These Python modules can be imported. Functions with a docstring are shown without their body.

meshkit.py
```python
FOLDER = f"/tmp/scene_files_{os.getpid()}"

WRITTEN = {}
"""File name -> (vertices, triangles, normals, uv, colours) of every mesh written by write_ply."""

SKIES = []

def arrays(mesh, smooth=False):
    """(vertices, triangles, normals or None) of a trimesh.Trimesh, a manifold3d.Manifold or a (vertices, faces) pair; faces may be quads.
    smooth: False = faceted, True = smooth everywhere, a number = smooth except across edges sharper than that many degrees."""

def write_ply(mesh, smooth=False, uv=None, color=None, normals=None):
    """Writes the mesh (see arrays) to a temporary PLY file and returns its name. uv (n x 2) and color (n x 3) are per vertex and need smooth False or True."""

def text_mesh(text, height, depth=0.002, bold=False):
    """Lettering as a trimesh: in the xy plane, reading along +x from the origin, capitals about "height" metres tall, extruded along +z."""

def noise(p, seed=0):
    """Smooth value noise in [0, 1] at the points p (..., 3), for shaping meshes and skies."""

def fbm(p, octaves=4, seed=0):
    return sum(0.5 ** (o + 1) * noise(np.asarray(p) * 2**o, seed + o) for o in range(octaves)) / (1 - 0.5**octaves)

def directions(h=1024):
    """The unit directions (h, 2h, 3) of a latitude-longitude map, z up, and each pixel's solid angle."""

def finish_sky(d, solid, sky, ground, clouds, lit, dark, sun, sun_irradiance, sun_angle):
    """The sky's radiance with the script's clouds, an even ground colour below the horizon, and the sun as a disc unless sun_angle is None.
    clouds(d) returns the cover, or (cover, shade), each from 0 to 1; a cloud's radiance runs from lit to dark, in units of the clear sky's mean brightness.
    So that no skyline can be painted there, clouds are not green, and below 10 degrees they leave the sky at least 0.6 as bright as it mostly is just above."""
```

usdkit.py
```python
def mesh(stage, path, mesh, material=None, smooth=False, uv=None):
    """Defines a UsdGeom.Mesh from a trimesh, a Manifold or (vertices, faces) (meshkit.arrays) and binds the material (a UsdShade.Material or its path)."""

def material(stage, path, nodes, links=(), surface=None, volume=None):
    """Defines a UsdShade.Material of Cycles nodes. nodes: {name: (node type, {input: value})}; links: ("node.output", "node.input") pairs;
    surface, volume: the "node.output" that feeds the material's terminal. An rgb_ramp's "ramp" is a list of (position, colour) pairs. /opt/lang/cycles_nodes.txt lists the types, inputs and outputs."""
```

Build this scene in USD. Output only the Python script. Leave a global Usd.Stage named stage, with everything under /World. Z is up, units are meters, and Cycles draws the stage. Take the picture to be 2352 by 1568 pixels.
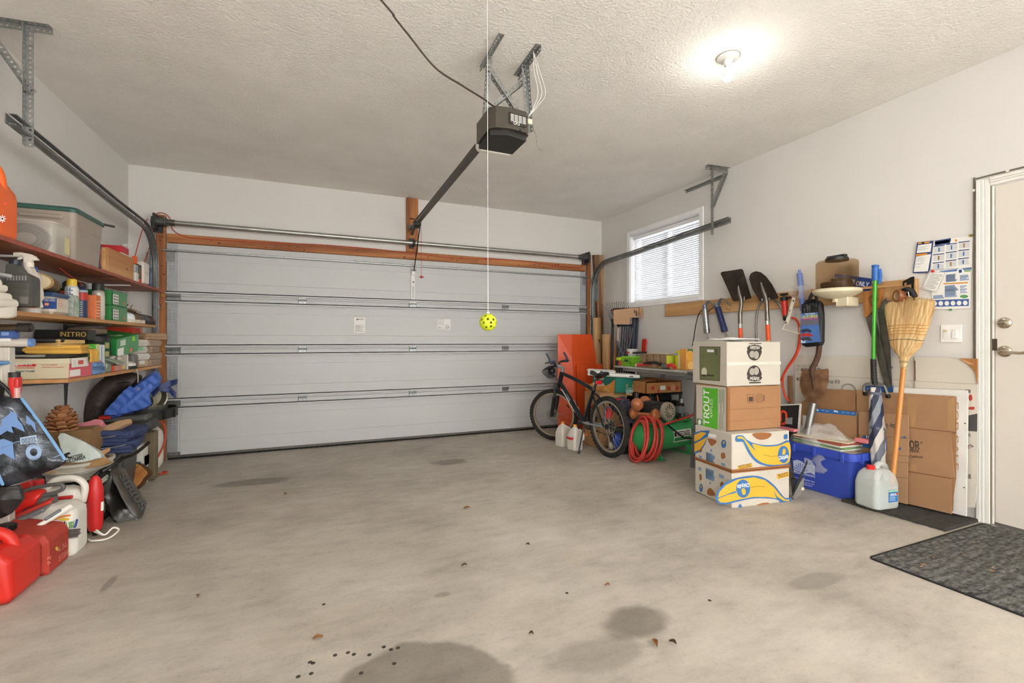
import math,random,numpy as np,trimesh,usdkit,meshkit
from pxr import Usd,UsdGeom,UsdLux,UsdShade,Gf,Sdf,Vt
from shapely.geometry import Polygon,Point,LineString,box as sbox
from shapely.ops import unary_union

stage = Usd.Stage.CreateInMemory()
UsdGeom.SetStageUpAxis(stage,UsdGeom.Tokens.z); UsdGeom.SetStageMetersPerUnit(stage,1.0)
stage.SetDefaultPrim(UsdGeom.Xform.Define(stage,'/World').GetPrim())
UsdGeom.Scope.Define(stage,'/World/Looks')

# ---- camera, sky, exposure ----
FPX,YAW,CAMZ = 1056.4,math.radians(23.134),1.184
cam = UsdGeom.Camera.Define(stage,'/World/camera')
cam.CreateHorizontalApertureAttr(36.0); cam.CreateVerticalApertureAttr(24.0)
cam.CreateFocalLengthAttr(36.0*FPX/2352); cam.CreateClippingRangeAttr(Gf.Vec2f(0.02,100))
xo = UsdGeom.Xformable(cam); xo.AddTranslateOp().Set(Gf.Vec3d(0,0,CAMZ))
xo.AddRotateZOp().Set(-math.degrees(YAW)); xo.AddRotateXOp().Set(90.0)
cam.CreateExposureAttr(0.5)
dome = UsdLux.DomeLight.Define(stage,'/World/sky'); dome.CreateIntensityAttr(2.3); dome.CreateColorAttr(Gf.Vec3f(.98,.99,1.0))
BULB = 230.0          # radiance of the ceiling bulbs

XL,XR,YD,ZC =-1.68,3.80,5.60,2.914      # left wall, right wall, door wall, ceiling
def zf(y): return .0155*(YD-y)              # the slab falls towards the garage door

# ---- small helpers ----
_c,_s = math.cos(YAW),math.sin(YAW)
def at(u,v,pl):
    'the point of the plane pl (x3.8, y5.6, z0, or f: the floor) that the photograph shows at u, v'
    k =(u-1176)/FPX; d = np.array([_s+k*_c,_c-k*_s,(783.4-v)/FPX]); o = np.array([0,0,CAMZ])
    if pl=='f': return o+d*(.0155*YD-CAMZ)/(d[2]+.0155*d[1])
    i = 'xyz'.index(pl[0]); return o+d*(float(pl[1:])-o[i])/d[i]
A3 = lambda*p: np.array(p,float)
cat = lambda*ms: trimesh.util.concatenate([m for x in ms for m in(x if isinstance(x,(list,tuple))else[x])])
def tf(m,M): m = m.copy(); m.apply_transform(M); return m
def mv(m,x=0,y=0,z=0): m = m.copy(); m.apply_translation((x,y,z)); return m
def Rm(deg,ax='z'):
    return trimesh.transformations.rotation_matrix(math.radians(deg),{'x':(1,0,0),'y':(0,1,0),'z':(0,0,1)}[ax]if isinstance(ax,str)else ax)
def rot(m,deg,ax='z'): return tf(m,Rm(deg,ax))
def fr(o,x,y):
    'a frame at o whose x and y axes run along x and y'
    x = np.array(x,float); x/=np.linalg.norm(x); y = np.array(y,float); y-=x*(x@y); y/=np.linalg.norm(y)
    M = np.eye(4); M[:3,0],M[:3,1],M[:3,2],M[:3,3]= x,y,np.cross(x,y),o; return M
def B(x0,x1,y0,y1,z0,z1,r=0.0):
    'a box by its bounds, its edges chamfered by r'
    if r<=0:
        return mv(trimesh.creation.box((x1-x0,y1-y0,z1-z0)),(x0+x1)/2,(y0+y1)/2,(z0+z1)/2)
    h = A3(x1-x0,y1-y0,z1-z0)/2; r = min(r,h.min()*.98); P =[]
    for sx in(-1,1):
        for sy in(-1,1):
            for sz in(-1,1):
                s = A3(sx,sy,sz)
                for k in range(3):
                    q = h-r; q[k]= h[k]; P.append(s*q)
    return mv(trimesh.convex.convex_hull(np.array(P)),(x0+x1)/2,(y0+y1)/2,(z0+z1)/2)
_CS = trimesh.creation.icosphere(2)
def RB(sx,sy,sz,r,c=(0,0,0),sub=None):
    'a box with rounded edges of radius r (number or three)'
    s = _CS if sub is None else trimesh.creation.icosphere(sub)
    v = s.vertices; h = A3(sx,sy,sz)/2; r = np.minimum(np.broadcast_to(np.array(r,float),3),h*.999)
    sg = np.where(np.abs(v)<1e-6,0,np.sign(v)); w = v*r+sg*(h-r)
    return trimesh.convex.convex_hull(w+np.array(c))
def C(r,h,c=(0,0,0),ax='z',n=24,r2=None):
    'a cylinder or cone frustum whose base centre is c, along ax'
    m = L([(0,0),(r,0),(r if r2 is None else r2,h),(0,h)],n)
    if not isinstance(ax,str): m = tf(m,trimesh.geometry.align_vectors((0,0,1),np.array(ax)/np.linalg.norm(ax)))
    elif ax=='x': m = rot(m,90,'y')
    elif ax=='y': m = rot(m,-90,'x')
    return mv(m,*c)
def L(prof,n=28):
    'a lathe about z; the profile runs from bottom to top'
    P = np.array(prof,float); a = np.linspace(0,2*np.pi,n,endpoint=False); k = len(P)
    V = np.stack([np.outer(np.cos(a),P[:,0]),np.outer(np.sin(a),P[:,0]),np.tile(P[:,1],(n,1))],-1).reshape(-1,3); F =[]
    for i in range(n):
        j =(i+1)%n
        for q in range(k-1):
            a0,a1,b0,b1 = i*k+q,i*k+q+1,j*k+q,j*k+q+1
            if P[q,0]>1e-9: F.append((a0,b0,b1 if P[q+1,0]>1e-9 else a1))
            if P[q+1,0]>1e-9 and P[q,0]>1e-9: F.append((a0,b1,a1))
            elif P[q+1,0]>1e-9: F.append((a0,b1,a1))
    m = trimesh.Trimesh(V,F,process=False); m.merge_vertices(); return m
def sp(pts,n=6,closed=False):
    'a smooth curve through the points'
    P = np.array(pts,float); N = len(P); out =[]
    g =(lambda i: P[i%N])if closed else(lambda i: P[min(max(i,0),N-1)])
    for i in range(N if closed else N-1):
        p0,p1,p2,p3 = g(i-1),g(i),g(i+1),g(i+2)
        for t in np.linspace(0,1,n,endpoint=False):
            out.append(.5*(2*p1+(p2-p0)*t+(2*p0-5*p1+4*p2-p3)*t*t+(3*p1-p0-3*p2+p3)*t**3))
    if not closed: out.append(P[-1])
    return np.array(out)
def sweep(pts,prof,closed=False,up=None,scale=None):
    'sweeps the closed profile (u, v) along the points; u lies across, v along up'
    P = np.array(pts,float); N = len(P); S = np.array(prof,float); k = len(S)
    T =(np.roll(P,-1,0)-np.roll(P,1,0))if closed else np.gradient(P,axis=0)
    T/=np.maximum(np.linalg.norm(T,axis=1,keepdims=True),1e-12); V =[]
    n = np.array(up,float)if up is not None else(A3(0,0,1)if abs(T[0][2])<.9 else A3(1,0,0))
    for i in range(N):
        if up is not None: n = np.array(up,float)
        n = n-T[i]*(n@T[i])
        if np.linalg.norm(n)<1e-6: n = np.cross(T[i],A3(.3,.5,.8))
        n/=np.linalg.norm(n); b = np.cross(T[i],n); q = 1 if scale is None else scale[i]
        V.append(P[i]+q*(np.outer(S[:,0],b)+np.outer(S[:,1],n)))
    V = np.vstack(V); F =[]
    for i in range(N if closed else N-1):
        j =(i+1)%N
        for q in range(k):
            w =(q+1)%k; F+=[(i*k+q,j*k+q,j*k+w),(i*k+q,j*k+w,i*k+w)]
    if not closed:
        c0,c1 = len(V),len(V)+1; V = np.vstack([V,V[:k].mean(0),V[-k:].mean(0)])
        for q in range(k):
            w =(q+1)%k; F+=[(c0,q,w),(c1,(N-1)*k+w,(N-1)*k+q)]
    m = trimesh.Trimesh(V,F,process=False); return m
def ring(r,n=8,ry=None): a = np.arange(n)*2*np.pi/n; return np.stack([r*np.cos(a),(ry or r)*np.sin(a)],1)
def tube(pts,r,n=8,closed=False,scale=None): return sweep(pts,ring(r,n),closed,scale=scale)
def rod(a,b,r,n=10): return tube([a,b],r,n)
def bar(a,b,w,t,up=(0,0,1)): return sweep([a,b],[(-w/2,-t/2),(w/2,-t/2),(w/2,t/2),(-w/2,t/2)],up=up)
def X(poly,h,M=None):
    'extrudes a polygon (points or shapely) by h along z, then puts it in frame M'
    g = poly if hasattr(poly,'geom_type')else Polygon(poly)
    m = cat([trimesh.creation.extrude_polygon(q,h,engine='earcut')for q in getattr(g,'geoms',[g])])
    return m if M is None else tf(m,M)
def rrect(w,h,r,c=(0,0)): return sbox(-w/2+r+c[0],-h/2+r+c[1],w/2-r+c[0],h/2-r+c[1]).buffer(r,quad_segs=4)
def grid(fn,nu,nv,t=0.0):
    'a surface fn(a, b) -> point for a, b in 0..1, given the thickness t'
    a,b = np.meshgrid(np.linspace(0,1,nu),np.linspace(0,1,nv),indexing='ij')
    V = np.array([fn(x,y)for x,y in zip(a.ravel(),b.ravel())],float)
    F =[];
    for i in range(nu-1):
        for j in range(nv-1):
            p = i*nv+j; F+=[(p,p+nv,p+nv+1),(p,p+nv+1,p+1)]
    m = trimesh.Trimesh(V,F,process=False)
    if t:
        n = m.vertex_normals; V2 = np.vstack([V+n*t/2,V-n*t/2]); k = len(V); F = np.array(F)
        E =[(i*nv,(i+1)*nv)for i in range(nu-1)]+[((nu-1)*nv+j,(nu-1)*nv+j+1)for j in range(nv-1)]
        E+=[((i+1)*nv+nv-1,i*nv+nv-1)for i in range(nu-1)]+[(j+1,j)for j in range(nv-1)]
        Q =[f for p,q in E for f in((p,p+k,q+k),(p,q+k,q))]
        m = trimesh.Trimesh(V2,np.vstack([F,F[:,::-1]+k,np.array(Q)]),process=False)
    return m
def wob(m,amp,freq,seed=0,oct=3):
    'displaces the vertices with noise'
    m = m.copy(); v = m.vertices
    d = np.stack([meshkit.fbm(v*freq+7.3*k,oct,seed+k)-.5 for k in range(3)],1); m.vertices = v+2*amp*d; return m
def cloth(w,d,folds=3,t=.012,amp=.008,seed=0):
    'a folded cloth w by d: layers with rounded fold edges'
    ms =[]
    for k in range(folds):
        r = RB(w*(1-.03*((k*7+seed)%3)),d*(1-.04*((k*5+seed)%3)),t*1.15,t*.55,(0,0,t*(k+.5)),3)
        r = r.subdivide().subdivide()if len(r.faces)<3000 else r
        ms.append(wob(r,amp*.7,14,seed+k))
    return cat(ms)
def txt(s,h,d=.0006,bold=False,w=None):
    'lettering centred on the origin, h tall, squeezed to the width w'
    m = meshkit.text_mesh(s,h,d,bold); b = m.bounds; m.apply_translation((-(b[0][0]+b[1][0])/2,-h/2,0))
    if w: m.apply_scale((w/(b[1][0]-b[0][0]),1,1))
    return m
def bool_(a,b,op='difference'):
    import manifold3d as mf
    g = lambda m: mf.Manifold(mf.Mesh(np.asarray(m.vertices,np.float32),np.asarray(m.faces,np.uint32)))
    a,b = a.copy(),b.copy(); a.merge_vertices(); b.merge_vertices()
    r =(g(a)-g(b))if op=='difference' else(g(a)+g(b)); q = r.to_mesh()
    return trimesh.Trimesh(q.vert_properties[:,:3],q.tri_verts,process=False)

# ---- things and parts ----
_used ={}
def numbered(path):
    n = _used.get(path,-1)+1; _used[path]= n
    return path if n==0 else f'{path}_{n:03d}'
def tag(p,**k):
    for a,b in k.items():
        if b: p.SetCustomDataByKey(a,b)
class T:
    'a thing (or part): its prim, to which parts are added'
    def __init__(s,path,M=None): s.path,s.M = path,M
    def p(s,name,mesh,mat,label=None,kind=None,smooth=35,world=False):
        path = numbered(s.path+'/'+name)
        if world: mesh = tf(mesh,np.linalg.inv(s.M))
        g = usdkit.mesh(stage,path,mesh,mat,smooth); tag(g.GetPrim(),label=label,kind=kind)
        return T(path,s.M)
    def w(s,name,mesh,mat,label=None,kind=None,smooth=35): return s.p(name,mesh,mat,label,kind,smooth,True)
def gm(M): return Gf.Matrix4d(*[float(x)for x in np.array(M).T.ravel()])
def thing(name,label,category,loc=(0,0,0),rz=0,group=None,M=None,kind=None):
    path = numbered('/World/'+name); x = UsdGeom.Xform.Define(stage,path)
    if M is None: M = trimesh.transformations.translation_matrix(loc)@Rm(rz)
    x.AddTransformOp().Set(gm(M)); tag(x.GetPrim(),label=label,category=category,group=group,kind=kind)
    return T(path,np.array(M))
def solo(name,label,category,mesh,mat,group=None,kind=None,smooth=35):
    path = numbered('/World/'+name); g = usdkit.mesh(stage,path,mesh,mat,smooth)
    tag(g.GetPrim(),label=label,category=category,group=group,kind=kind); return T(path,np.eye(4))
def dup(t,label,category,M,group=None):
    base = t.path
    path = numbered(base); x = UsdGeom.Xform.Define(stage,path); x.GetPrim().GetReferences().AddInternalReference(base)
    x.ClearXformOpOrder(); x.AddTransformOp(opSuffix='copy').Set(gm(M)); x.GetPrim().SetInstanceable(True)
    tag(x.GetPrim(),label=label,category=category,group=group); return T(path,np.array(M))

# ---- materials ----
_mats ={}
def lin(h):
    return tuple(((c/12.92)if c<=.04045 else((c+.055)/1.055)**2.4)for c in(int(h[i:i+2],16)/255 for i in(0,2,4)))
def sc(c,k): return tuple(min(1.0,x*k)for x in c)
def m(h,rough=.5,metal=0.0,v=.06,s=7.0,b=0.0,bs=90.0,coat=0.0,h2=None,st=None,lo=.35,hi=.65):
    'a surface of colour h, varied by noise (to h2, stretched by st) and bumped by b metres'
    key =('m',h,rough,metal,v,s,b,bs,coat,h2,st,lo,hi)
    if key in _mats: return _mats[key]
    c = lin(h); c2 = lin(h2)if h2 else sc(c,1+v); c1 = c if h2 else sc(c,1-v)
    N ={'t':('texture_coordinate',{}),'g':('mapping',{'scale': st or(1,1,1)}),'n':('noise_texture',{'scale': s,'detail': 3.0}),
         'r':('rgb_ramp',{'ramp':[(lo,c1),(hi,c2)]}),'p':('principled_bsdf',{'roughness': rough,'metallic': metal,'coat_weight': coat})}
    K =[('t.object','g.vector'),('g.vector','n.vector'),('n.fac','r.fac'),('r.color','p.base_color')]
    if b:
        N['n2']=('noise_texture',{'scale': bs,'detail': 3.0}); N['b']=('bump',{'strength': 1.0,'distance': b})
        K+=[('g.vector','n2.vector'),('n2.fac','b.height'),('b.normal','p.normal')]
    _mats[key]= usdkit.material(stage,f'/World/Looks/m{len(_mats)}',N,K,surface='p.BSDF'); return _mats[key]
def wood(h,h2,ax='y',s=22.0,rough=.55,b=.0004):
    st ={'x':(.07,1,1),'y':(1,.07,1),'z':(1,1,.07)}[ax]
    return m(h,rough,0,0,s,b,s*2,0,h2,st,.38,.66)
def see(h,op,rough=.15,metal=0.0,tint=(1,1,1)):
    'see-through plastic: op of it is the plastic, the rest lets the view pass'
    key =('see',h,op,rough,tint)
    if key not in _mats:
        _mats[key]= usdkit.material(stage,f'/World/Looks/m{len(_mats)}',{'a':('transparent_bsdf',{'color': tint}),'p':('principled_bsdf',{'base_color': lin(h),'roughness': rough,'metallic': metal}),
            'x':('mix_closure',{'fac': op})},[('a.BSDF','x.closure1'),('p.BSDF','x.closure2')],surface='x.closure')
    return _mats[key]
def emit(h,k):
    key =('e',h,k)
    if key not in _mats: _mats[key]= usdkit.material(stage,f'/World/Looks/m{len(_mats)}',{'e':('emission',{'color': lin(h),'strength': k})},[],surface='e.emission')
    return _mats[key]
def translucent(h,k=.5):
    key =('t',h,k)
    if key not in _mats:
        _mats[key]= usdkit.material(stage,f'/World/Looks/m{len(_mats)}',{'a':('principled_bsdf',{'base_color': lin(h),'roughness': .4}),'p':('translucent_bsdf',{'color': lin(h)}),
            'x':('mix_closure',{'fac': k})},[('a.BSDF','x.closure1'),('p.BSDF','x.closure2')],surface='x.closure')
    return _mats[key]
WHITE,BLACK,STEEL,DARK = m('E8E6E1',.5),m('161616',.45),m('B4B6B4',.38,.85,.1,30),m('2B2C2D',.5)
GALV = m('9EA09E',.42,.8,.14,45); PAPER = m('E9E6DF',.75,v=.02); RUBBER = m('232322',.75,v=.12,s=30,b=.0005); CHROME = m('D0CFCB',.16,1.0,.03)
CARD = m('A67E58',.85,v=.06,s=5,b=.0002,bs=240); CARDL = m('B98D63',.85,v=.05,s=5); INK = m('26231F',.7,v=.02)

# ================= the setting =================
WALL = m('DAD6D0',.8,v=.012,s=1.5,b=.0005,bs=25)
CEIL = m('EFEBE4',.85,v=.03,s=3.0,b=.005,bs=60)
TRIMW = m('E6E2DA',.45,v=.015,s=3)
BACK =-4.4
def concrete():
    spots =[  # x, y, radius along x, radius along y, darkness, noise
        ('wet',.30,1.44,.31,.30,.52,.20),('oil',1.175,1.505,.155,.12,.58,.35),('oil2',.93,1.39,.22,.10,.28,.5),('oil3',1.18,4.33,.2,.13,.5,.5),('oil4',-.45,4.35,.32,.12,.5,.5),('oil5',2.14,1.42,.2,.06,.28,.5),('scuff',-.894,2.734,.02,.10,.36,.3),('brown',.1,1.95,.3,.16,.12,.6),('brown2',-.45,3.9,.5,.25,.10,.6),('brown3',.85,1.72,.2,.1,.10,.6),('spot',.518,2.007,.04,.025,.34,.3)]
    N ={'t':('geometry',{}),'n1':('noise_texture',{'scale': 1.3,'detail': 6.0,'roughness': .62}),'r1':('rgb_ramp',{'ramp':[(.30,lin('A39B90')),(.52,lin('B9B1A5')),(.72,lin('C8C1B6'))]}),
         'g2':('mapping',{'scale':(1.0,2.6,1.0),'rotation':(0,0,.5)}),'n2':('noise_texture',{'scale': 5.0,'detail': 8.0,'roughness': .7}),'r2':('rgb_ramp',{'ramp':[(.3,(.74,.73,.72)),(.5,(.97,.97,.97)),(.7,(1.14,1.12,1.1))]}),
         'mx':('mix',{'mix_type': 'multiply','fac': .75}),'n3':('noise_texture',{'scale': 60.0,'detail': 4.0}),'r3':('rgb_ramp',{'ramp':[(.32,(.7,.7,.68)),(.42,(1,1,1))]}),'mx3':('mix',{'mix_type': 'multiply','fac': .35}),
         'p':('principled_bsdf',{'roughness': .62,'specular_ior_level': .35}),'b':('bump',{'strength': .6,'distance': .002}),'dn':('noise_texture',{'scale': 6.0,'detail': 5.0})}
    K =[('t.position','n1.vector'),('n1.fac','r1.fac'),('t.position','g2.vector'),('g2.vector','n2.vector'),('n2.fac','r2.fac'),('r1.color','mx.color1'),('r2.color','mx.color2'),
         ('t.position','n3.vector'),('n3.fac','r3.fac'),('mx.color','mx3.color1'),('r3.color','mx3.color2'),('n2.fac','b.height'),('b.normal','p.normal'),('t.position','dn.vector')]
    last = 'mx3.color'
    for k,x,y,rx,ry,dk,nz in spots:
        N.update({k+'g':('mapping',{'mapping_type': 'point','location':(-x/rx,-y/ry,0),'scale':(1/rx,1/ry,0)}),k+'d':('vector_math',{'math_type': 'length'}),
                  k+'a':('math',{'math_type': 'multiply_add','value2': 2*nz,'value3':-nz}),k+'s':('math',{'math_type': 'add'}),
                  k+'m':('map_range',{'range_type': 'smoothstep','from_min': .62 if k!='wet' else .88,'from_max': 1.1 if k!='wet' else 1.0,'to_min': dk,'to_max': 0.0}),
                  k+'x':('mix',{'mix_type': 'mix','color2': lin('4A4038')if 'brown' not in k else lin('6B5232')})})
        K+=[('t.position',k+'g.vector'),(k+'g.vector',k+'d.vector1'),('dn.fac',k+'a.value1'),(k+'d.value',k+'s.value1'),(k+'a.value',k+'s.value2'),(k+'s.value',k+'m.value'),
              (k+'m.result',k+'x.fac'),(last,k+'x.color1')]
        last = k+'x.color'
    K.append((last,'p.base_color'))
    return usdkit.material(stage,'/World/Looks/concrete',N,K,surface='p.BSDF')
def struct(name,mesh,mat,label=None):
    return solo(name,label,None,mesh,mat,kind='structure')
fl =[(XL-.2,BACK),(XR+.2,BACK),(XR+.2,YD+.2),(XL-.2,YD+.2)]
fm = trimesh.Trimesh([(x,y,zf(y))for x,y in fl]+[(x,y,zf(y)-.15)for x,y in fl],[(0,1,2),(0,2,3),(4,6,5),(4,7,6),(0,4,5),(0,5,1),(1,5,6),(1,6,2),(2,6,7),(2,7,3),(3,7,4),(3,4,0)],process=False)
FLOOR = struct('floor',fm,concrete(),'stained grey concrete garage floor')
struct('ceiling',B(XL-.2,XR+.2,BACK-.1,YD+.2,ZC,ZC+.1),CEIL,'textured off-white ceiling')
SW ={'l':(-4.0,-1.3),'r':(-4.2,-.8)}; SZ0,SZ1 = .45,2.5
def holed(x0,x1,ys,rest): return cat(B(x0,x1,BACK,ys[0],-.1,ZC),B(x0,x1,ys[0],ys[1],-.1,SZ0),B(x0,x1,ys[0],ys[1],SZ1,ZC),*rest)
struct('wall_left',holed(XL-.15,XL,SW['l'],[B(XL-.15,XL,SW['l'][1],YD+.15,-.1,ZC)]),WALL,'white left wall behind the shelves')
BX0,BX1,BZ0,BZ1 =-.6,2.7,.5,2.7
struct('wall_back',cat(B(XL-.15,BX0,BACK-.12,BACK,-.1,ZC),B(BX1,XR+.15,BACK-.12,BACK,-.1,ZC),B(BX0,BX1,BACK-.12,BACK,-.1,BZ0),B(BX0,BX1,BACK-.12,BACK,BZ1,ZC)),WALL,'white wall behind the camera')
w = thing('window_2','wide daylight window in the wall behind the viewpoint',None,(1.05,BACK,BZ0),kind='structure')
for x0,x1,z0,z1 in[(x-.03,x+.03,BZ0,BZ1)for x in np.linspace(BX0+.03,BX1-.03,4)]+[(BX0,BX1,BZ0,BZ0+.06),(BX0,BX1,BZ1-.06,BZ1)]: w.w('sash',B(x0,x1,BACK-.09,BACK-.03,z0,z1,.005),TRIMW)
struct('wall_front',cat(B(XL,XR,YD,YD+.15,2.165,ZC),B(XL,-1.365,YD,YD+.15,-.1,2.165),B(3.525,XR,YD,YD+.15,-.1,2.165)),WALL,'white wall around the garage door')
WY0,WY1,WZ0,WZ1 = 3.755,4.945,1.68,2.565
struct('wall_right',holed(XR,XR+.15,SW['r'],[B(XR,XR+.15,SW['r'][1],WY0,-.1,ZC),B(XR,XR+.15,WY1,YD+.15,-.1,ZC),B(XR,XR+.15,WY0,WY1,-.1,WZ0),B(XR,XR+.15,WY0,WY1,WZ1,ZC)]),WALL,'white right wall with window and door')

for k_,(nm,x,(ya,yb))in enumerate((('left',XL-.09,SW['l']),('right',XR+.09,SW['r']))):
    w = thing(f'window_{k_ + 3}',f'wide daylight window in the {nm} wall behind the viewpoint',None,(x,(ya+yb)/2,SZ0),kind='structure')
    for y0,y1,z0,z1 in[(y-.03,y+.03,SZ0,SZ1)for y in np.linspace(ya+.03,yb-.03,4)]+[(ya,yb,SZ0,SZ0+.06),(ya,yb,SZ1-.06,SZ1)]: w.w('sash',B(x-.03,x+.03,y0,y1,z0,z1,.005),TRIMW)
# ---- window with blind ----
w = thing('window_1','white framed window with closed blind in the right wall',None,(XR,(WY0+WY1)/2,WZ0),kind='structure')
WIN = m('EEEEEE',.4,v=.01)
for y0,y1,z0,z1 in((WY0-.058,WY0,WZ0-.058,WZ1+.058),(WY1,WY1+.058,WZ0-.058,WZ1+.058),(WY0,WY1,WZ1,WZ1+.058),(WY0,WY1,WZ0-.058,WZ0)):
    w.w('casing',B(XR-.014,XR,y0,y1,z0,z1,.004),WIN)
for y0,y1,z0,z1 in((WY0,WY0+.008,WZ0,WZ1),(WY1-.008,WY1,WZ0,WZ1),(WY0,WY1,WZ1-.008,WZ1),(WY0,WY1,WZ0,WZ0+.012)):
    w.w('reveal',B(XR-.002,XR+.15,y0,y1,z0,z1),WIN)
for y0,y1,z0,z1 in((WY0,WY0+.05,WZ0,WZ1),(WY1-.05,WY1,WZ0,WZ1),(WY0,WY1,WZ1-.05,WZ1),(WY0,WY1,WZ0,WZ0+.05),(4.325,4.375,WZ0,WZ1)):
    w.w('sash',B(XR+.115,XR+.145,y0,y1,z0,z1,.004),WIN)
pm = usdkit.material(stage,'/World/Looks/pane',{'f':('fresnel',{'IOR': 1.45}),'a':('transparent_bsdf',{}),'g':('glossy_bsdf',{'roughness': .02}),'x':('mix_closure',{})},[('f.fac','x.fac'),('a.BSDF','x.closure1'),('g.BSDF','x.closure2')],surface='x.closure')
w.w('pane',B(XR+.128,XR+.132,WY0+.04,WY1-.04,WZ0+.04,WZ1-.04),pm)
bl = thing('window_blind','white horizontal slat blind hanging in the window','blind',(XR+.06,(WY0+WY1)/2,WZ0))
SLAT = translucent('F0F1F4',.30)
b0,b1 = WY0+.02,WY1-.02
bl.w('headrail',B(XR+.035,XR+.085,b0,b1,WZ1-.055,WZ1-.010,.005),WIN); bl.w('bottom_rail',B(XR+.045,XR+.075,b0,b1,WZ0+.015,WZ0+.032,.005),WIN)
for k in range(33):
    zc = WZ0+.048+k*.0238
    pr =[(-.0005+.0,0)]
    a = np.linspace(-1,1,5); up =[(.0125*t,.002*(1-t*t))for t in a]; lo =[(x,y-.0007)for x,y in up[::-1]]
    S = X(up+lo,b1-b0); S = tf(S,fr((XR+.06,b1,zc),(math.cos(1.10),0,math.sin(1.10)),(-math.sin(1.10),0,math.cos(1.10))))
    bl.w('slat',S,SLAT)
for y in(b0+.12,b1-.12,):
    for dx in(-.008,.008): bl.w('ladder_cord',rod((XR+.06+dx,y,WZ0+.03),(XR+.06+dx,y,WZ1-.05),.0012,6),WIN)
bl.w('tilt_wand',rod((XR+.03,b1-.05,WZ1-.05),(XR+.03,b1-.055,WZ0+.35),.004),see('F2F2F2',.6))
bl.w('wand_tip',rod((XR+.03,b1-.055,WZ0+.35),(XR+.03,b1-.055,WZ0+.30),.006),WIN)

# ---- entry door in the right wall ----
d = thing('door_2','white painted entry door with lever handle and deadbolt',None,(XR,1.0,zf(1)),kind='structure')
DW = m('D9D1C5',.5,v=.015,s=3); zt = 2.135; zb = .075
def casing(y0,y1,z0,z1,vert):
    for k,(a,b,t)in enumerate(((0,.35,.020),(.35,.62,.016),(.62,1,.012))):
        if vert: d.w('casing',B(XR-t,XR,y1-(y1-y0)*b,y1-(y1-y0)*a,z0,z1,.003),TRIMW)
        else: d.w('casing',B(XR-t,XR,y0,y1,z1-(z1-z0)*b,z1-(z1-z0)*a,.003),TRIMW)
casing(1.438,1.500,zf(1.45),zt+.05,True); casing(.45,1.438,zt,zt+.05,False); casing(.388,.45,zf(.4),zt+.05,True)
d.w('jamb',B(XR-.006,XR+.0,1.428,1.438,zb,zt),m('9A8F80',.6)); d.w('weather_strip',B(XR-.010,XR,1.418,1.427,zb,zt-.005),m('F0ECE4',.5))
d.w('door_slab',B(XR-.008,XR+.0,.46,1.415,zb+.012,zt-.01,.003),DW)
d.w('threshold',B(XR-.045,XR,.45,1.437,zb-.022,zb-.002,.004),m('C9C8C5',.3,.8)); d.w('sweep',B(XR-.012,XR-.004,.46,1.415,zb+.002,zb+.014),m('5A5650',.6))
d.w('door_sill',B(XR-.03,XR,.45,1.437,zf(1.2)-.01,zb-.022),TRIMW)
d.w('strike_plate',B(XR-.012,XR-.004,1.405,1.426,1.13,1.20),m('6F675A',.35,.9))
NICK = m('B9AE9C',.22,.95,.05)
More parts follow.
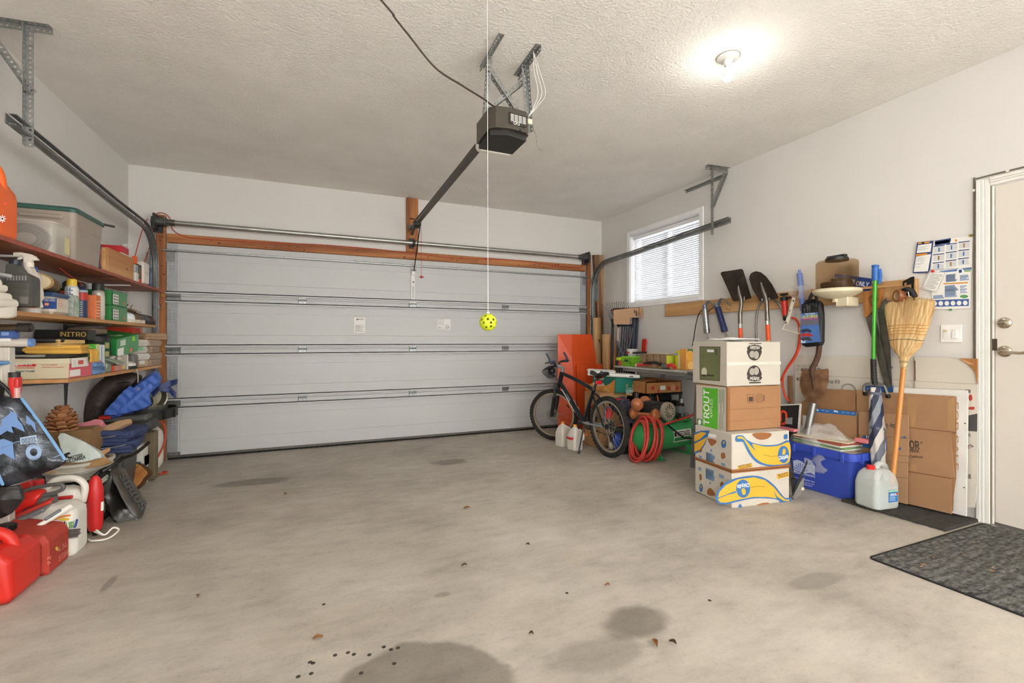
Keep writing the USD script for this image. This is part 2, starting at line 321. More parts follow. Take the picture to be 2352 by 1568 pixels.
for nm,z in(('deadbolt',1.295),('lever_handle',1.125)):
    y = 1.372
    q = d.w(nm,tf(L([(0,0),(.033,0),(.032,.006),(.024,.013),(0,.016)],32),fr((XR-.008,y,z),(0,1,0),(0,0,1))@Rm(180,'x')),NICK)
    if nm=='deadbolt': q.w('thumb_turn',tf(RB(.042,.012,.016,.005),fr((XR-.033,y+.004,z),(0,1,-.12),(0,0,1))),NICK)
    else: q.w('lever',tube(sp([(XR-.02,y,z),(XR-.06,y,z),(XR-.068,y-.03,z-.003),(XR-.062,y-.08,z-.008),(XR-.06,y-.125,z-.002)],8),.0085,10),NICK)

# ---- the sectional garage door ----
g = thing('door_1','white four-section overhead garage door',None,(1.08,YD,0),kind='structure')
GD = m('C1C1BF',.45,v=.012,s=2.0,b=.0003,bs=60); GX0,GX1 =-1.362,3.522; SH = .5345
GST = m('A9ACAE',.45,.55,.06,20); y0 = YD-.012
for k in range(4):
    z = .036+k*SH-(.0 if k else .0); T1 = z+SH-.004
    s = g.w('section',cat(B(GX0,GX1,y0,YD+.03,z,T1),B(GX0+.001,GX1-.001,YD+.01,YD+.045,z+.02,T1+(.03 if k<3 else 0)),B(GX0+.1,GX1-.1,y0-.005,y0,z+.145,T1-.155,.003),B(GX0+.1,GX1-.1,y0-.002,y0,z+.008,z+.138)),GD)
    for za in((z+.036,)if k==3 else(T1-.05,z+.036)if k else(T1-.05,)):
        s.w('strut',cat(B(GX0-.012,GX1+.012,y0-.032,y0,za,za+.014,.003),B(GX0-.012,GX1+.012,y0-.032,y0-.026,za-.012,za+.012)),GD)
    if k==3: s.w('top_strut',B(GX0-.03,GX1+.03,y0-.036,y0,T1-.085,T1-.066,.003),GALV)
    if k==3: s.w('splice',B(.42,2.15,y0-.030,y0,T1-.064,T1-.045,.003),GD)
    for xa in(GX0,GX1-.085):
        s.w('end_stile',B(xa,xa+.085,y0-.010,y0,z+.002,T1-.002),GST)
        hs =[C(.0035,.0015,(xa+.025+i*.035,y0-.0102,z+.33+j*.03),'y',8)for i in(0,1)for j in range(-2,3)]
        s.w('bolt_hole',mv(cat(hs),0,-.001,0),DARK,kind='stuff')
HINGE = m('8B8E8D',.4,.8,.1,40)
for k in range(1,4):
    z = .036+k*SH
    for xa,wd in((-.132,.085),(1.08,.085),(2.29,.085),(GX0+.05,.12),(GX1-.05,.12)):
        h = g.w('hinge',cat(B(xa-wd/2,xa+wd/2,y0-.014,y0,z+.004,z+.045,.003),B(xa-wd/2,xa+wd/2,y0-.014,y0,z-.048,z-.006,.003),C(.009,wd,(xa-wd/2,y0-.018,z-.002),'x',12)),HINGE)
        h.w('bolt',cat([C(.006,.004,(xa+sx*wd*.3,y0-.018,z+sz),'y',6)for sx in(-1,1)for sz in(-.027,.026)]),STEEL)
for xa in(GX0-.035,GX1+.035):
    for k in range(1,4): g.w('roller',cat(C(.006,.08,(xa-.04,y0-.02,.036+k*SH),'x',8),C(.02,.014,(xa-.007,y0-.02,.036+k*SH),'x',16)),m('B48A4A',.5))
    sx = 1 if xa<0 else-1
    g.w('top_fixture',cat(B(xa+(-.01 if sx>0 else-.12),xa+(.12 if sx>0 else .01),y0-.05,y0-.012,2.085,2.092),B(min(xa+sx*.02,xa+sx*.10),max(xa+sx*.02,xa+sx*.10),y0-.014,y0,1.98,2.085)),HINGE)
g.w('bottom_rail',cat(B(GX0,GX1,y0-.012,YD,.018,.040,.002),B(GX0,GX1,y0-.03,y0,.034,.040)),m('6A665C',.5,.5)); g.w('bottom_seal',B(GX0,GX1,y0-.008,YD+.01,.001,.019,.004),m('0F0F0F',.8))
g.w('cable_bracket',cat(B(GX0+.01,GX0+.11,y0-.03,y0-.012,.045,.075),B(GX1-.11,GX1-.01,y0-.03,y0-.012,.045,.075)),HINGE)
op = g.w('operator_bracket',cat(B(1.055,1.105,y0-.022,y0-.001,1.62,2.00,.004),B(1.035,1.125,y0-.02,y0-.001,1.635,1.69,.004),B(1.06,1.10,y0-.05,y0-.02,1.985,2.06,.004)),WHITE)
op.w('hole',C(.009,.002,(1.083,y0-.0235,1.90),'y',14),DARK); op.w('clevis',C(.011,.05,(1.06,y0-.052,2.04),'x',12),HINGE); op.w('print',B(1.068,1.094,y0-.0228,y0-.022,1.70,1.85),m('C6C5C2',.6))
yl = y0-.006
def leaflet(u0,v0,u1,v1,nm,head):
    a,b = at(u0,v0,f'y{yl}'),at(u1,v1,f'y{yl}'); q = g.w(nm,B(a[0],b[0],yl-.001,yl,b[2],a[2]),m('E2E1DC',.6,v=.01)); wx,hz = b[0]-a[0],a[2]-b[2]
    M = fr(((a[0]+b[0])/2,yl-.0012,0),(1,0,0),(0,0,1))
    if head:
        q.w('lettering',tf(txt('WARNING',.016,.0005,True,wx*.5),fr(((a[0]+b[0])/2+.014,yl-.001,a[2]-.02),(1,0,0),(0,0,1))),m('9C7A46',.6))
        q.w('symbol',X([(a[0]+.022,a[2]-.03),(a[0]+.05,a[2]-.03),(a[0]+.036,a[2]-.008)],.0005,fr((0,yl-.001,0),(1,0,0),(0,0,1))),m('6A5A3A',.6))
    L_ =[B(a[0]+.012,b[0]-.012-.02*(k%3),yl-.0016,yl-.001,b[2]+hz*.08+k*hz*.045,b[2]+hz*.08+k*hz*.045+.004)for k in range(10 if head else 4)]
    q.w('print',cat(L_),m('A5A39E',.7),kind='stuff'); return q,a,b
leaflet(813,728,839,764,'warning_label',True)
q,a,b = leaflet(1005,733,1019,755,'instruction_label',False); q.w('print',cat([B(a[0]+.005,b[0]-.006-.01*(k%2),yl-.0016,yl-.001,b[2]+.05+k*.012,b[2]+.054+k*.012)for k in range(5)]),m('A5A39E',.7),kind='stuff')
q,a,b = leaflet(1020,732,1035,756,'instruction_label',False); cx,cz =(a[0]+b[0])/2,b[2]+.04
q.w('symbol',tf(X(unary_union([Point(0,0).buffer(.024).difference(Point(0,0).buffer(.020)),LineString([(-.015,.015),(.015,-.015)]).buffer(.003)]),.0006),fr((cx,yl-.0013,cz),(1,0,0),(0,0,1))),m('8B8985',.6))

# ---- timber round the opening ----
TIM = wood('8A4F2A','B87A48','x',16,.7,.0008); TIMZ = wood('87502C','B67745','z',16,.7,.0008); KNOT = m('5A3018',.7)
def timber(nm,label,mesh,mat,knots):
    t = thing(nm,None,None,mesh.centroid,kind='structure'); t.w('board',mesh,mat,label)
    for x,z,r in knots: t.w('knot',tf(C(r,.0008,n=12),fr((x,mesh.bounds[0][1]+.0002,z),(1,0,0),(0,0,1))@np.diag([1.6,1,1,1])),KNOT)
    return t
random.seed(4)
timber('trim_1','stained header board over the garage door',B(-1.36,3.505,YD-.036,YD-.001,2.172,2.262,.003),TIM,[(random.uniform(-1.2,3.4),random.uniform(2.185,2.25),random.uniform(.004,.010))for _ in range(26)])
timber('trim_2','stained post at the left of the garage door',B(-1.452,-1.372,YD-.036,YD-.001,0,2.44,.003),TIMZ,[(random.uniform(-1.44,-1.38),random.uniform(.3,2.3),.006)for _ in range(8)])
timber('trim_3','stained post at the right of the garage door',B(3.53,3.60,YD-.036,YD-.001,0,2.42,.003),TIMZ,[(random.uniform(3.54,3.59),random.uniform(.3,2.3),.006)for _ in range(6)])
timber('trim_4','stained centre board from the header up to the ceiling',B(1.003,1.143,YD-.036,YD-.001,2.263,ZC-.005,.003),TIMZ,[(1.06,2.66,.012),(1.09,2.66,.010),(1.03,2.5,.006),(1.10,2.42,.005)])

# ================= overhead hardware =================
def angle_iron(a,b,w,nrm1,nrm2,holes=True):
    'a slotted angle from a to b: two flanges along nrm1 and nrm2, with punched holes'
    a,b = A3(*a),A3(*b); Lh = np.linalg.norm(b-a); ms =[]
    for n1,n2 in((nrm1,nrm2),(nrm2,nrm1)):
        n1 = A3(*n1); g_ = sbox(0,0,Lh,w)
        if holes:
            n = int(Lh/.026); g_ = g_.difference(unary_union([Point((k+.5)*Lh/n,w*.55).buffer(w*.2,quad_segs=2)for k in range(n)]))
        f = fr(a,b-a,n1); t = .0025*np.sign(np.cross(f[:3,0],f[:3,1])@A3(*n2)); ms.append(X(g_,.0025,f)if t>0 else mv(X(g_,.0025,f),*(-.0025*f[:3,2])))
    return cat(ms)
TRK = m('8E9090',.42,.8,.12,30); TRKD = m('6E6F6C',.45,.8,.12,30)
def track(side,label):
    xs =-1.44 if side<0 else 3.60; xw = XL if side<0 else XR; yv = YD-.07
    pts =[(xs,yv,.04),(xs,yv,1.0),(xs,yv,1.86)]+[(xs,yv-.36+.36*math.cos(t),1.90+.36*math.sin(t))for t in np.linspace(0,math.pi/2,12)]+[(xs,4.6,2.275),(xs,3.20,2.335)]
    wdt,dp,t = .030,.045,.003
    o = thing('garage_door_track',label,'door track',(xs,5.0,0))
    P = np.array(pts); s = side
    for nm,mesh in(('rail',cat(sweep(P+A3(s*.028,0,0),[(-.026,-.002),(.026,-.002),(.026,.002),(-.026,.002)],up=(1,0,0)),
                                  *[sweep(off(P,q),[(-.002,-.015),(.002,-.015),(.002,.015),(-.002,.015)],up=(1,0,0))for q in(-.026,.026)],
                                  *[sweep(off(P,q)+A3(-s*.012,0,0),ring(.004,6))for q in(-.026,.026)])),): o.w(nm,mv(mesh,0,0,0),TRK)
    o.w('rail_joint',cat([B(xs-.02,xs+.02,y-.02,y+.02,2.245+(5.2-y)*.03,2.25+(5.2-y)*.03)for y in(4.9,4.2,3.6)]),STEEL)
    o.w('flag_bracket',cat(B(xs+(s*.03 if s>0 else-.036),xs+(.036 if s>0 else-.03),YD-.17,YD-.036,1.75,2.06),B(min(xs,xs+s*.09),max(xs,xs+s*.09),YD-.040,YD-.036,1.75,2.06)),GALV)
    for z in(.35,1.0,1.5): o.w('track_clip',B(xs-.02,xs+.03,YD-.075,YD-.036,z,z+.05),GALV)
    return o
def off(P,q):
    Tn = np.gradient(P,axis=0); Tn/=np.linalg.norm(Tn,axis=1,keepdims=True); return P+q*np.cross(A3(1,0,0),Tn)
track(-1,'galvanised garage door track above the left shelves'); track(1,'galvanised garage door track crossing in front of the window')
h = thing('track_hanger','perforated angle hanger holding the left door track','hanger',(-1.44,3.36,2.27))
h.w('ceiling_angle',angle_iron((-1.676,3.38,ZC-.001),(-1.335,3.335,ZC-.001),.036,(0,-1,0),(0,0,-1)),GALV)
h.w('upright',angle_iron((-1.452,3.345,ZC-.01),(-1.452,3.345,2.245),.034,(1,0,0),(0,-1,0)),GALV)
h.w('brace',angle_iron((-1.43,3.335,2.53),(-1.655,3.345,2.90),.034,(.8,0,.55),(0,-1,0)),GALV)
h = thing('track_hanger','perforated angle hanger holding the right door track beside the window','hanger',(3.6,3.40,2.3))
h.w('ceiling_angle',angle_iron((3.53,3.41,ZC-.001),(3.795,3.385,ZC-.001),.036,(0,-1,0),(0,0,-1)),GALV)
h.w('wall_angle',angle_iron((3.795,3.40,ZC-.05),(3.795,3.95,ZC-.05),.03,(0,0,-1),(-1,0,0)),GALV)
h.w('upright',angle_iron((3.585,3.40,ZC-.01),(3.585,3.40,2.235),.032,(1,0,0),(0,-1,0)),GALV)
h.w('brace',angle_iron((3.775,3.395,2.86),(3.60,3.40,2.50),.032,(-.85,0,.5),(0,-1,0)),GALV)
# torsion tube over the door
t = thing('torsion_tube','galvanised torsion tube running above the garage door header','tube',(1.08,YD-.10,2.357))
t.w('tube',C(.026,4.86,(-1.40,YD-.10,2.357),'x',24),m('ADADA8',.35,.85,.08,12))
for x0,s_ in((-1.44,1),(3.50,-1)):
    t.w('winding_drum',cat(tf(L([(0,0),(.05,0),(.05,.012),(.038,.015),(.036,.075),(.045,.08),(.045,.09),(.03,.10),(.03,.16),(0,.16)],24),fr((x0,YD-.10,2.357),(0,1,0),(0,0,1))@np.diag([1,1,1 if s_>0 else-1,1]))),m('5F605C',.5,.7))
    t.w('end_bracket',cat(B(x0-.01,x0+.01,YD-.15,YD-.036,2.28,2.43,.003),B(x0-.05,x0+.05,YD-.04,YD-.036,2.26,2.42)),DARK)
    t.w('end_cap',C(.03,.02,(x0-(.03 if s_>0 else-.01),YD-.10,2.357),'x',20),m('3A3A38',.5)); t.w('lift_cable',rod((x0-s_*.01,YD-.08,2.33),(x0-s_*.01,YD-.06,.06),.0022,6),DARK)
t.w('centre_bearing',cat(B(1.03,1.09,YD-.055,YD-.037,2.30,2.42,.003),C(.038,.03,(1.06,YD-.10,2.357),'x',20),B(1.062,1.085,YD-.12,YD-.05,2.335,2.375)),DARK)

# ---- opener, its rail and brackets ----
OB = m('4A443B',.35,.25,.06); o = thing('garage_door_opener','dark grey garage door opener motor hanging from the ceiling','opener',(1.02,2.53,2.35))
ox0,ox1,oy0,oy1,oz0,oz1 = .90,1.145,2.39,2.66,2.355,2.505
M_ = fr((0,0,0),(1,0,0),(0,1,0))
body = X(Polygon([(ox0,oy0+.05),(ox0+.03,oy0+.015),(ox0+.12,oy0),(ox1-.03,oy0+.012),(ox1,oy0+.045),(ox1,oy1),(ox0,oy1)]).buffer(-.008).buffer(.008),oz1-oz0-.03)
o.w('chassis',mv(body,0,0,oz0+.03),OB); o.w('base_tray',cat(mv(X(Polygon([(ox0+.012,oy0+.06),(ox0+.10,oy0+.02),(ox1-.012,oy0+.05),(ox1-.012,oy1-.01),(ox0+.012,oy1-.01)]),.03),0,0,oz0)),m('1F1D1B',.55))
o.w('light_lens',tf(RB(.235,.075,.10,.03,(0,0,0),3),fr(((ox0+ox1)/2,oy1+.015,oz0+.045),(1,0,0),(0,1,0))),see('E8E4DA',.75,.35))
Mf = fr((1.065,oy0+.006,2.44),(1,.10,0),(0,0,1)); lb = o.w('instruction_label',tf(B(-.062,.052,-.028,.036,.003,.006),Mf),m('2A2722',.5))
lb.w('print',tf(cat([B(-.055+c*.026,-.034+c*.026,-.012+k*.007,-.0085+k*.007,.006,.0066)for k in range(6)for c in range(4)]),Mf),m('D8D4CA',.6),kind='stuff')
lb.w('symbol',tf(cat([X(unary_union([Point(x,-.02).buffer(.010).difference(Point(x,-.02).buffer(.008)),LineString([(x-.006,-.014),(x+.006,-.026)]).buffer(.001)]),.0007,fr((0,0,.006),(1,0,0),(0,1,0)))for x in(-.028,-.006)]),Mf),m('D8D4CA',.6))
o.w('terminal_block',tf(B(.056,.085,-.005,.025,.0,.012,.002),Mf),m('C9BFA8',.5)); o.w('indicator',tf(C(.007,.004,(.01,-.052,0)),Mf),m('1B2A3A',.2))
Ms = fr((ox0+.008,2.50,2.44),(0,-1,0),(0,0,1)); o.w('lettering',tf(cat(mv(txt('LiftMaster',.022,.0008,True),0,.01,.0),mv(txt('1/2 HP',.014,.0008,True),0,-.04,.0)),Ms),m('B8B4AC',.4))
o.w('rail',bar((.99,2.62,2.475),(1.073,5.44,2.545),.045,.034),m('4B473F',.45,.5)); o.w('drive_chain',rod((.985,2.7,2.50),(1.05,5.40,2.572),.006,6),m('22211F',.5,.5))
o.w('rail_bracket',cat(B(1.02,1.10,YD-.12,YD-.037,2.52,2.575,.004),C(.016,.07,(1.03,YD-.13,2.545),'x',14),bar((1.07,5.40,2.54),(1.065,YD-.05,2.47),.03,.02)),m('8A8A86',.35,.8))
o.w('trolley',B(1.03,1.10,5.18,5.32,2.49,2.535,.006),m('242321',.5))
o.w('door_arm',cat(bar((1.10,5.26,2.50),(1.098,5.47,2.20),.03,.006,(1,0,0)),bar((1.098,5.43,2.27),(1.085,YD-.07,2.03),.03,.006,(1,0,0))),m('1F1F1E',.5,.5))
o.w('release_cord',tube(sp([(1.10,5.20,2.49),(1.103,5.19,2.2),(1.105,5.20,1.93)],5),.0022,6),m('B23A2A',.6)); o.w('release_handle',cat(C(.010,.03,(1.105,5.20,1.90),'z',10),C(.006,.05,(1.08,5.20,1.915),'x',8)),m('B0301F',.4))
hb = thing('opener_bracket','perforated steel angle frame holding the opener to the ceiling','bracket',(1.08,2.55,2.5))
for x,s_ in((.945,1),(1.21,-1)):
    hb.w('ceiling_angle',angle_iron((x,2.40,ZC-.001),(x+.005,2.74,ZC-.001),.034,(s_,0,0),(0,0,-1)),GALV)
    hb.w('upright',angle_iron((x,2.60,ZC-.01),(x-s_*.03,2.60,2.49),.036,(0,-1,0),(s_,0,0)),GALV)
hb.w('cross_brace',angle_iron((.95,2.615,2.84),(1.20,2.615,2.545),.03,(.75,0,.65),(0,1,0)),GALV); hb.w('cross_brace',angle_iron((.95,2.625,2.56),(1.205,2.625,2.80),.03,(-.68,0,.72),(0,1,0)),GALV)
for p in((.955,2.59,2.84),(1.20,2.59,2.80),(.96,2.59,2.55)): hb.w('bolt',C(.008,.025,p,'y',6),STEEL)
solo('power_cord','dark brown power cord looping under the ceiling to the opener','cord',tube(sp([(.27,2.36,2.91),(.36,2.37,2.835),at(905,38,'y2.37'),at(940,82,'y2.37'),at(1000,155,'y2.38'),at(1060,195,'y2.40'),at(1110,226,'y2.45'),at(1140,246,'y2.5'),(1.10,2.45,2.508)],8),.005,8),m('3B2C24',.5))
wr =[sp([(1.19,2.46,ZC-.012),(1.19+.02*k,2.45,2.78),(1.21+.025*k,2.44,2.66),(1.17+.012*k,2.40,2.56),(1.125,2.392,2.475)],6)for k in range(3)]
solo('sensor_wire','thin white bell wires dangling from the ceiling to the opener back','wire',cat([tube(p,.0016,5)for p in wr]),WHITE)
solo('antenna_wire','thin grey antenna wire hanging below the opener','wire',tube(sp([(1.14,2.40,2.44),(1.17,2.39,2.38),(1.175,2.38,2.31),(1.205,2.38,2.285)],6),.0014,5),m('6B665E',.6))

# ---- bulb holder and bulb; a second one further back lights the rest of the room ----
def ceiling_lamp(x,y,label,k):
    t = thing('ceiling_lamp',label,'lamp',(x,y,ZC))
    t.w('holder',mv(L([(0,-.052),(.022,-.052),(.024,-.030),(.030,-.022),(.060,-.014),(.064,-.004),(.064,0),(0,0)][::1],36),x,y,ZC),m('F2F0EC',.3))
    t.w('backplate',mv(L([(.0,-.003),(.069,-.003),(.069,-.0005),(0,-.0005)],36),x,y,ZC),m('B0A99C',.6))
    b_ =[(0,-.148),(.012,-.1465),(.022,-.141),(.029,-.131),(.0315,-.118),(.0314,-.1160)]; n_ =[(.0314,-.1160),(.029,-.104),(.022,-.088),(.016,-.073),(.0145,-.058),(.0145,-.045),(0,-.045)]
    t.w('bulb',mv(L(b_,32),x,y,ZC),emit('FFFAF3',k),smooth=True); t.w('bulb_neck',mv(L(n_,32),x,y,ZC),m('F4F2EE',.4),smooth=True); return t
ceiling_lamp(2.307,2.056,'lit bare bulb in a white porcelain ceiling holder',BULB)

# ---- perforated ball on a string ----
bx,by,bz = .666,1.815,1.265
sph = trimesh.creation.icosphere(4,.0365); hd = np.array([(0,0,1.),(.9,-.35,.2),(-.9,-.35,.25),(.35,-.9,.28),(-.35,-.9,.33),(.05,-.85,-.5),(.5,-.6,-.62),(-.45,-.65,-.6),(.9,.3,-.3),(-.9,.3,-.3),(0,-.3,-1),(.5,-.45,.75),(-.5,-.5,.72),(0,.9,.3),(.5,.8,-.3),(-.5,.8,-.3),(.72,-.62,-.1),(-.75,-.62,-.08),(0,-1,-.08)])
hd/=np.linalg.norm(hd,axis=1,keepdims=True)
shell = trimesh.Trimesh(np.vstack([sph.vertices,sph.vertices*.955]),np.vstack([sph.faces,sph.faces[:,::-1]+len(sph.vertices)]),process=False)
import manifold3d as mf
mm = mf.Manifold.sphere(.0365,64)-mf.Manifold.sphere(.0348,48)
for v_ in hd:
    c = C(.0052,.05,(0,0,0),v_,12); c.merge_vertices(); mm-=mf.Manifold(mf.Mesh(c.vertices.astype(np.float32),c.faces.astype(np.uint32)))
bm = mm.to_mesh(); t = thing('perforated_ball','yellow-green perforated plastic ball hanging on a string','ball',(bx,by,bz))
t.p('shell',trimesh.Trimesh(bm.vert_properties[:,:3],bm.tri_verts,process=False),m('B9C424',.4,v=.03)); t.p('knot',RB(.012,.008,.008,.003,(0,0,.040)),WHITE)
t.p('string',rod((0,0,.036),(-.004,0,ZC-bz),.0010,6),m('EFEBE2',.6))
# ---- extension cord along the header ----
ep =[(-1.50,5.40,1.93),(-1.485,5.50,2.10),(-1.475,YD-.05,2.25),(-1.46,YD-.05,2.40),(-1.43,YD-.04,2.455),(-1.37,YD-.045,2.45),(-1.33,YD-.05,2.40),(-1.31,YD-.05,2.30),(-1.22,YD-.045,2.245),(-1.08,YD-.044,2.232),(-.6,YD-.044,2.235),(0,YD-.044,2.262),(.6,YD-.044,2.262),(1.02,YD-.044,2.247),(1.6,YD-.044,2.225),(2.3,YD-.044,2.253),(2.7,YD-.044,2.245),(3.1,YD-.044,2.215),(3.42,YD-.05,2.225),(3.47,YD-.06,2.34),(3.52,YD-.05,2.435),(3.58,YD-.05,2.43)]
t = thing('extension_cord','orange extension cord draped along the garage door header','cord',(1,YD-.05,2.24)); t.w('cord',tube(sp(ep,8),.0042,8),m('B8432C',.5)); t.w('plug',rod((-1.505,5.38,1.93),(-1.507,5.375,1.85),.014,10),m('E0542A',.5))

# ================= tools for prints and outlines traced on a real plane =================
def crop(x0,y0,s): return lambda x,y:(x0+x/s,y0+y/s)
ID = lambda u,v:(u,v)
class Face:
    'a plane in the room: origin, x and y axes; q turns a pixel of the photograph into the point of the plane seen there'
    def __init__(s,o,ex,ey,k=ID): s.F = fr(o,ex,ey); s.k = k
    def q(s,u,v):
        u,v = s.k(u,v); kk =(u-1176)/FPX; d = np.array([_s+kk*_c,_c-kk*_s,(783.4-v)/FPX]); o = np.array([0,0,CAMZ]); n = s.F[:3,2]
        p = o+d*(((s.F[:3,3]-o)@n)/(d@n)); r = p-s.F[:3,3]; return np.array([r@s.F[:3,0],r@s.F[:3,1]])
    def w(s,u,v,h=0.0): a = s.q(u,v); return s.F[:3,3]+s.F[:3,0]*a[0]+s.F[:3,1]*a[1]+s.F[:3,2]*h
    def poly(s,px,t=.0007,z=0.0,smooth=0,buf=0.0,holes=()):
        P = np.array([s.q(*p)for p in px])
        if smooth: P = sp(np.c_[P,np.zeros(len(P))],smooth,True)[:,:2]
        g = Polygon(P).buffer(buf)if buf else Polygon(P).buffer(0)
        for h_ in holes: g = g.difference(Polygon([s.q(*p)for p in h_]))
        return X(g,t,s.F@fr((0,0,z),(1,0,0),(0,1,0)))
    def line(s,px,wd,t=.0007,z=0.0,smooth=0):
        P = np.array([s.q(*p)for p in px])
        if smooth: P = sp(np.c_[P,np.zeros(len(P))],smooth)[:,:2]
        return X(LineString(P).buffer(wd/2,quad_segs=2),t,s.F@fr((0,0,z),(1,0,0),(0,1,0)))
    def ell(s,u,v,ru,rv,t=.0007,z=0.0):
        c = s.q(u,v); a = s.q(u+ru,v)-c; b = s.q(u,v+rv)-c; th = np.linspace(0,2*np.pi,25)[:-1]
        return X(Polygon([c+a*math.cos(x)+b*math.sin(x)for x in th]),t,s.F@fr((0,0,z),(1,0,0),(0,1,0)))
    def rect(s,u0,v0,u1,v1,t=.0007,z=0.0):
        'an upright rectangle of the plane from the pixel of its upper left to that of its lower right corner'
        a,b = s.q(u0,v0),s.q(u1,v1); return X(sbox(min(a[0],b[0]),min(a[1],b[1]),max(a[0],b[0]),max(a[1],b[1])),t,s.F@fr((0,0,z),(1,0,0),(0,1,0)))
    def text(s,st,u0,v0,u1,v1,hp,bold=True,z=.0007,t=.0006,flip=1):
        a,b = s.q(u0,v0),s.q(u1,v1); c =(a+b)/2; d = b-a; wd = np.linalg.norm(d); d = d/wd; n = np.array([-d[1],d[0]])*flip
        um,vm =(u0+u1)/2,(v0+v1)/2
        if abs(u1-u0)>=abs(v1-v0): h_ = np.linalg.norm(s.q(um,vm-hp/2)-s.q(um,vm+hp/2))
        else: h_ = np.linalg.norm(s.q(um-hp/2,vm)-s.q(um+hp/2,vm))
        return tf(txt(st,h_,t,bold,wd),s.F@fr((c[0],c[1],z),(d[0],d[1],0),(n[0],n[1],0)))
def wallR(d,k=ID): return Face((XR-d,0,0),(0,-1,0),(0,0,1),k)
def lines(f,u0,v0,u1,v1,n,wd=.3,hp=.4,seed=1):
    'rows of small print between two corners'
    rnd = random.Random(seed); ms =[]
    for i in range(n):
        va = v0+(v1-v0)*(i+.2)/n; vb = v0+(v1-v0)*(i+.2+hp)/n
        ms.append(f.rect(u0,va,u0+(u1-u0)*(1-wd*rnd.random()),vb,.0004,.0007))
    return cat(ms)
def dish(g,t,fn,edge=.03):
    e = trimesh.creation.extrude_polygon(g,t,engine='earcut'); v,f = trimesh.remesh.subdivide_to_size(e.vertices,e.faces,edge,max_iter=12)
    q = trimesh.Trimesh(v,f); q.vertices[:,2]+=fn(q.vertices[:,0],q.vertices[:,1]); return q

# ================= the stack of four cartons =================
OFFW,OFFB = m('C3BBAD',.75,v=.03,s=4),m('C6BEB0',.75,v=.05,s=5)
BRN,BLU,YEL = m('9A6238',.85,v=.06),m('3A6EA5',.6,v=.03),m('E3AE35',.6,v=.04)
GRN,OLV,INKB = m('58B32B',.6,v=.05),m('6B7048',.65,v=.06,s=8),m('39322B',.7,v=.02)
K3 = crop(1560,760,3.733)
def carton(name,label,cx,cy,z,wx,dy,h,rz,mat,group=None,seam=True):
    'a closed carton whose near left corner stands at cx, cy'
    M = trimesh.transformations.translation_matrix((cx,cy,z))@Rm(rz); t = thing(name,label,'box',M=M,group=group)
    t.p('body',wob(B(0,wx,0,dy,0,h,.004).subdivide().subdivide(),.0016,5,int(cx*100)%50),mat,smooth=25)
    front = Face(M[:3,3]-M[:3,1]*.0012,M[:3,0],(0,0,1)); left = Face(M[:3,3]-M[:3,0]*.0012,-M[:3,1],(0,0,1)); return t,front,left
z0 = zf(2.45)
def logo(t,f,u,v,ru,rv,up=1):
    q = t.w('logo',f.ell(u,v,ru,rv,.0006,.0013),BLU); q.w('logo_ring',cat(f.ell(u,v,ru*1.08,rv*1.08,.0003,.0011)),m('D8CFBF',.7))
    q.w('logo_figure',f.poly([(u-ru*.25,v-up*rv*.1),(u-ru*.05,v-up*rv*.65),(u+ru*.3,v-up*rv*.6),(u+ru*.35,v-up*rv*.25),(u+ru*.1,v+up*rv*.05)],.0005,.0018,4),YEL)
    if ru>30: q.w('lettering',f.text('Chiquita',u-up*ru*.85,v+up*rv*.42,u+up*ru*.85,v+up*rv*.18,rv*.42,True,.0018),m('EDEAE2',.6))
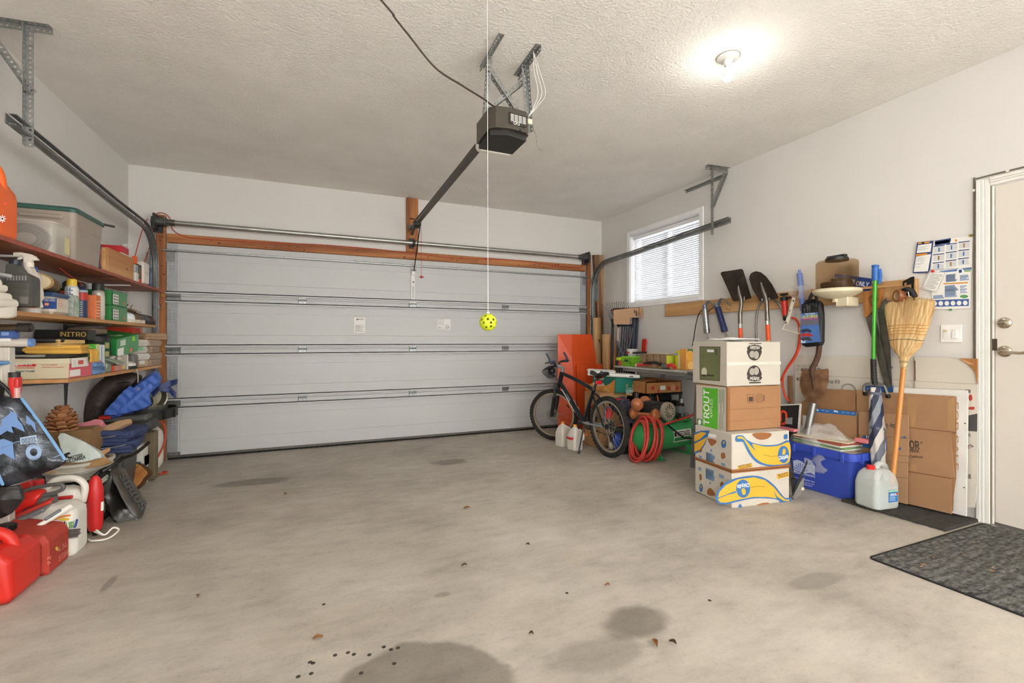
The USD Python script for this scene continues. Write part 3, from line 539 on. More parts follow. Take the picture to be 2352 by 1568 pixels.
def banana_box(z,up,label):
    t,F,Lf = carton('banana_box',label,2.600,2.285,z,.492,.38,.243,-7,OFFB,None); F.k = Lf.k = K3
    W_ = lambda f,pts,n=4,h=.0: f.poly(pts,.0005,.0005+h,n)
    if up:
        t.w('banana',W_(F,[(488,897),(545,893),(575,925),(640,958),(740,976),(850,968),(944,940),(944,1128),(850,1158),(740,1152),(660,1120),(605,1060),(565,985),(545,948),(488,945)]),BLU).w('banana_fill',cat(W_(F,[(500,905),(540,903),(580,945),(620,990),(655,1025),(625,970),(650,968),(740,988),(850,980),(944,955),(944,1112),(850,1142),(750,1138),(675,1105),(622,1050),(585,985),(548,925),(502,920)],4,.0005)),YEL)
        t.w('banana_line',F.line([(718,1055),(780,1070),(845,1067)],.0025,.0004,.0015,4),m('6B5A22',.7)); logo(t,F,893,1055,47,74)
        t.w('handle_hole',F.poly([(628,878),(645,905),(680,926),(725,928),(770,912),(792,880),(760,870),(690,868)],.0006,.0006,3),BRN)
        t.w('quality_patch',F.poly([(497,1158),(620,1128),(632,1160),(505,1190)],.0005,.0006),YEL).w('lettering',cat(F.text('SELECTED QUALITY',507,1160,618,1136,13,True,.0012),F.text('CLASS EXTRA',515,1176,618,1154,15,True,.0012)),INKB)
        t.w('mark',F.poly([(898,888),(926,883),(926,920),(898,922)],.0005,.0006,4),BLU)
        t.w('banana_tip',cat(W_(Lf,[(131,868),(190,852),(262,850),(245,905),(225,965),(185,1030),(131,1052)],0)),BLU).w('banana_fill',cat(W_(Lf,[(131,888),(190,862),(235,872),(180,925),(131,945)],0,.0005),W_(Lf,[(131,965),(195,932),(243,905),(215,965),(180,1012),(131,1035)],0,.0005)),YEL)
        for P in([(246,918),(316,935),(314,958),(282,982),(262,965)],[(174,990),(192,990),(194,1030),(176,1035)],[(362,1045),(388,1042),(396,1080),(372,1095),(360,1078)]): t.w('vent_hole',Lf.poly(P,.0006,.0006,3),BRN)
        logo(t,Lf,383,965,22,36); t.w('sticker',Lf.poly([(252,875),(318,885),(316,915),(250,905)],.0006,.0008),PAPER)
        pr =[lines(Lf,232,1045,308,1128,9,.3,.45,2),Lf.ell(275,1021,9,13,.0005,.0006),Lf.rect(170,1062,198,1100,.0005,.0006),Lf.rect(362,1125,396,1160,.0005,.0006)]
        t.p('lid_edge',B(-.003,.495,-.004,.384,-.011,.003,.002),BRN)
    else:
        t.w('banana',W_(F,[(312,1440),(330,1370),(395,1300),(500,1255),(640,1237),(740,1262),(820,1325),(880,1400),(910,1428),(956,1428),(956,1466),(880,1478),(845,1445),(760,1432),(640,1432),(520,1455),(400,1482),(345,1478)]),BLU).w('banana_fill',cat(W_(F,[(330,1440),(350,1425),(420,1400),(520,1375),(480,1368),(400,1400),(330,1425),(345,1375),(400,1318),(500,1268),(640,1250),(735,1275),(810,1335),(870,1410),(905,1440),(945,1443),(940,1455),(890,1450),(838,1415),(805,1362),(835,1432),(760,1420),(640,1418),(520,1440),(400,1468),(350,1465)],0,.0005)),YEL)
        t.w('banana_line',F.line([(612,1336),(680,1328),(730,1332)],.0025,.0004,.0015,4),m('6B5A22',.7)); logo(t,F,547,1348,60,78,-1)
        t.w('handle_hole',F.poly([(650,1508),(670,1485),(715,1470),(760,1468),(795,1488),(720,1500)],.0006,.0006,0),BRN)
        t.w('quality_patch',F.poly([(832,1228),(938,1202),(942,1240),(845,1268)],.0005,.0006),YEL).w('lettering',cat(F.text('CLASS EXTRA',932,1212,846,1235,15,True,.0012),F.text('SELECTED QUALITY',935,1232,848,1252,11,True,.0012)),INKB)
        t.w('mark',F.ell(523,1502,15,20,.0005,.0006),BLU)
        for P in([(243,1360),(270,1343),(308,1390),(300,1410),(245,1400)],[(174,1228),(190,1228),(193,1270),(178,1275)],[(353,1300),(375,1292),(383,1330),(362,1345)]): t.w('vent_hole',Lf.poly(P,.0006,.0006,3),BRN)
        logo(t,Lf,189,1342,15,36); pr =[lines(Lf,228,1190,304,1265,9,.3,.45,3),Lf.rect(165,1160,190,1195,.0005,.0006),Lf.rect(344,1222,384,1265,.0005,.0006),Lf.ell(265,1300,8,12,.0005,.0006)]
        t.p('lid_edge',B(-.003,.495,-.004,.384,.238,.246,.002),BRN)
    t.w('print',cat(pr),m('7E96B4',.7),kind='stuff')
banana_box(z0+.002,False,'white fruit carton with an upside-down yellow banana print, bottom of the stack')
banana_box(z0+.262,True,'white fruit carton with an upright yellow banana print, second from the floor')
t,F,Lf = carton('apple_box','brown carton with a green and white end panel, third box up the stack',2.648,2.365,z0+.508,.478,.33,.307,-6,m('A27650',.85,v=.05,s=5)); F.k = Lf.k = K3
q = t.w('end_panel',Lf.poly([(148,458),(402,482),(402,872),(150,815)],.0006,.0006),OFFW)
q.w('green_panel',Lf.poly([(202,482),(333,492),(331,845),(202,815)],.0005,.0013),GRN)
q.w('lettering',Lf.text('TROUT',235,805,235,497,46,True,.0019),m('F2F0EA',.6)); q.w('lettering',Lf.text('APPLES',277,742,277,578,22,False,.0019),m('DDE6C8',.6))
q.w('print',cat([Lf.rect(x,500,x+6,620+90*(i%2),.0004,.0014)for i,x in enumerate(range(345,385,12))]+[Lf.rect(x,700,x+5,840,.0004,.0014)for x in(346,358,372)]+[Lf.rect(296,560+10*i,318,565+10*i,.0004,.0019)for i in range(24)]+[Lf.rect(156,490+12*i,190,495+12*i,.0004,.0014)for i in range(6)]),m('8C9A80',.7),kind='stuff')
q.w('recycling_badge',Lf.rect(154,745,198,810,.0005,.0013),m('3F7E4C',.6)).w('badge_mark',Lf.ell(177,778,14,22,.0004,.0018),m('E6EBE2',.6))
t.w('stamp',cat(F.line([(583,541),(638,538),(640,610),(585,612),(583,541)],.0016,.0004,.0005),F.poly([(596,562),(632,562),(632,600),(596,600)],.0003,.0005)),m('4B3A2A',.8))
t.w('stamp',cat([F.line([(690+r*math.cos(a),572+1.1*r*math.sin(a))for a in np.linspace(0,6.3,25)],.0014,.0004,.0005)for r in(36,26,12)]+[F.rect(724,545,731,595,.0003,.0005)]),m('6B4E33',.8))
t.w('crease',cat(F.line([(412,672),(868,648)],.0016,.0003,.0005),F.line([(412,775),(868,740)],.0012,.0003,.0005)),m('8A5B36',.8)); t.p('flap_seam',B(.0,.02,-.0022,.001,.004,.303),m('8F6038',.85))
t,F,Lf = carton('pear_box','white pear carton with two oval PEARS badges, top of the stack',2.655,2.375,z0+.818,.480,.36,.315,-6,OFFW); F.k = Lf.k = K3
q = t.w('olive_panel',Lf.poly([(178,132),(352,135),(347,424),(180,412)],.0006,.0006),OLV)
q.w('panel_border',cat(Lf.line([(178,132),(352,135),(347,424),(180,412),(178,132)],.004,.0004,.0013)),INKB); q.w('emblem',Lf.ell(215,348,24,38,.0004,.0013),m('CFCAB4',.7)); q.w('emblem_base',Lf.poly([(196,370),(232,372),(228,388),(200,386)],.0004,.0018),INKB)
q.w('plate',Lf.poly([(238,370),(300,374),(302,386),(240,384)],.0004,.0013),m('3C3B2E',.7)); q.w('sticker',Lf.poly([(240,155),(300,158),(298,180),(242,178)],.0005,.0013),m('E9EEF0',.5)); q.w('lettering',Lf.text('FANCY PEARS',320,205,320,150,18,True,.0013),INKB)
for s_,yc in((-1,185),(1,358)):
    e = t.w('badge',cat(F.poly([(588,yc+s_*25),(590,yc-s_*20),(610,yc-s_*52),(645,yc-s_*66),(678,yc-s_*52),(698,yc-s_*20),(700,yc+s_*25)],.0005,.0005,3)),INKB)
    e.w('badge_fruit',cat(F.ell(625,yc-s_*12,24,30,.0004,.0011),F.ell(660,yc-s_*18,22,34,.0004,.0011)),m('A39C90',.7))
    e.w('badge_banner',F.poly([(580,yc+s_*42),(590,yc+s_*22),(645,yc+s_*34),(700,yc+s_*22),(710,yc+s_*42),(690,yc+s_*64),(645,yc+s_*72),(600,yc+s_*64)],.0004,.0016),INKB)
    e.w('lettering',F.text('PEARS',645-s_*40,yc+s_*47,645+s_*40,yc+s_*47,26,True,.0021),m('DAD3C6',.7))
t.w('print',cat(F.rect(600,101,705,108,.0003,.0005),F.rect(600,436,700,444,.0003,.0005)),INKB); t.p('lid_lip',B(-.002,.482,-.0035,.36,.158,.1615),m('C9C0B0',.8))
t.p('tape',B(-.003,.481,-.0032,.001,.15,.17),m('DCD4C4',.4))
solo('foam_sheet','crumpled white foam sheet on top of the pear carton','packing foam',mv(wob(grid(lambda a,b:(a*.30,b*.2,.018+.02*math.sin(6*a+2*b)*math.sin(3.1*b)*math.sin(3.1*a)),24,18,.004),.010,12,5),2.735,2.42,z0+1.134),m('F0EEEA',.6))

# ================= wall board and the tools hung from it =================
K2,K5,K4 = crop(1560,560,3.92),crop(1780,520,3.5635),crop(1780,800,3.5635)
t = thing('tool_rail','pale timber rail on the right wall that the tools hang from','board',(XR,3.0,1.54)); t.w('board',B(XR-.036,XR-.001,1.80,4.256,1.475,1.615,.004),wood('B98B58','D0A672','y',14,.65,.0005))
rr = random.Random(3)
for _ in range(9): t.w('nail',C(.004,.003,(XR-.0385,rr.uniform(1.9,4.2),rr.uniform(1.49,1.60)),'x',8),DARK)
SHV = m('4A423B',.4,.75,.2,12); ORG = m('E2541E',.5); ASH = wood('C89A60','DDB67F','z',20,.5)
def hang(f,u,v,h=0): return f.w(u,v,h)
# square shovel
f = wallR(.13,K2); t = thing('square_shovel','square-mouth steel shovel hung blade up with an orange grip','shovel',f.w(555,500))
P =[f.q(*p)for p in((400,265),(412,250),(565,222),(578,232),(637,486),(605,492),(548,505),(478,513),(468,500))]
cxa = f.q(555,500); t.w('blade',tf(dish(Polygon(P).buffer(-.004).buffer(.004),.0035,lambda x,y:-.03+.9*(x-cxa[0])**2+.12*(y-cxa[1])),f.F),SHV)
t.w('socket',tube(sp([f.w(548,375,.025),f.w(556,440,.022),f.w(568,520,.012),f.w(556,620,.01),f.w(556,715,.01)],6),.018,12,scale=np.interp(np.linspace(0,1,25),[0,.3,1],[.35,.9,1.1])),m('7F786E',.35,.8,.15,20))
t.w('rivet_ring',cat(rod(f.w(556,715,.01),f.w(557,755,.01),.0195)),STEEL); t.w('grip',rod(f.w(557,752,.01),f.w(560,842,.01),.0185,14),ORG); t.w('shaft',rod(f.w(560,842,.01),f.w(562,1180,.01),.0165,12),ASH); t.w('hook',tube(sp([f.w(600,470,.02),f.w(606,500,.03),f.w(592,522,.02),f.w(575,505,.0)],5),.003,6),CHROME)
# round shovel
t = thing('round_shovel','pointed round-mouth shovel hung blade up beside the red pump','shovel',f.w(790,500))
P =[f.q(*p)for p in((634,320),(638,285),(655,258),(690,243),(730,253),(772,290),(822,362),(858,435),(880,486),(830,494),(790,498),(705,512),(690,480),(655,410))]
cxa = f.q(770,430); t.w('blade',tf(dish(Polygon(P).buffer(-.01).buffer(.01),.0035,lambda x,y:-.03+.8*(x-cxa[0])**2+.10*(y-cxa[1])),f.F),SHV)
t.w('socket',tube(sp([f.w(750,345,.02),f.w(772,420,.02),f.w(792,500,.012),f.w(797,600,.01),f.w(801,690,.01)],6),.018,12,scale=np.interp(np.linspace(0,1,25),[0,.3,1],[.35,.9,1.1])),m('7F786E',.35,.8,.15,20))
t.w('rivet_ring',rod(f.w(800,685,.01),f.w(803,725,.01),.0195),STEEL); t.w('grip',rod(f.w(803,722,.01),f.w(810,865,.01),.0185,14),ORG); t.w('shaft',rod(f.w(810,865,.01),f.w(812,1180,.01),.0165,12),ASH); t.w('tread',cat(rod(f.w(760,490,.015),f.w(758,508,.02),.006),rod(f.w(820,485,.015),f.w(826,500,.02),.006)),STEEL)
fb = wallR(.07,K2); solo('bent_tube','grey steel tube bent into an arch behind the round shovel','tube',tube(sp([fb.w(695,1150),fb.w(694,860),fb.w(693,700),fb.w(708,590),fb.w(735,530),fb.w(775,503),fb.w(830,492),fb.w(880,520),fb.w(938,590)],6),.010,10),m('8B8883',.35,.8,.12,15))
# grease guns
def gun(label,col,axis,lever,hose,nz,cap):
    f = wallR(.075,K2); a,b = f.w(*axis[0]),f.w(*axis[1]); t = thing('grease_gun',label,'grease gun',b); d_ =(b-a)/np.linalg.norm(b-a)
    t.w('barrel',rod(a,b,.029,20),col); t.w('end_cap',rod(b-d_*.03,b+d_*.012,.031,20),cap); t.w('band',cat([rod(a+d_*k,a+d_*(k+.006),.0305,20)for k in(.10,.135)]),cap)
    t.w('head',cat(rod(a-d_*.045,a+d_*.004,.022,14),tube(sp([a-d_*.03,f.w(*lever[0]),f.w(*lever[1])],5),.013,8)),m('6F7A8C',.4,.6,.1,20))
    t.w('lever',tube(sp([f.w(*p,.01)for p in lever],6),.007,8),m('868C93',.35,.8)); t.w('plunger',cat(rod(b,f.w(*nz),.006,8),RB(.02,.02,.02,.008,f.w(*nz),2)),STEEL)
    t.w('hose',tube(sp([f.w(*p,.012)for p in hose],6),.0045,8),BLACK)
gun('chrome grease gun with a long black hose hung on the rail',m('A8AAAA',.28,.9,.06),((232,585),(250,790)),[(240,540),(262,515),(290,520),(318,570)],[(215,590),(180,640),(155,740),(140,840),(125,915)],(256,845),m('8A8C8C',.3,.9))
gun('dark blue grease gun hung beside the chrome one',m('23315E',.35,.2,.1),((347,570),(408,775)),[(350,545),(370,500),(400,492),(440,525),(470,548)],[(335,555),(310,575),(285,590),(272,610)],(428,828),m('2A3A6B',.35,.2))
# siphon pump with hoses
f = wallR(.06,K2); t = thing('siphon_pump','red hand siphon pump with a long orange hose hung on the rail','pump',f.w(955,600))
t.w('barrel',rod(f.w(945,505),f.w(957,645),.0245,18),m('C5281C',.35)); t.w('collar',cat(rod(f.w(942,478),f.w(946,512),.028,18),rod(f.w(957,640),f.w(959,668),.022,16),rod(f.w(943,462),f.w(942,480),.008),rod(f.w(959,668),f.w(944,680),.012)),BLACK)
t.w('handle',cat(RB(.014,.07,.018,.007,f.w(944,452),2),rod(f.w(960,490),f.w(1010,475),.009)),BLACK); t.w('nozzle',rod(f.w(1005,476),f.w(1032,466),.0085),m('C5281C',.35)); 
HOSE = m('DC4428',.4)
t.w('outlet_hose',tube(sp([f.w(1012,662),f.w(1045,672),f.w(1072,712),f.w(1082,770),f.w(1080,850),f.w(1070,930),f.w(1045,1000),f.w(985,1090),f.w(945,1160),f.w(915,1230)],7),.0085,10),HOSE); t.w('inlet_hose',tube(sp([f.w(1095,830,.01),f.w(1088,940,.015),f.w(1040,1040,.015),f.w(975,1130,.015),f.w(945,1200,.015),f.w(942,1290,.01),f.w(965,1370,.01),f.w(998,1412,.01)],7),.0085,10),HOSE)
f = wallR(.085,K2); t = thing('staple_frame','cream metal bar with a thin bent wire frame hanging by the red pump','tool',f.w(1000,600))
t.w('bar',f.poly([(1026,470),(1052,484),(985,722),(958,712)],.008),m('E6DFCB',.5)); t.w('lettering',f.text('MASTER',968,655,1003,588,22,True,.0085),m('6B5A40',.6)); t.w('bolt',cat([tf(C(.006,.004,n=10),f.F@fr((*f.q(x,y),.008),(1,0,0),(0,1,0)))for x,y in((1036,510),(968,706))]),DARK)
t.w('wire_frame',tube([f.w(962,705,.004),f.w(932,765,.004),f.w(1085,808,.004),f.w(1090,745,.004)],.0055,8),m('E6DFCB',.5))
f = wallR(.06,K2); t = thing('tube_in_bag','pale blue tapered tube in a clear bag standing behind the rail','tube',f.w(1108,540))
t.w('tube',rod(f.w(1116,600),f.w(1084,262),.021,14),m('6F86C8',.45)); t.w('tip',rod(f.w(1084,262),f.w(1082,232),.010,10),m('6F86C8',.45)); t.w('bag',wob(tf(L([(.045,-.10),(.062,-.02),(.068,.05),(.05,.09),(.03,.11)],20),fr(f.w(1105,440),(0,1,0),(0,.1,1))@Rm(0)),.02,16,2),see('F1F1EF',.32,.2))
# pouch with printed card
f = wallR(.125,K5); t = thing('duster_pouch','black drawstring pouch with a blue printed car card hung on the rail','pouch',f.w(310,800))
P = np.array([f.q(*p)for p in((226,640),(262,600),(318,592),(378,612),(398,660),(402,780),(400,940),(385,972),(260,984),(226,965),(214,800))]); pg = Polygon(P).buffer(-.01).buffer(.01)
bag = dish(pg,.05,lambda x,y: 0*x,.02); c = pg.centroid; vv = bag.vertices; dd = np.array([pg.boundary.distance(Point(x,y))for x,y in vv[:,:2]]); vv[:,2]=(vv[:,2]-.025)*np.clip(dd/.03,.15,1)**.5; vv[:,2]+=.006*np.sin(vv[:,0]*260)*np.clip((vv[:,1]-f.q(300,720)[1])/.05,0,1); bag.vertices = vv
t.w('pouch',tf(bag,f.F),m('1B1B1C',.5,v=.15,s=20)); t.w('strap',cat(tube(sp([f.w(285,600,.01),f.w(300,555,.005),f.w(322,525,-.01),f.w(340,560,.01),f.w(352,615,.012)],6),.010,8),tube(sp([f.w(300,600,.02),f.w(318,560,.015),f.w(330,530,0)],5),.008,8)),m('1E1E1F',.7))
q = t.w('card',f.poly([(226,712),(368,700),(392,940),(232,955)],.001,.026),m('4F75B5',.35)); q.w('card_photo',f.poly([(228,762),(372,750),(378,800),(230,808)],.0005,.027),m('6C6A78',.4))
q.w('lettering',f.text('CALIFORNIA',232,742,368,731,24,True,.027),m('D8DC3C',.4)); q.w('lettering',f.text('CAR DUSTER',236,757,368,748,14,True,.0275),m('E23A8A',.4)); q.w('lettering',f.text('The Original',265,714,345,708,12,False,.027),m('EEF2FA',.4))
for y,c_,w_ in((850,'2E3A52',82),(885,'B8322C',90),(918,'3B3F46',84)): q.w('car_picture',cat(f.poly([(232,y+8),(240,y-8),(262,y-14),(262+w_*.4,y-14),(232+w_,y),(234+w_,y+10)],.0006,.027,3),f.ell(252,y+10,9,9,.0005,.0275),f.ell(300,y+8,9,9,.0005,.0275)),m(c_,.35))
q.w('print',cat(lines(f,330,815,380,935,13,.4,.4,4),f.rect(230,925,268,950,.0004,.027)),m('C4D2EA',.5),kind='stuff')
# feeder
f = wallR(.15,K5); t = thing('feed_hopper','amber see-through hopper with a cream base and black lid on the rail','dispenser',f.w(505,520))
cb,ct = f.w(506,515),f.w(506,280); R_ = np.linalg.norm(f.w(345,400)-f.w(668,400))/2*.94; H_ = ct[2]-cb[2]
t.w('hopper',mv(L([(R_,0),(R_,H_-.012),(R_-.012,H_),(0,H_),(0,H_-.003),(R_-.014,H_-.004),(R_-.003,H_-.014),(R_-.003,0)],48),*cb),see('7A5C3C',.07,.12,0,(.95,.89,.80)),smooth=40)
t.w('base',mv(L([(0,-.095),(.03,-.095),(.03,-.07),(.085,-.062),(R_+.004,-.036),(R_+.02,-.022),(R_+.022,-.004),(R_+.012,.004),(0,.006)],48),*cb),m('DFD3B4',.5)); t.w('wall_bracket',B(cb[0]-.02,XR-.036,cb[1]-.09,cb[1]-.0,cb[2]-.13,cb[2]-.06,.006),m('DFD3B4',.5))
t.w('lid',mv(cat(L([(0,0),(.075,0),(.075,.022),(.066,.03),(0,.03)],32),B(-.018,.018,-.07,.07,.028,.046,.006)),ct[0],ct[1],ct[2]-.002),m('1C1D1F',.4)); t.w('contents',mv(cat(RB(.15,.17,.05,.02,(0,0,.035)),RB(.08,.12,.04,.015,(.02,-.02,.07))),*cb),m('3C3026',.8))
f = wallR(.050,K5); t = thing('recycling_sign','navy RECYCLABLES ONLY sign tucked behind the amber hopper','sign',f.w(640,470)); t.w('panel',f.poly([(495,385),(800,425),(775,530),(470,490)],.004),m('27417F',.5)); t.w('lettering',cat(f.text('RECYCLABLES',478,432,655,452,34,True,.0042),f.text('ONLY',668,462,772,474,36,True,.0042)),m('E9ECF2',.5))
# saws
STS = m('6F6A63',.4,.75,.25,9); HW = wood('9A6130','C08546','z',26,.45)
def saw(label,f,blade,handle,hole,bolts):
    t = thing('hand_saw',label,'saw',f.w(*blade[0])); t.w('blade',f.poly(blade,.0016),STS)
    if handle:
        q = t.w('handle',f.poly(handle,.020,-.009,3,holes=[hole]),HW);[q.w('screw',tf(C(.006,.003,n=12),f.F@fr((*f.q(*b_),.011),(1,0,0),(0,1,0))),m('C9A25A',.3,.9))for b_ in bolts]
saw('rusty hand saw with a carved wooden handle on the right wall',wallR(.055,K5),[(740,735),(815,700),(900,1060),(950,1320),(905,1322),(820,1010)],[(728,590),(735,540),(790,520),(862,500),(885,520),(878,580),(860,640),(845,670),(800,700),(745,745),(735,700),(728,640)],[(768,585),(800,560),(838,565),(845,600),(825,640),(795,648),(780,620)],[(760,712),(785,690),(850,590),(862,600)])
saw('wide grey hand saw hanging behind the wooden-handled one',wallR(.047,K5),[(840,640),(915,580),(935,800),(960,1318),(905,1310),(872,1000)],None,None,())
f = wallR(.09,K5); t = thing('litter_picker','green-poled litter picker with a blue grip hung on the rail','grabber',f.w(812,700)); GRP = m('4FA83A',.4,.3)
t.w('pole',rod(f.w(820,435),f.w(802,1215),.0135,14),GRP); t.w('grip',cat(rod(f.w(822,325),f.w(820,440),.021,16),RB(.045,.035,.02,.009,f.w(822,322),2)),m('2F66B0',.45)); t.w('trigger',tube(sp([f.w(850,345,-.01),f.w(856,400,-.01),f.w(848,465,-.01)],5),.011,8),m('2F66B0',.45))
t.w('sleeve',rod(f.w(804,1210),f.w(800,1275),.015,12),m('A6A8A6',.4,.7)); t.w('pole_label',rod(f.w(805,1105),f.w(803.5,1150),.0139,14),PAPER); t.w('jaw_frame',cat(f.poly([(770,1275),(830,1262),(880,1290),(885,1310),(800,1300),(745,1300)],.014,-.007)),m('A6A8A6',.4,.7))
for P in([(775,1285),(740,1290),(728,1320),(738,1365)],[(868,1290),(895,1305),(912,1345),(925,1385)]): j = t.w('jaw',tube(sp([f.w(*p)for p in P],5),.009,8),m('8E908E',.4,.7)); j.w('jaw_tip',RB(.024,.03,.03,.011,f.w(*P[-1]),2),BLACK)
f = wallR(.06,K5); t = thing('mitre_stick','long wooden stick ending in a black metal corner plate along the rail','stick',f.w(900,480)); t.w('stick',f.poly([(690,497),(1065,465),(1066,482),(690,515)],.018),wood('A87848','C39562','y',20)); t.w('plate',f.poly([(1060,450),(1130,412),(1155,408),(1150,520),(1135,520),(1130,470),(1062,488)],.004,.019,holes=[[(1072,462),(1094,458),(1094,478),(1072,482)]]),m('26251F',.4,.5))
f = wallR(.09,K5); c = f.w(1025,565); t = thing('tape_dispenser','brown packing tape roll on a black dispenser hung at the rail end','tape',c); Mt = fr(c,(0,0,1),(.55,.8,0)); t.w('tape_roll',tf(mv(L([(.028,0),(.042,0),(.043,.002),(.043,.048),(.042,.05),(.028,.05),(.028,0)],32),0,0,-.025),Mt),m('8A4E2C',.3)); t.w('tape_core',tf(mv(L([(.026,0),(.028,0),(.028,.05),(.026,.05),(.026,0)],28),0,0,-.025),Mt),m('BFA17A',.8))
t.w('frame',cat(tube(sp([f.w(1050,520,0),f.w(1095,512,.01),f.w(1135,535,.01),f.w(1155,575,.01)],5),.016,8),RB(.03,.05,.04,.01,f.w(1110,540,.0),2)),BLACK); t.w('cutter',tube([f.w(1092,540,.03),f.w(1112,535,.03),f.w(1120,575,.03)],.004,6),STEEL)
# corn broom leaning, brush up
ft = np.array([3.51,1.822,zf(1.82)+.023]); tp = np.array([3.722,1.815,1.475]); ax =(tp-ft)/np.linalg.norm(tp-ft); LB = np.linalg.norm(tp-ft)
M = fr(ft,(0,-1,0),np.cross(ax,(0,-1,0))); M[:3,2]= ax; M[:3,1]= np.cross(ax,M[:3,0]); t = thing('corn_broom','corn broom standing brush up on its long wooden handle','broom',M=M)
STRAW = m('C49A64',.7,h2='DBBE8A',s=60,st=(1,1,.04),v=0,b=.002,bs=160); hh = LB-.42
t.p('handle',mv(L([(0,0),(.011,0),(.0145,.004),(.0145,hh-.06),(.013,hh)],20),0,0,0),wood('C17A34','DA9A50','z',18,.35)); t.p('hang_hole',C(.004,.03,(0,-.015,.035),'y',10),m('2A1A0E',.8))
prof =[(-.06,.014,.014),(-.005,.022,.02),(.02,.03,.024),(.05,.055,.034),(.09,.082,.038),(.13,.094,.037),(.20,.110,.033),(.28,.128,.03),(.35,.136,.026),(.385,.136,.022),(.405,.120,.016)]
Zs =[p[0]for p in prof]; zz = np.linspace(-.06,.405,40); aw = np.interp(zz,Zs,[p[1]for p in prof]); bw = np.interp(zz,Zs,[p[2]for p in prof]); n = 72; ang = np.arange(n)*2*np.pi/n
V = np.array([((aw[i]+.0022*((k*7+i//5)%3-1)*(zz[i]>.03))*math.copysign(abs(math.cos(a))**.75,math.cos(a)),(bw[i]+.0022*((k*5+i//6)%3-1)*(zz[i]>.03))*math.copysign(abs(math.sin(a))**.8,math.sin(a)),hh+.0+zz[i])for i in range(40)for k,a in enumerate(ang)]+[(0,0,hh+.41),(0,0,hh-.06)])
Fc =[f_ for i in range(39)for k in range(n)for f_ in((i*n+k,i*n+(k+1)%n,(i+1)*n+(k+1)%n),(i*n+k,(i+1)*n+(k+1)%n,(i+1)*n+k))]+[(39*n+k,39*n+(k+1)%n,40*n)for k in range(n)]+[((k+1)%n,k,40*n+1)for k in range(n)]
t.p('brush_head',trimesh.Trimesh(V,Fc,process=False),STRAW,smooth=True); rs = np.random.RandomState(2); st_ =[]
for _ in range(900):
    x = rs.uniform(-1,1); y = rs.uniform(-1,1)*math.sqrt(1-x*x); l0,l1 = rs.uniform(.20,.34),rs.uniform(.36,.435)-.03*x*x
    st_.append(tube([(x*np.interp(l0,Zs,[p[1]for p in prof])*1.02,y*np.interp(l0,Zs,[p[2]for p in prof])*1.08,hh+l0),(x*.138*1.03+rs.normal(0,.003),y*.026*1.2+rs.normal(0,.003),hh+l1)],.0011,3))
t.p('bristles',cat(st_),STRAW,kind='stuff')
for k,(zc,cc)in enumerate(((.132,'4A4A38'),(.172,'C98A2E'),(.192,'C98A2E'),(.212,'C98A2E'),(.232,'C98A2E'))):
    a_,b_ = np.interp(zc,Zs,[p[1]for p in prof])+.002,np.interp(zc,Zs,[p[2]for p in prof])+.002
    t.p('stitching',tube([(a_*math.copysign(abs(math.cos(a))**.75,math.cos(a)),b_*math.copysign(abs(math.sin(a))**.8,math.sin(a)),hh+zc+.003*math.sin(3*a))for a in np.linspace(0,2*np.pi,49)[:-1]],.0018,5,True),m(cc,.7))
t.p('wire_binding',cat([tube([(.0225*math.cos(a)*(.7+.3*(i>3)),.021*math.sin(a)*(.7+.3*(i>3)),hh-.05+i*.008)for a in np.linspace(0,2*np.pi,25)[:-1]],.0022,6,True)for i in range(6)]),m('B9A98C',.35,.8))
# notices
def notice(label,quad,d,cols,k=K5,curl=.0):
    f = wallR(d,k); t = thing('wall_notice',label,'notice',f.w(*quad[0])); t.w('sheet',f.poly(quad,.0008),cols); return t,f
NAV,ORA = m('2F4373',.6),m('D48A2C',.6); GRY = m('9AA1AA',.7)
t,f = notice('large white collection calendar of twelve month grids pinned by the door trim',[(1298,120),(1622,68),(1612,330),(1270,350)],.004,PAPER)
for r in range(3):
    for c_ in range(3):
        x0,y0_ = 1300+c_*102-r*3,158+r*68-c_*17
        t.w('month_heading',f.poly([(x0,y0_),(x0+90,y0_-10),(x0+90,y0_-3),(x0,y0_+8)],.0005,.0008),NAV); t.w('month_grid',cat([f.poly([(x0+3,y0_+14+i*9),(x0+88,y0_+4+i*9),(x0+88,y0_+9+i*9),(x0+3,y0_+19+i*9)],.0003,.0008)for i in range(5)]),m('B9BFC8',.7),kind='stuff')
        t.w('collection_mark',f.poly([(x0+38,y0_+12),(x0+50,y0_+10),(x0+50,y0_+44),(x0+38,y0_+46)],.0004,.0012),m(('5577A8','5577A8','A8763A')[(r*2+c_)%3],.6))
t.w('heading',cat(lines(f,1310,112,1450,142,3,.3,.4,3)),NAV); t.w('pin',tf(C(.008,.008,n=12),f.F@fr((*f.q(1608,72),.001),(1,0,0),(0,1,0))),m('8C7A22',.4)); t.w('banner_mark',f.ell(1482,112,9,10,.0004,.0008),ORA)
t,f = notice('navy-edged two-panel notice overlapping the calendar on its left',[(1163,128),(1298,113),(1265,375),(1128,380)],.012,NAV); t.w('panel',cat(f.poly([(1172,152),(1284,135),(1275,205),(1160,215)],.0004,.0009),f.poly([(1156,245),(1278,222),(1252,365),(1136,370)],.0004,.0009)),PAPER)
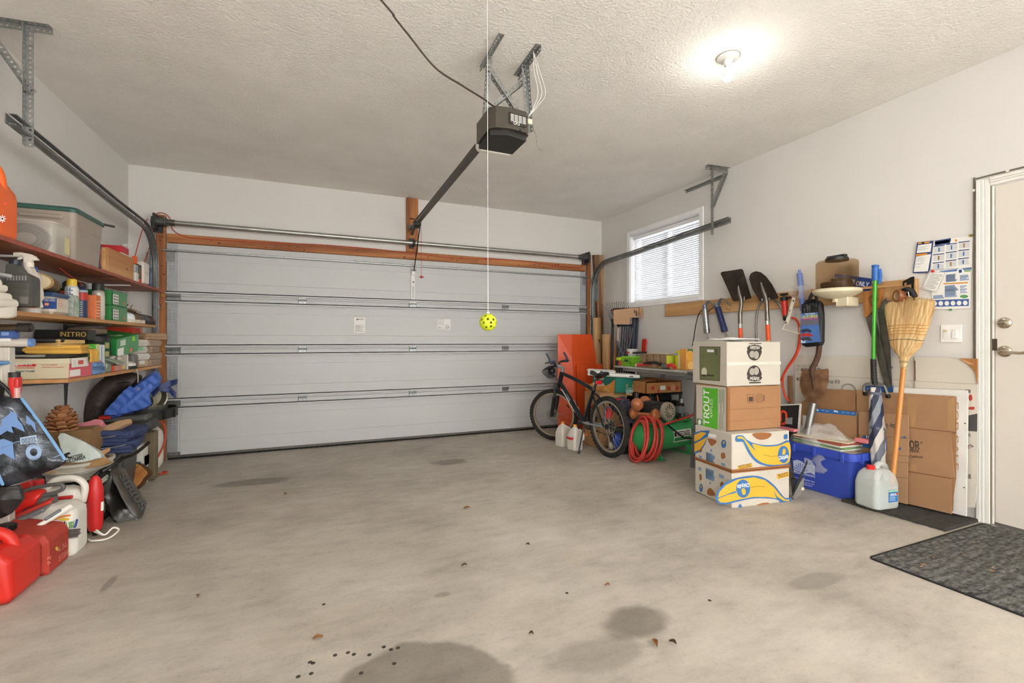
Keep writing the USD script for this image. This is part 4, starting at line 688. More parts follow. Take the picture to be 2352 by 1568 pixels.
t.w('heading',cat(f.poly([(1172,130),(1268,120),(1266,132),(1170,144)],.0004,.0009),f.poly([(1156,224),(1248,214),(1246,230),(1152,242)],.0004,.0009)),ORA); t.w('print',cat([f.poly([(1175-i*3,165+i*10),(1262-22*(i%2)-i*3,155+i*10),(1262-22*(i%2)-i*3,158+i*10),(1175-i*3,168+i*10)],.0003,.0013)for i in(0,1,2,3,9,10,11,12,14,15,17)]),GRY,kind='stuff'); t.w('pin',tf(C(.006,.008,n=12),f.F@fr((*f.q(1215,132),.001),(1,0,0),(0,1,0))),BLACK)
t,f = notice('blue-headed recycling guide sheet below the calendar',[(1290,365),(1610,330),(1598,668),(1280,678)],.005,PAPER); t.w('header_band',f.poly([(1350,362),(1610,332),(1609,350),(1350,378)],.0004,.0008),m('5A78AE',.6)); t.w('house_badge',f.ell(1518,362,28,22,.0005,.0012),m('EEF1F5',.6)).w('house_mark',f.rect(1506,352,1530,375,.0004,.0017),NAV)
t.w('green_tab',f.poly([(1550,352),(1602,346),(1602,366),(1550,370)],.0005,.0012),m('8FB08A',.6)); t.w('section_rule',f.poly([(1380,462),(1580,452),(1580,462),(1380,472)],.0004,.0008),ORA); t.w('green_badge',f.ell(1548,570,34,14,.0005,.0008),m('5B9A5E',.6))
b_ = t.w('icon_band',f.poly([(1285,600),(1588,590),(1586,648),(1284,655)],.0005,.0008),m('3F5F98',.6));[b_.w('icon',f.ell(1308+50*i,628-i*1,19,19,.0004,.0013),PAPER)for i in range(6)]
t.w('print',cat(lines(f,1400,390,1490,450,8,.2,.4,5),lines(f,1390,480,1500,575,11,.3,.4,6),lines(f,1515,395,1590,440,4,.4,.4,7),lines(f,1515,480,1575,545,5,.4,.4,8),lines(f,1295,560,1390,590,3,.4,.4,9)),m('8FA0BC',.7),kind='stuff'); t.w('pin',tf(C(.006,.01,n=12),f.F@fr((*f.q(1442,678),.001),(1,0,0),(0,1,0))),m('3C8A45',.4))
t,f = notice('small tilted typed letter pinned with a red tack',[(1265,360),(1402,372),(1328,538),(1200,505)],.014,PAPER); t.w('print',cat([f.poly([(1280-i*6.4,385+i*11),(1375-i*6.4-18*(i%3==2),395+i*11),(1374-i*6.4-18*(i%3==2),399+i*11),(1279-i*6.4,389+i*11)],.0003,.0008)for i in range(11)]),m('8E8C88',.7),kind='stuff'); t.w('pin',tf(C(.008,.012,n=12),f.F@fr((*f.q(1296,365),.001),(1,0,0),(0,1,0))),m('C62A22',.35))
t.w('border',f.line([(1270,366),(1394,377),(1324,530),(1208,501),(1270,366)],.0015,.0003,.0008),m('5A5957',.7))
# switch plate, cable
f = wallR(0,K5); a,b = f.w(1358,803),f.w(1535,946); t = thing('light_switch','white double light switch plate beside the door','switch',(XR,(a[1]+b[1])/2,b[2])); t.w('plate',B(XR-.008,XR-.001,b[1],a[1],b[2],a[2],.003),m('F1EEE9',.35))
a,b = f.w(1380,838),f.w(1432,918); t.w('dimmer',B(XR-.010,XR-.006,b[1],a[1],b[2],a[2],.002),WHITE); t.w('dimmer_knob',C(.007,.010,(XR-.018,*f.w(1405,853)[1:]),'x',14),m('C9B48C',.4)); a,b = f.w(1455,840),f.w(1500,912); t.w('rocker',cat(B(XR-.010,XR-.006,b[1],a[1],b[2],a[2],.002),rot(B(-.006,.0,-.012,.012,-.03,.03,.002),8,'y').apply_translation((XR-.010,(a[1]+b[1])/2,(a[2]+b[2])/2))),WHITE)
t = thing('door_cable','thin grey cable clipped along the entry door trim','cable',(XR-.006,1.51,2.19)); t.w('cable',tube(sp([(XR-.006,1.513,1.05),(XR-.006,1.513,1.6),(XR-.006,1.512,2.16),(XR-.006,1.508,2.192),(XR-.006,1.485,2.20),(XR-.006,1.2,2.20),(XR-.006,.6,2.20)],6),.0045,8),m('6F675C',.6))
for y,z in((1.513,2.13),(1.36,2.20)): t.w('clip',RB(.012,.016,.016,.004,(XR-.007,y,z),2),m('DDD6CA',.5))

# ================= flattened cartons and boards leaning on the right wall =================
KW,KWD = m('D0C8BA',.75,v=.03,s=3),m('C9A882',.85)
def lean(db,dt=None,zt=1.0,y=1.75,k=K4):
    'a plane leaning on the right wall: db away at the floor, dt away at height zt'
    z = zf(y); dt = db if dt is None else dt; return Face((XR-db,0,z),(0,-1,0),(db-dt,0,zt-z),k)
def sheet(name,label,cat_,f,quad,mat,t=.007,buf=0.0):
    o = thing(name,label,cat_,f.w(*quad[-1])); o.w('panel',f.poly(quad,t,buf=buf),mat); return o
f = lean(.035,.015); o = sheet('flattened_box','large white flattened carton, leftmost against the right wall','box',f,[(165,55),(1140,68),(1150,255),(1152,900),(175,840)],KW)
o.w('lettering',cat(f.text('THE BOLD LOOK',178,142,362,142,22,False,.0075),f.text('OF',178,170,208,170,20,False,.0075)),m('8B857B',.7)); o.w('lettering',cat(f.text('KOHLER',218,172,380,172,24,True,.0075),f.text('KO',182,248,216,248,24,True,.0075)),INKB); o.w('lettering',f.text('Flexible Line Kit',300,265,535,270,30,False,.0075),m('4A463F',.7)); o.w('lettering',f.text('BOLD LOOK',930,295,1110,300,24,False,.0075),m('B7B0A4',.7))
o.w('print',cat(lines(f,182,270,215,450,16,.3,.4,2),lines(f,300,290,512,300,1,.1,.6,2),lines(f,995,182,1102,192,1,.1,.6,2),f.rect(1032,205,1040,222,.0004,.0075)),m('7A756C',.7),kind='stuff'); o.w('crease',cat(f.line([(165,208),(1150,262)],.003,.0004,.0072)),m('A89F90',.8))
o.w('hose_picture',f.line([(552,335),(560,305),(600,290),(645,305),(668,340)],.012,.0005,.0072,5),m('9C9A94',.5)); o.w('logo',cat(f.text('+',955,150,972,150,30,True,.0075)),m('3E5C8E',.6))
f = lean(.050,.026); o = sheet('flattened_box','white flattened carton with a curled torn corner, next to the door trim','box',f,[(1148,68),(1520,78),(1590,125),(1640,190),(1664,290),(1662,480),(1660,1085),(1640,1300),(1578,1295),(1150,1180)],KW,.007)
o.w('torn_corner',cat(f.poly([(1518,78),(1662,82),(1664,288),(1650,210),(1625,165),(1590,130)],.012,.002)),m('A5713F',.85)); o.w('corner_flap',f.poly([(1518,80),(1560,92),(1640,128),(1600,130),(1565,110)],.004,.014),m('C79A68',.85)); o.w('crease',f.line([(1150,265),(1660,290)],.003,.0004,.0072),m('A89F90',.8))
o.w('side_edge',f.line([(1150,100),(1152,258)],.006,.001,.007),m('6E4526',.8)); o.w('print',cat(lines(f,1342,132,1418,150,2,.3,.5,5),lines(f,1565,335,1608,362,1,.1,.9,5)),m('6E695F',.7),kind='stuff')
o.w('faucet_picture',f.poly([(1590,545),(1662,530),(1660,678),(1588,672)],.0005,.0072),m('4B4A49',.5)); o.w('flower_picture',cat(f.ell(1606,400,15,26,.0005,.0072),f.poly([(1588,480),(1635,475),(1632,498),(1588,495)],.0005,.0072,3)),m('B23A2C',.6)); o.w('lettering',cat(f.text('it',1588,705,1606,705,28,False,.0075),f.text('ER.',1588,1042,1612,1048,34,True,.0075)),INKB); o.w('lettering',f.text('KIT',1588,790,1612,812,40,True,.0075),m('5A2A24',.7))
o.w('barcode',cat([f.rect(1562+i*5,335,1564.5+i*5,362,.0004,.0076)for i in range(9)]),INKB,kind='stuff')
f = lean(.085,.042); o = sheet('sale_board','plain white board with FOR SALE lettering turned sideways','board',f,[(975,318),(1582,342),(1585,370),(1572,1370),(980,1230)],m('E2DFD8',.5),.010)
o.w('lettering',f.text('FOR SALE',1491,440,1491,990,36,False,.0105),m('B98446',.6)); o.w('nail_hole',cat([tf(C(.004,.0006,n=8),f.F@fr((*f.q(x,y),.010),(1,0,0),(0,1,0)))for x,y in((1562,610),(1555,1135))]),DARK)
f = lean(.125,.062,.95); BR1,BR2,BR3 = m('A47D5A',.85,v=.05,s=4),m('AC8765',.85,v=.05,s=4),m('9C7450',.85,v=.05,s=4)
o = sheet('flattened_box','big creased brown flattened carton with black print, in front of the white board','box',f,[(670,340),(1000,362),(1478,388),(1474,684),(1440,700),(1476,1052),(1445,1058),(1450,1352),(1100,1270),(680,1200)],BR1)
o.w('back_layer',f.poly([(1000,372),(1482,392),(1480,1052),(1460,1200),(1455,1330),(1000,1240)],.004,-.006),BR3); o.w('crease',cat(f.line([(1100,645),(1474,684)],.004,.0005,.007),f.line([(1100,1005),(1445,1060)],.005,.0005,.007)),m('6E4628',.85))
[o.w('tape',f.poly(P,.0004,.007),m('B08A60',.3))for P in([(1090,395),(1175,400),(1150,640),(1085,640)],[(1420,425),(1475,395),(1472,660),(1420,660)],[(1110,938),(1165,945),(1165,1000),(1108,995)])]; o.w('lettering',cat(f.text('FLOOR',1000,775,1186,790,62,True,.0075),f.text('PRICE',1112,832,1184,838,24,True,.0075),f.text('Quality Certificate',1040,878,1216,885,20,False,.0075)),INKB); o.w('print',cat(lines(f,1205,1150,1360,1235,6,.4,.3,8),f.ell(1204,768,9,9,.0003,.0072)),m('7E5836',.85),kind='stuff')
f = lean(.165,.085,.85); o = sheet('flattened_box','narrow brown flattened carton with blue logo labels behind the umbrella','box',f,[(688,512),(780,518),(1095,545),(1098,640),(1100,700),(1088,1060),(1085,1272),(690,1180)],BR2)
o.w('crease',cat(*[f.line([(690,y),(1096,y+28)],.003,.0005,.007)for y in(706,850,905,1030)]),m('845934',.85)); o.w('lettering',f.text('Sq-14 Floor 10',985,635,782,622,30,True,.0075),m('3A3A44',.7)); o.w('print',cat(lines(f,1030,770,1062,790,2,.2,.4,9),lines(f,960,1135,1005,1142,1,.1,.5,9)),m('5A5F78',.8),kind='stuff')
for P,s_ in(([(722,712),(808,716),(806,815),(722,808)],1),([(905,728),(918,730),(922,832),(908,835)],0)):
    q = o.w('blue_label',f.poly(P,.0006,.007),m('2D67AD',.5))
    if s_: q.w('logo',cat(f.ell(764,770,7,9,.0004,.0077),f.text('R',752,722,778,724,20,True,.0077),lines(f,728,735,802,748,1,.1,.8,3),lines(f,728,785,802,805,3,.2,.4,4)),m('E6ECF4',.6))
q = o.w('price_sticker',f.ell(1066,727,12,10,.0004,.007),m('3B5D93',.6)); o.w('price_sticker',f.ell(1028,818,10,12,.0004,.007),m('3B5D93',.6)); o.w('seal',f.poly([(1040,720),(1052,722),(1052,734),(1040,732)],.0004,.007),m('3B5D93',.6))
f = lean(.055,.03,.9); o = sheet('blue_box_panel','blue box panel sticking up behind the litter picker jaws','box',f,[(738,296),(972,306),(972,352),(740,340)],m('2E62A8',.5),.02); o.w('lettering',f.text('T.L',762,332,806,336,18,True,.0205),m('E6ECF4',.6))
f = lean(.115,.062,.9); o = sheet('flattened_box','plain brown flattened carton standing behind the rusty shovel','box',f,[(222,440),(430,328),(672,340),(672,1000),(222,880)],BR3,.012); o.w('back_edge',f.poly([(222,535),(268,540),(268,880),(222,880)],.002,.012),BR2); o.w('crease',f.line([(672,370),(672,900)],.006,.001,.012),m('5E3C22',.85)); o.w('label_paper',f.poly([(240,545),(266,548),(262,640),(236,640)],.0005,.0145),PAPER)
f = lean(.155,.09,.85); o = sheet('flattened_box','brown carton with blue patterned tape along its top edge, behind the blue bin','box',f,[(318,487),(678,520),(676,1000),(314,950)],BR1,.02); q = o.w('blue_tape',f.poly([(318,487),(678,516),(676,550),(317,518)],.0007,.020),m('2F6CAE',.4))
q.w('tape_print',cat([f.poly([(x+4,y+4),(x+34,y+8),(x+42,y+24),(x+22,y+18),(x+8,y+20)],.0004,.0207)for x,y in((330,488),(490,500))]+[f.rect(x,y,x+22,y+6,.0004,.0207)for x,y in((395,500),(430,508),(560,518),(600,522),(640,526))]),m('E3EAF2',.6))
solo('wood_strip','thin dark wooden strip leaning on the wall behind the orange hose','stick',wallR(.03,K4).poly([(115,222),(146,220),(152,450),(120,452)],.02),wood('7A5B42','9A7857','z',20))
# rusty spade and the grey tube
f = wallR(.135,K4); RUST = m('6B4A34',.75,.25,h2='8E6A4C',s=14,v=0,b=.001,bs=60); t = thing('rusty_spade','rusty round-mouth spade hung blade down under the black pouch','shovel',f.w(325,440)); P =[f.q(*p)for p in((235,172),(300,178),(365,176),(445,172),(444,260),(425,340),(385,400),(335,438),(310,445),(265,415),(225,360),(208,300),(215,230))]; cxa = f.q(328,300)
t.w('blade',tf(dish(Polygon(P).buffer(-.006).buffer(.006),.004,lambda x,y: .02-1.1*np.abs(x-cxa[0])**2+.0*y),f.F),RUST); t.w('shaft',tube(sp([f.w(318,-110,-.075),f.w(316,40,-.06),f.w(312,110,-.03),f.w(322,170,.028),f.w(330,250,.026),f.w(332,330,.018)],6),.021,12,scale=np.interp(np.linspace(0,1,31),[0,.55,1],[.9,1,.4])),m('5A4131',.7,.3,.2,14)); t.w('tread',cat(rod(f.w(240,172,.012),f.w(300,180,.018),.006),rod(f.w(352,178,.018),f.w(442,170,.012),.006)),RUST)
solo('grey_tube','grey metal tube standing behind the blue bin under the rusty spade','tube',cat(rod(lean(.24).w(318,445),lean(.28).w(262,700),.027,16)),m('8F8F8C',.35,.8,.12,12))
# umbrella
f = lean(.20,.11,.9); A_,Z_ = f.w(848,320,.04),f.w(880,1190,.03); ax =(A_-Z_)/np.linalg.norm(A_-Z_); LU = np.linalg.norm(A_-Z_); M = fr(Z_,(0,-1,0),np.cross(ax,(0,-1,0))); M[:3,2]= ax; M[:3,1]= np.cross(ax,M[:3,0]); t = thing('umbrella','folded umbrella with navy, grey and white stripes leaning on the wall','umbrella',M=M)
NS,NZ = 40,46; pz = np.linspace(0,LU,NZ); pr_ = np.interp(pz/LU,[0,.05,.3,.62,.68,.9,1],[.010,.028,.042,.045,.040,.036,.030])
for k,col in enumerate(('2E3550','C9C5BC','6E7480','D8D4CB','363C50','8A8F98')):
    V,Fc =[],[]
    for i in range(NZ):
        for j in range(8):
            a =(k+j/7)*np.pi/3+7.5*pz[i]/LU; r = pr_[i]*(1+.10*math.sin(3*a*2+9*pz[i])); V.append((r*math.cos(a),r*math.sin(a),pz[i]))
    for i in range(NZ-1):
        for j in range(7): p = i*8+j; Fc+=[(p,p+1,p+9),(p,p+9,p+8)]
    t.p('canopy_panel',trimesh.Trimesh(V,Fc,process=False),m(col,.7,v=.04),smooth=True)
t.p('tie_band',cat(C(.044,.02,(0,0,LU*.60)),C(.040,.018,(0,0,LU*.93))),m('5C6270',.7)); t.p('shaft',rod((0,0,-.03),(0,0,LU+.05),.006),DARK); t.p('handle',cat(tube(sp([(0,0,LU+.02),(-.005,0,LU+.10),(-.004,0,LU+.20)],5),.017,12),*[C(.0185,.008,(-.004,0,LU+.06+.022*i))for i in range(6)]),m('1C1C1C',.6))
# ---- blue recycling bin with a bag of paper ----
bx0,bx1,by0,by1 = 3.415,3.715,1.985,2.53; bz0 = zf(2.2); BB = m('3850B8',.45,v=.04); t = thing('recycling_bin','blue plastic recycling bin holding a bag of paper','bin',((bx0+bx1)/2,(by0+by1)/2,bz0))
def frust(x0,x1,y0,y1,z0,z1,tp,th,n=6,r=.04):
    'an open-topped box that narrows by tp towards its base, with walls th thick'
    w,dd = x1-x0,y1-y0; o_ = np.array(rrect(w,dd,r).exterior.coords)[:-1]; k = len(o_)
    def rg(s_,z): return np.c_[o_*(1-s_/(np.array([w,dd])/2)),np.full(k,z)]
    R =[rg(tp,0),rg(0,z1-z0),rg(th,z1-z0),rg(tp+th,th)]; V = np.vstack(R+[[(0,0,0)],[(0,0,th)]]); F =[]
    for a in range(3):
        for i in range(k): j =(i+1)%k; F+=[(a*k+i,a*k+j,(a+1)*k+j),(a*k+i,(a+1)*k+j,(a+1)*k+i)]
    for i in range(k): j =(i+1)%k; F+=[(4*k,j,i),(4*k+1,3*k+i,3*k+j)]
    return mv(trimesh.Trimesh(V,F,process=False),(x0+x1)/2,(y0+y1)/2,z0)
hB = .338; t.w('body',frust(bx0+.016,bx1-.016,by0+.016,by1-.016,bz0+.002,bz0+hB,.045,.004),BB)
rim = X(rrect(bx1-bx0,by1-by0,.05).difference(rrect(bx1-bx0-.034,by1-by0-.034,.035)),.045); t.w('rim',cat(mv(rim,(bx0+bx1)/2,(by0+by1)/2,bz0+hB-.035),mv(X(rrect(bx1-bx0+.012,by1-by0+.012,.055).difference(rrect(bx1-bx0-.002,by1-by0-.002,.05)),.008),(bx0+bx1)/2,(by0+by1)/2,bz0+hB-.040)),BB)
for xx,yy in((bx0+.08,by0-.004),(bx0+.22,by0-.004)): t.w('rib',B(xx-.006,xx+.006,yy-.006,yy+.02,bz0+hB-.06,bz0+hB+.008,.002),BB)
for yy in(by0+.08,by0+.28,by0+.44): t.w('rib',B(bx0-.010,bx0+.012,yy-.012,yy+.012,bz0+hB-.058,bz0+hB+.004,.003),BB)
nb = A3(-hB,0,-.045); f = Face((bx0+.016+.045-.0018,0,bz0),(0,-1,0),(-.045,0,hB),K4); WP = m('C9D2EC',.6)
q = t.w('emblem',cat(f.poly([(148,915),(185,908),(225,925),(250,950),(288,948),(325,955),(328,1035),(290,1015),(240,1020),(190,1000),(155,1010)],.0005,0)),WP); q.w('sun_rays',cat([f.poly([(208,1000),(208+55*math.cos(a-.07),1000-62*math.sin(a-.07)),(208+60*math.cos(a+.03),1000-66*math.sin(a+.03))],.0005,.0005)for a in np.linspace(.1,3.0,9)]),BB)
t.w('lettering',cat(f.text('Regional',240,918,300,928,14,True,0),f.text('District of',240,938,310,948,14,True,0),f.text('Kootenay Boundary',152,1004,330,1045,20,True,0),f.text('Let us help',158,1050,225,1064,12,False,0),f.text('waste less',236,1068,325,1090,14,False,0),f.text('1-800-355-7352',236,1095,320,1112,12,False,0),f.text('rdkb.com',236,1110,302,1124,12,False,0)),WP)
def blob(x0,x1,y0,y1,z0,z1,amp,fr_,seed,p=2.2):
    s_ = trimesh.creation.icosphere(4); v = s_.vertices; v = np.sign(v)*np.abs(v)**(2/p); v = v/np.maximum(np.abs(v).max(),1e-9); s_.vertices = v*A3(x1-x0,y1-y0,z1-z0)/2+A3(x0+x1,y0+y1,z0+z1)/2; return wob(s_,amp,fr_,seed)
t = thing('paper_bag','clear plastic bag with pink ties full of paper in the blue bin','bag',(3.55,2.2,bz0+hB)); t.w('film',blob(bx0+.03,bx1-.03,by0+.10,by1+.02,bz0+.06,bz0+hB+.155,.05,9,3),see('F3F1EE',.30,.18),smooth=True)
t.w('tie',cat(wob(RB(.05,.13,.022,.01,(3.44,2.49,bz0+hB+.10),3),.008,20,1)),m('D97A82',.45)); t.w('tie',wob(RB(.05,.10,.03,.012,(3.60,2.04,bz0+hB+.085),3),.008,20,2),m('D97A82',.45)); rr = random.Random(8)
for i,c_ in enumerate(('D8CFBE','B9A58C','C9D0C0','7FA06A','D9D4C8','A8543E','CDBFA4')):
    t.w('paper',mv(rot(B(-.11,.11,-.19,.19,0,.012,.002),rr.uniform(-8,8)),3.565,2.27,bz0+hB-.02+.0135*i),m(c_,.7))
# ---- water jug ----
def lathe_sq(prof,sx,sy,rr_,n=48):
    'like a lathe, but on a rounded rectangle: prof gives (scale, z)'
    o_ = np.array(rrect(sx,sy,rr_).exterior.coords)[:-1]; k = len(o_); V = np.vstack([np.c_[o_*s_,np.full(k,z)]for s_,z in prof]+[[(0,0,prof[0][1])],[(0,0,prof[-1][1])]]); N = len(prof); F =[]
    for a in range(N-1):
        for i in range(k): j =(i+1)%k; F+=[(a*k+i,a*k+j,(a+1)*k+j),(a*k+i,(a+1)*k+j,(a+1)*k+i)]
    for i in range(k): j =(i+1)%k; F+=[(N*k,j,i),(N*k+1,(N-1)*k+i,(N-1)*k+j)]
    return trimesh.Trimesh(V,F,process=False)
MATZ = zf(1.8)+.024
t = thing('cleaner_jug','clear square jug with a red cap and blue label on the rubber mat','jug',(3.475,1.885,MATZ),-8); JUG = see('DDE3DF',.55,.2)
t.p('body',lathe_sq([(.94,0),(1,.012),(1,.155),(.97,.165),(.97,.17),(.85,.215),(.6,.245),(.35,.25)],.21,.165,.035),JUG,smooth=40); t.p('liquid',lathe_sq([(.90,.004),(.96,.014),(.96,.15)],.21,.165,.033),see('C9D6D2',.6,.1)); t.p('cap',mv(L([(0,0),(.024,0),(.025,.022),(.022,.026),(0,.026)],24),-.05,0,.246),m('D2241F',.35)); t.p('neck',mv(L([(.021,0),(.021,.02)],20),-.05,0,.236),JUG)
t.p('handle',tube(sp([(-.01,0,.245),(.02,0,.275),(.07,0,.265),(.092,0,.21),(.095,0,.16)],6),.017,10),JUG); t.p('label',B(-.005,.072,-.0845,-.07,.045,.125),m('2B74B4',.4))
t.p('lettering',tf(txt('ODORLESS',.014,.0006,True,.062),fr((.034,-.0850,.095),(1,0,0),(0,0,1))),m('F2F4F6',.5)); t.p('red_dot',tf(C(.008,.0006),fr((.064,-.0852,.098),(1,0,0),(0,0,1))),m('D2342A',.4)); t.p('print',cat([B(.0,.055-.01*(i%2),-.0851,-.084,.055+.008*i,.058+.008*i)for i in range(4)]),m('BFD6EA',.5),kind='stuff'); t.p('label_band',B(-.005,.072,-.0848,-.07,.112,.125),m('9CCFB4',.4))
# ---- rubber drainage mat and carpet mat ----
def onfloor(x,y): a = math.atan(.0155); return trimesh.transformations.translation_matrix((x,y,zf(y)))@Rm(-math.degrees(a),'x')
t = thing('drainage_mat','black slotted rubber mat along the wall beside the door','mat',M=onfloor(3.405,1.485)); mw,ml = .372,.585
nx_,ny_ = 3,4
for i in range(nx_):
    for j in range(ny_):
        cw,cl = mw/nx_,ml/ny_; x0,y0_ = i*cw,j*cl
        t.p('tile',cat(*[B(x0+.004+q*(cw-.008)/7,x0+.004+q*(cw-.008)/7+.008,y0_+.003,y0_+cl-.003,.004,.020,.002)for q in range(8)],*[B(x0+.002,x0+cw-.002,y0_+k*cl-(.0 if k<1 else .014),y0_+k*cl+(.014 if k<1 else 0),.002,.018,.002)for k in(0,1)],B(x0+.002,x0+cw-.002,y0_+cl*.47,y0_+cl*.53,.002,.012)),m('3A3733',.8,v=.15,s=30,b=.0004))
a0 = math.atan(.0155); CM = m('3B3B3A',.95,h2='6E6C66',s=26,v=0,st=(1,2.4,1),b=.006,bs=70,lo=.36,hi=.66)
t = thing('carpet_mat','dark grey ribbed carpet mat on the concrete in front of the door','mat',M=onfloor(2.625,.25)); t.p('pad',X(rrect(1.15,1.215,.03,(.575,.6075)),.006),m('1E1E1E',.9))
def rib(a,b): x = .008+a*1.134; y = .008+b*1.199; return(x,y,.007+.005*meshkit.fbm(np.array([[x*90,y*26,0]]),2,3)[0]+.0025*math.sin(y*110))
_xs,_ys = np.meshgrid(np.linspace(.008,1.142,150),np.linspace(.008,1.207,150),indexing='ij'); hz = .006+.007*meshkit.fbm(np.stack([_xs*55,_ys*22,0*_xs],-1),3,3)+.002*np.sin(_ys*120+2*np.sin(_xs*9)); edge = np.minimum(np.minimum(_xs,1.15-_xs),np.minimum(_ys,1.215-_ys)); hz = np.where(edge<.012,.004,hz)
pg_ = grid(lambda a,b:(a,b,0),150,150); pg_.vertices = np.stack([_xs.ravel(),_ys.ravel(),hz.ravel()],1); t.p('pile',pg_,CM,kind='stuff',smooth=True)
for i,(u,v,lb)in enumerate(((2235,1252,'straw bit near the far edge of the carpet mat'),(2128,1304,'straw bit in the left part of the carpet mat'),(2210,1275,'longer straw bit at the middle of the carpet mat'),(2278,1310,'straw bit at the right of the carpet mat, the further of two close together'),(2285,1318,'straw bit at the right of the carpet mat, the nearer of two close together'),(2140,1284,'straw bit toward the upper left edge of the carpet mat'),(2113,1308,'straw bit nearest the left corner of the carpet mat'))):
    p_ = at(u,v,'f'); solo('straw_bit',lb,'straw',rod((p_[0],p_[1],p_[2]+.016),(p_[0]+.025*math.cos(i*2.1),p_[1]+.02*math.sin(i*2.1),p_[2]+.017),.0013,5),m('C08A52',.7),group='straw bits on the carpet mat')
# ---- black folded tool between the cartons and the bin ----
t = thing('snow_scraper','black handled metal scraper standing between the cartons and the blue bin','scraper',(3.28,2.12,zf(2.1))); f = Face((3.24,2.18,0),(.62,-.78,0),(.0,0,1),K4)
t.w('handle',f.poly([(262,905),(266,925),(215,1060),(150,1205),(138,1190),(185,1075),(235,975)],.022),m('1E1E1E',.5)); t.w('blade',f.poly([(205,1080),(240,1040),(232,1110),(212,1180),(160,1225),(142,1205)],.006,.022),m('8E8C88',.35,.7)); t.w('brush',f.poly([(132,1065),(172,1062),(160,1140),(138,1180)],.03,-.02),m('242424',.9)); t.w('tab',f.poly([(212,1125),(236,1122),(236,1146),(214,1148)],.012,.024),m('D9CDB4',.6))
f = Face((3.42,0,0),(0,-1,0),(0,0,1),K4); f = lean(.30,.24,.8); t = thing('framed_sign','black sign with a red-orange figure in a white frame beside the blue bin','sign',f.w(130,600)); t.w('panel',f.poly([(20,470),(212,458),(190,760),(20,760)],.006),m('2A2724',.4)); t.w('frame',cat(f.line([(20,464),(214,455)],.010,.014,0),f.line([(214,455),(192,760)],.010,.014,0)),m('D9D5CC',.5)); t.w('figure',f.line([(52,590),(52,530),(72,512),(95,530),(96,590),(80,612),(60,615)],.018,.001,.006,4),m('E8492A',.5)); t.w('sleeve',f.poly([(95,568),(152,562),(150,620),(96,615)],.002,.012),see('BDBDBD',.35,.1))

# ================= left wall: shelves =================
C1,C2,C3,C4,C5,C6,C7 = crop(0,380,3.733),crop(0,680,4.3545),crop(0,860,3.92),crop(0,1050,4.238),crop(0,560,7.842),crop(0,740,7.842),crop(180,720,9.8)
SX =-1.347; S1,S2,S3 = 1.68,1.335,.962
SHELF1,SHELF2 = wood('8A4A2A','A8623A','y',12,.5),wood('B9834E','D09C66','y',14,.5); EDGE = m('9C5040',.6,v=.12,s=20)
def shelf(label,y0,y1,z,mat,x1=SX,edge=None):
    t = thing('wall_shelf',label,'shelf',(XL,(y0+y1)/2,z)); t.w('board',B(XL+.002,x1,y0,y1,z-.022,z,.002),mat); t.w('edge_band',B(x1-.001,x1+.0015,y0,y1,z-.022,z),edge or mat); return t
shelf('reddish brown top shelf board nearest the viewer',2.0,4.365,S1,SHELF1,edge=EDGE); shelf('reddish brown top shelf board ending at the door track',4.37,5.36,S1-.004,SHELF1,edge=EDGE)
shelf('light wood middle shelf board',2.35,5.16,S2,SHELF2); shelf('light wood bottom shelf board',3.53,5.33,S3,SHELF2)
def bracket(label,y,z,mat,ln=.27,dr=.20):
    t = thing('shelf_bracket',label,'bracket',(XL,y,z),group=None); t.w('arm',sweep([(XL+.004,y,z-.016),(XL+ln,y,z-.008)],[(-.011,-.010),(.011,-.010),(.011,.006),(-.011,.006)],scale=[1,.5]),mat)
    t.w('upright',sweep([(XL+.009,y,z-.004),(XL+.006,y,z-dr)],[(-.018,-.007),(.018,-.007),(.018,.007),(-.018,.007)],up=(1,0,0),scale=[1,.35]),mat); t.w('gusset',tube(sp([(XL+.012,y,z-.07),(XL+.022,y,z-.032),(XL+.06,y,z-.016)],5),.008,6),mat); t.w('screw',C(.005,.004,(XL+.012,y,z-dr*.35),'x',8),STEEL)
BKT = m('4B4F50',.5,.4,.05)
for y,lb in((2.95,'dark bracket under the middle shelf nearest the viewer'),(4.35,'dark bracket under the middle shelf toward the door')): bracket(lb,y,S2-.022,BKT)
for y,lb in((3.66,'dark bracket under the near end of the bottom shelf'),(4.36,'dark bracket under the middle of the bottom shelf'),(5.05,'dark bracket under the far end of the bottom shelf')): bracket(lb,y,S3-.022,BKT,.29,.26)
for y,lb in((3.35,'white bracket under the top shelf above the spray cans'),(4.75,'white bracket under the top shelf above the shoes')): bracket(lb,y,S1-.022,WHITE)
def yx(u,x): a = at(u,783,f'x{x}'); return a[1]
def zx(u,v,x): return at(u,v,f'x{x}')[2]
def FX(x,k=ID): return Face((x,0,0),(0,1,0),(0,0,1),k)
def FY(y,k=ID): return Face((0,y,0),(1,0,0),(0,0,1),k)
def sbox_(name,label,cat_,mat,y0,y1,zb,zt,x0=XL+.03,x1=-1.365,r=.003,group=None,part='body'):
    t = thing(name,label,cat_,((x0+x1)/2,(y0+y1)/2,zb),group=group); t.w(part,B(x0,x1,y0,y1,zb+.001,zt,r),mat); t.b =(x0,x1,y0,y1,zb,zt); return t
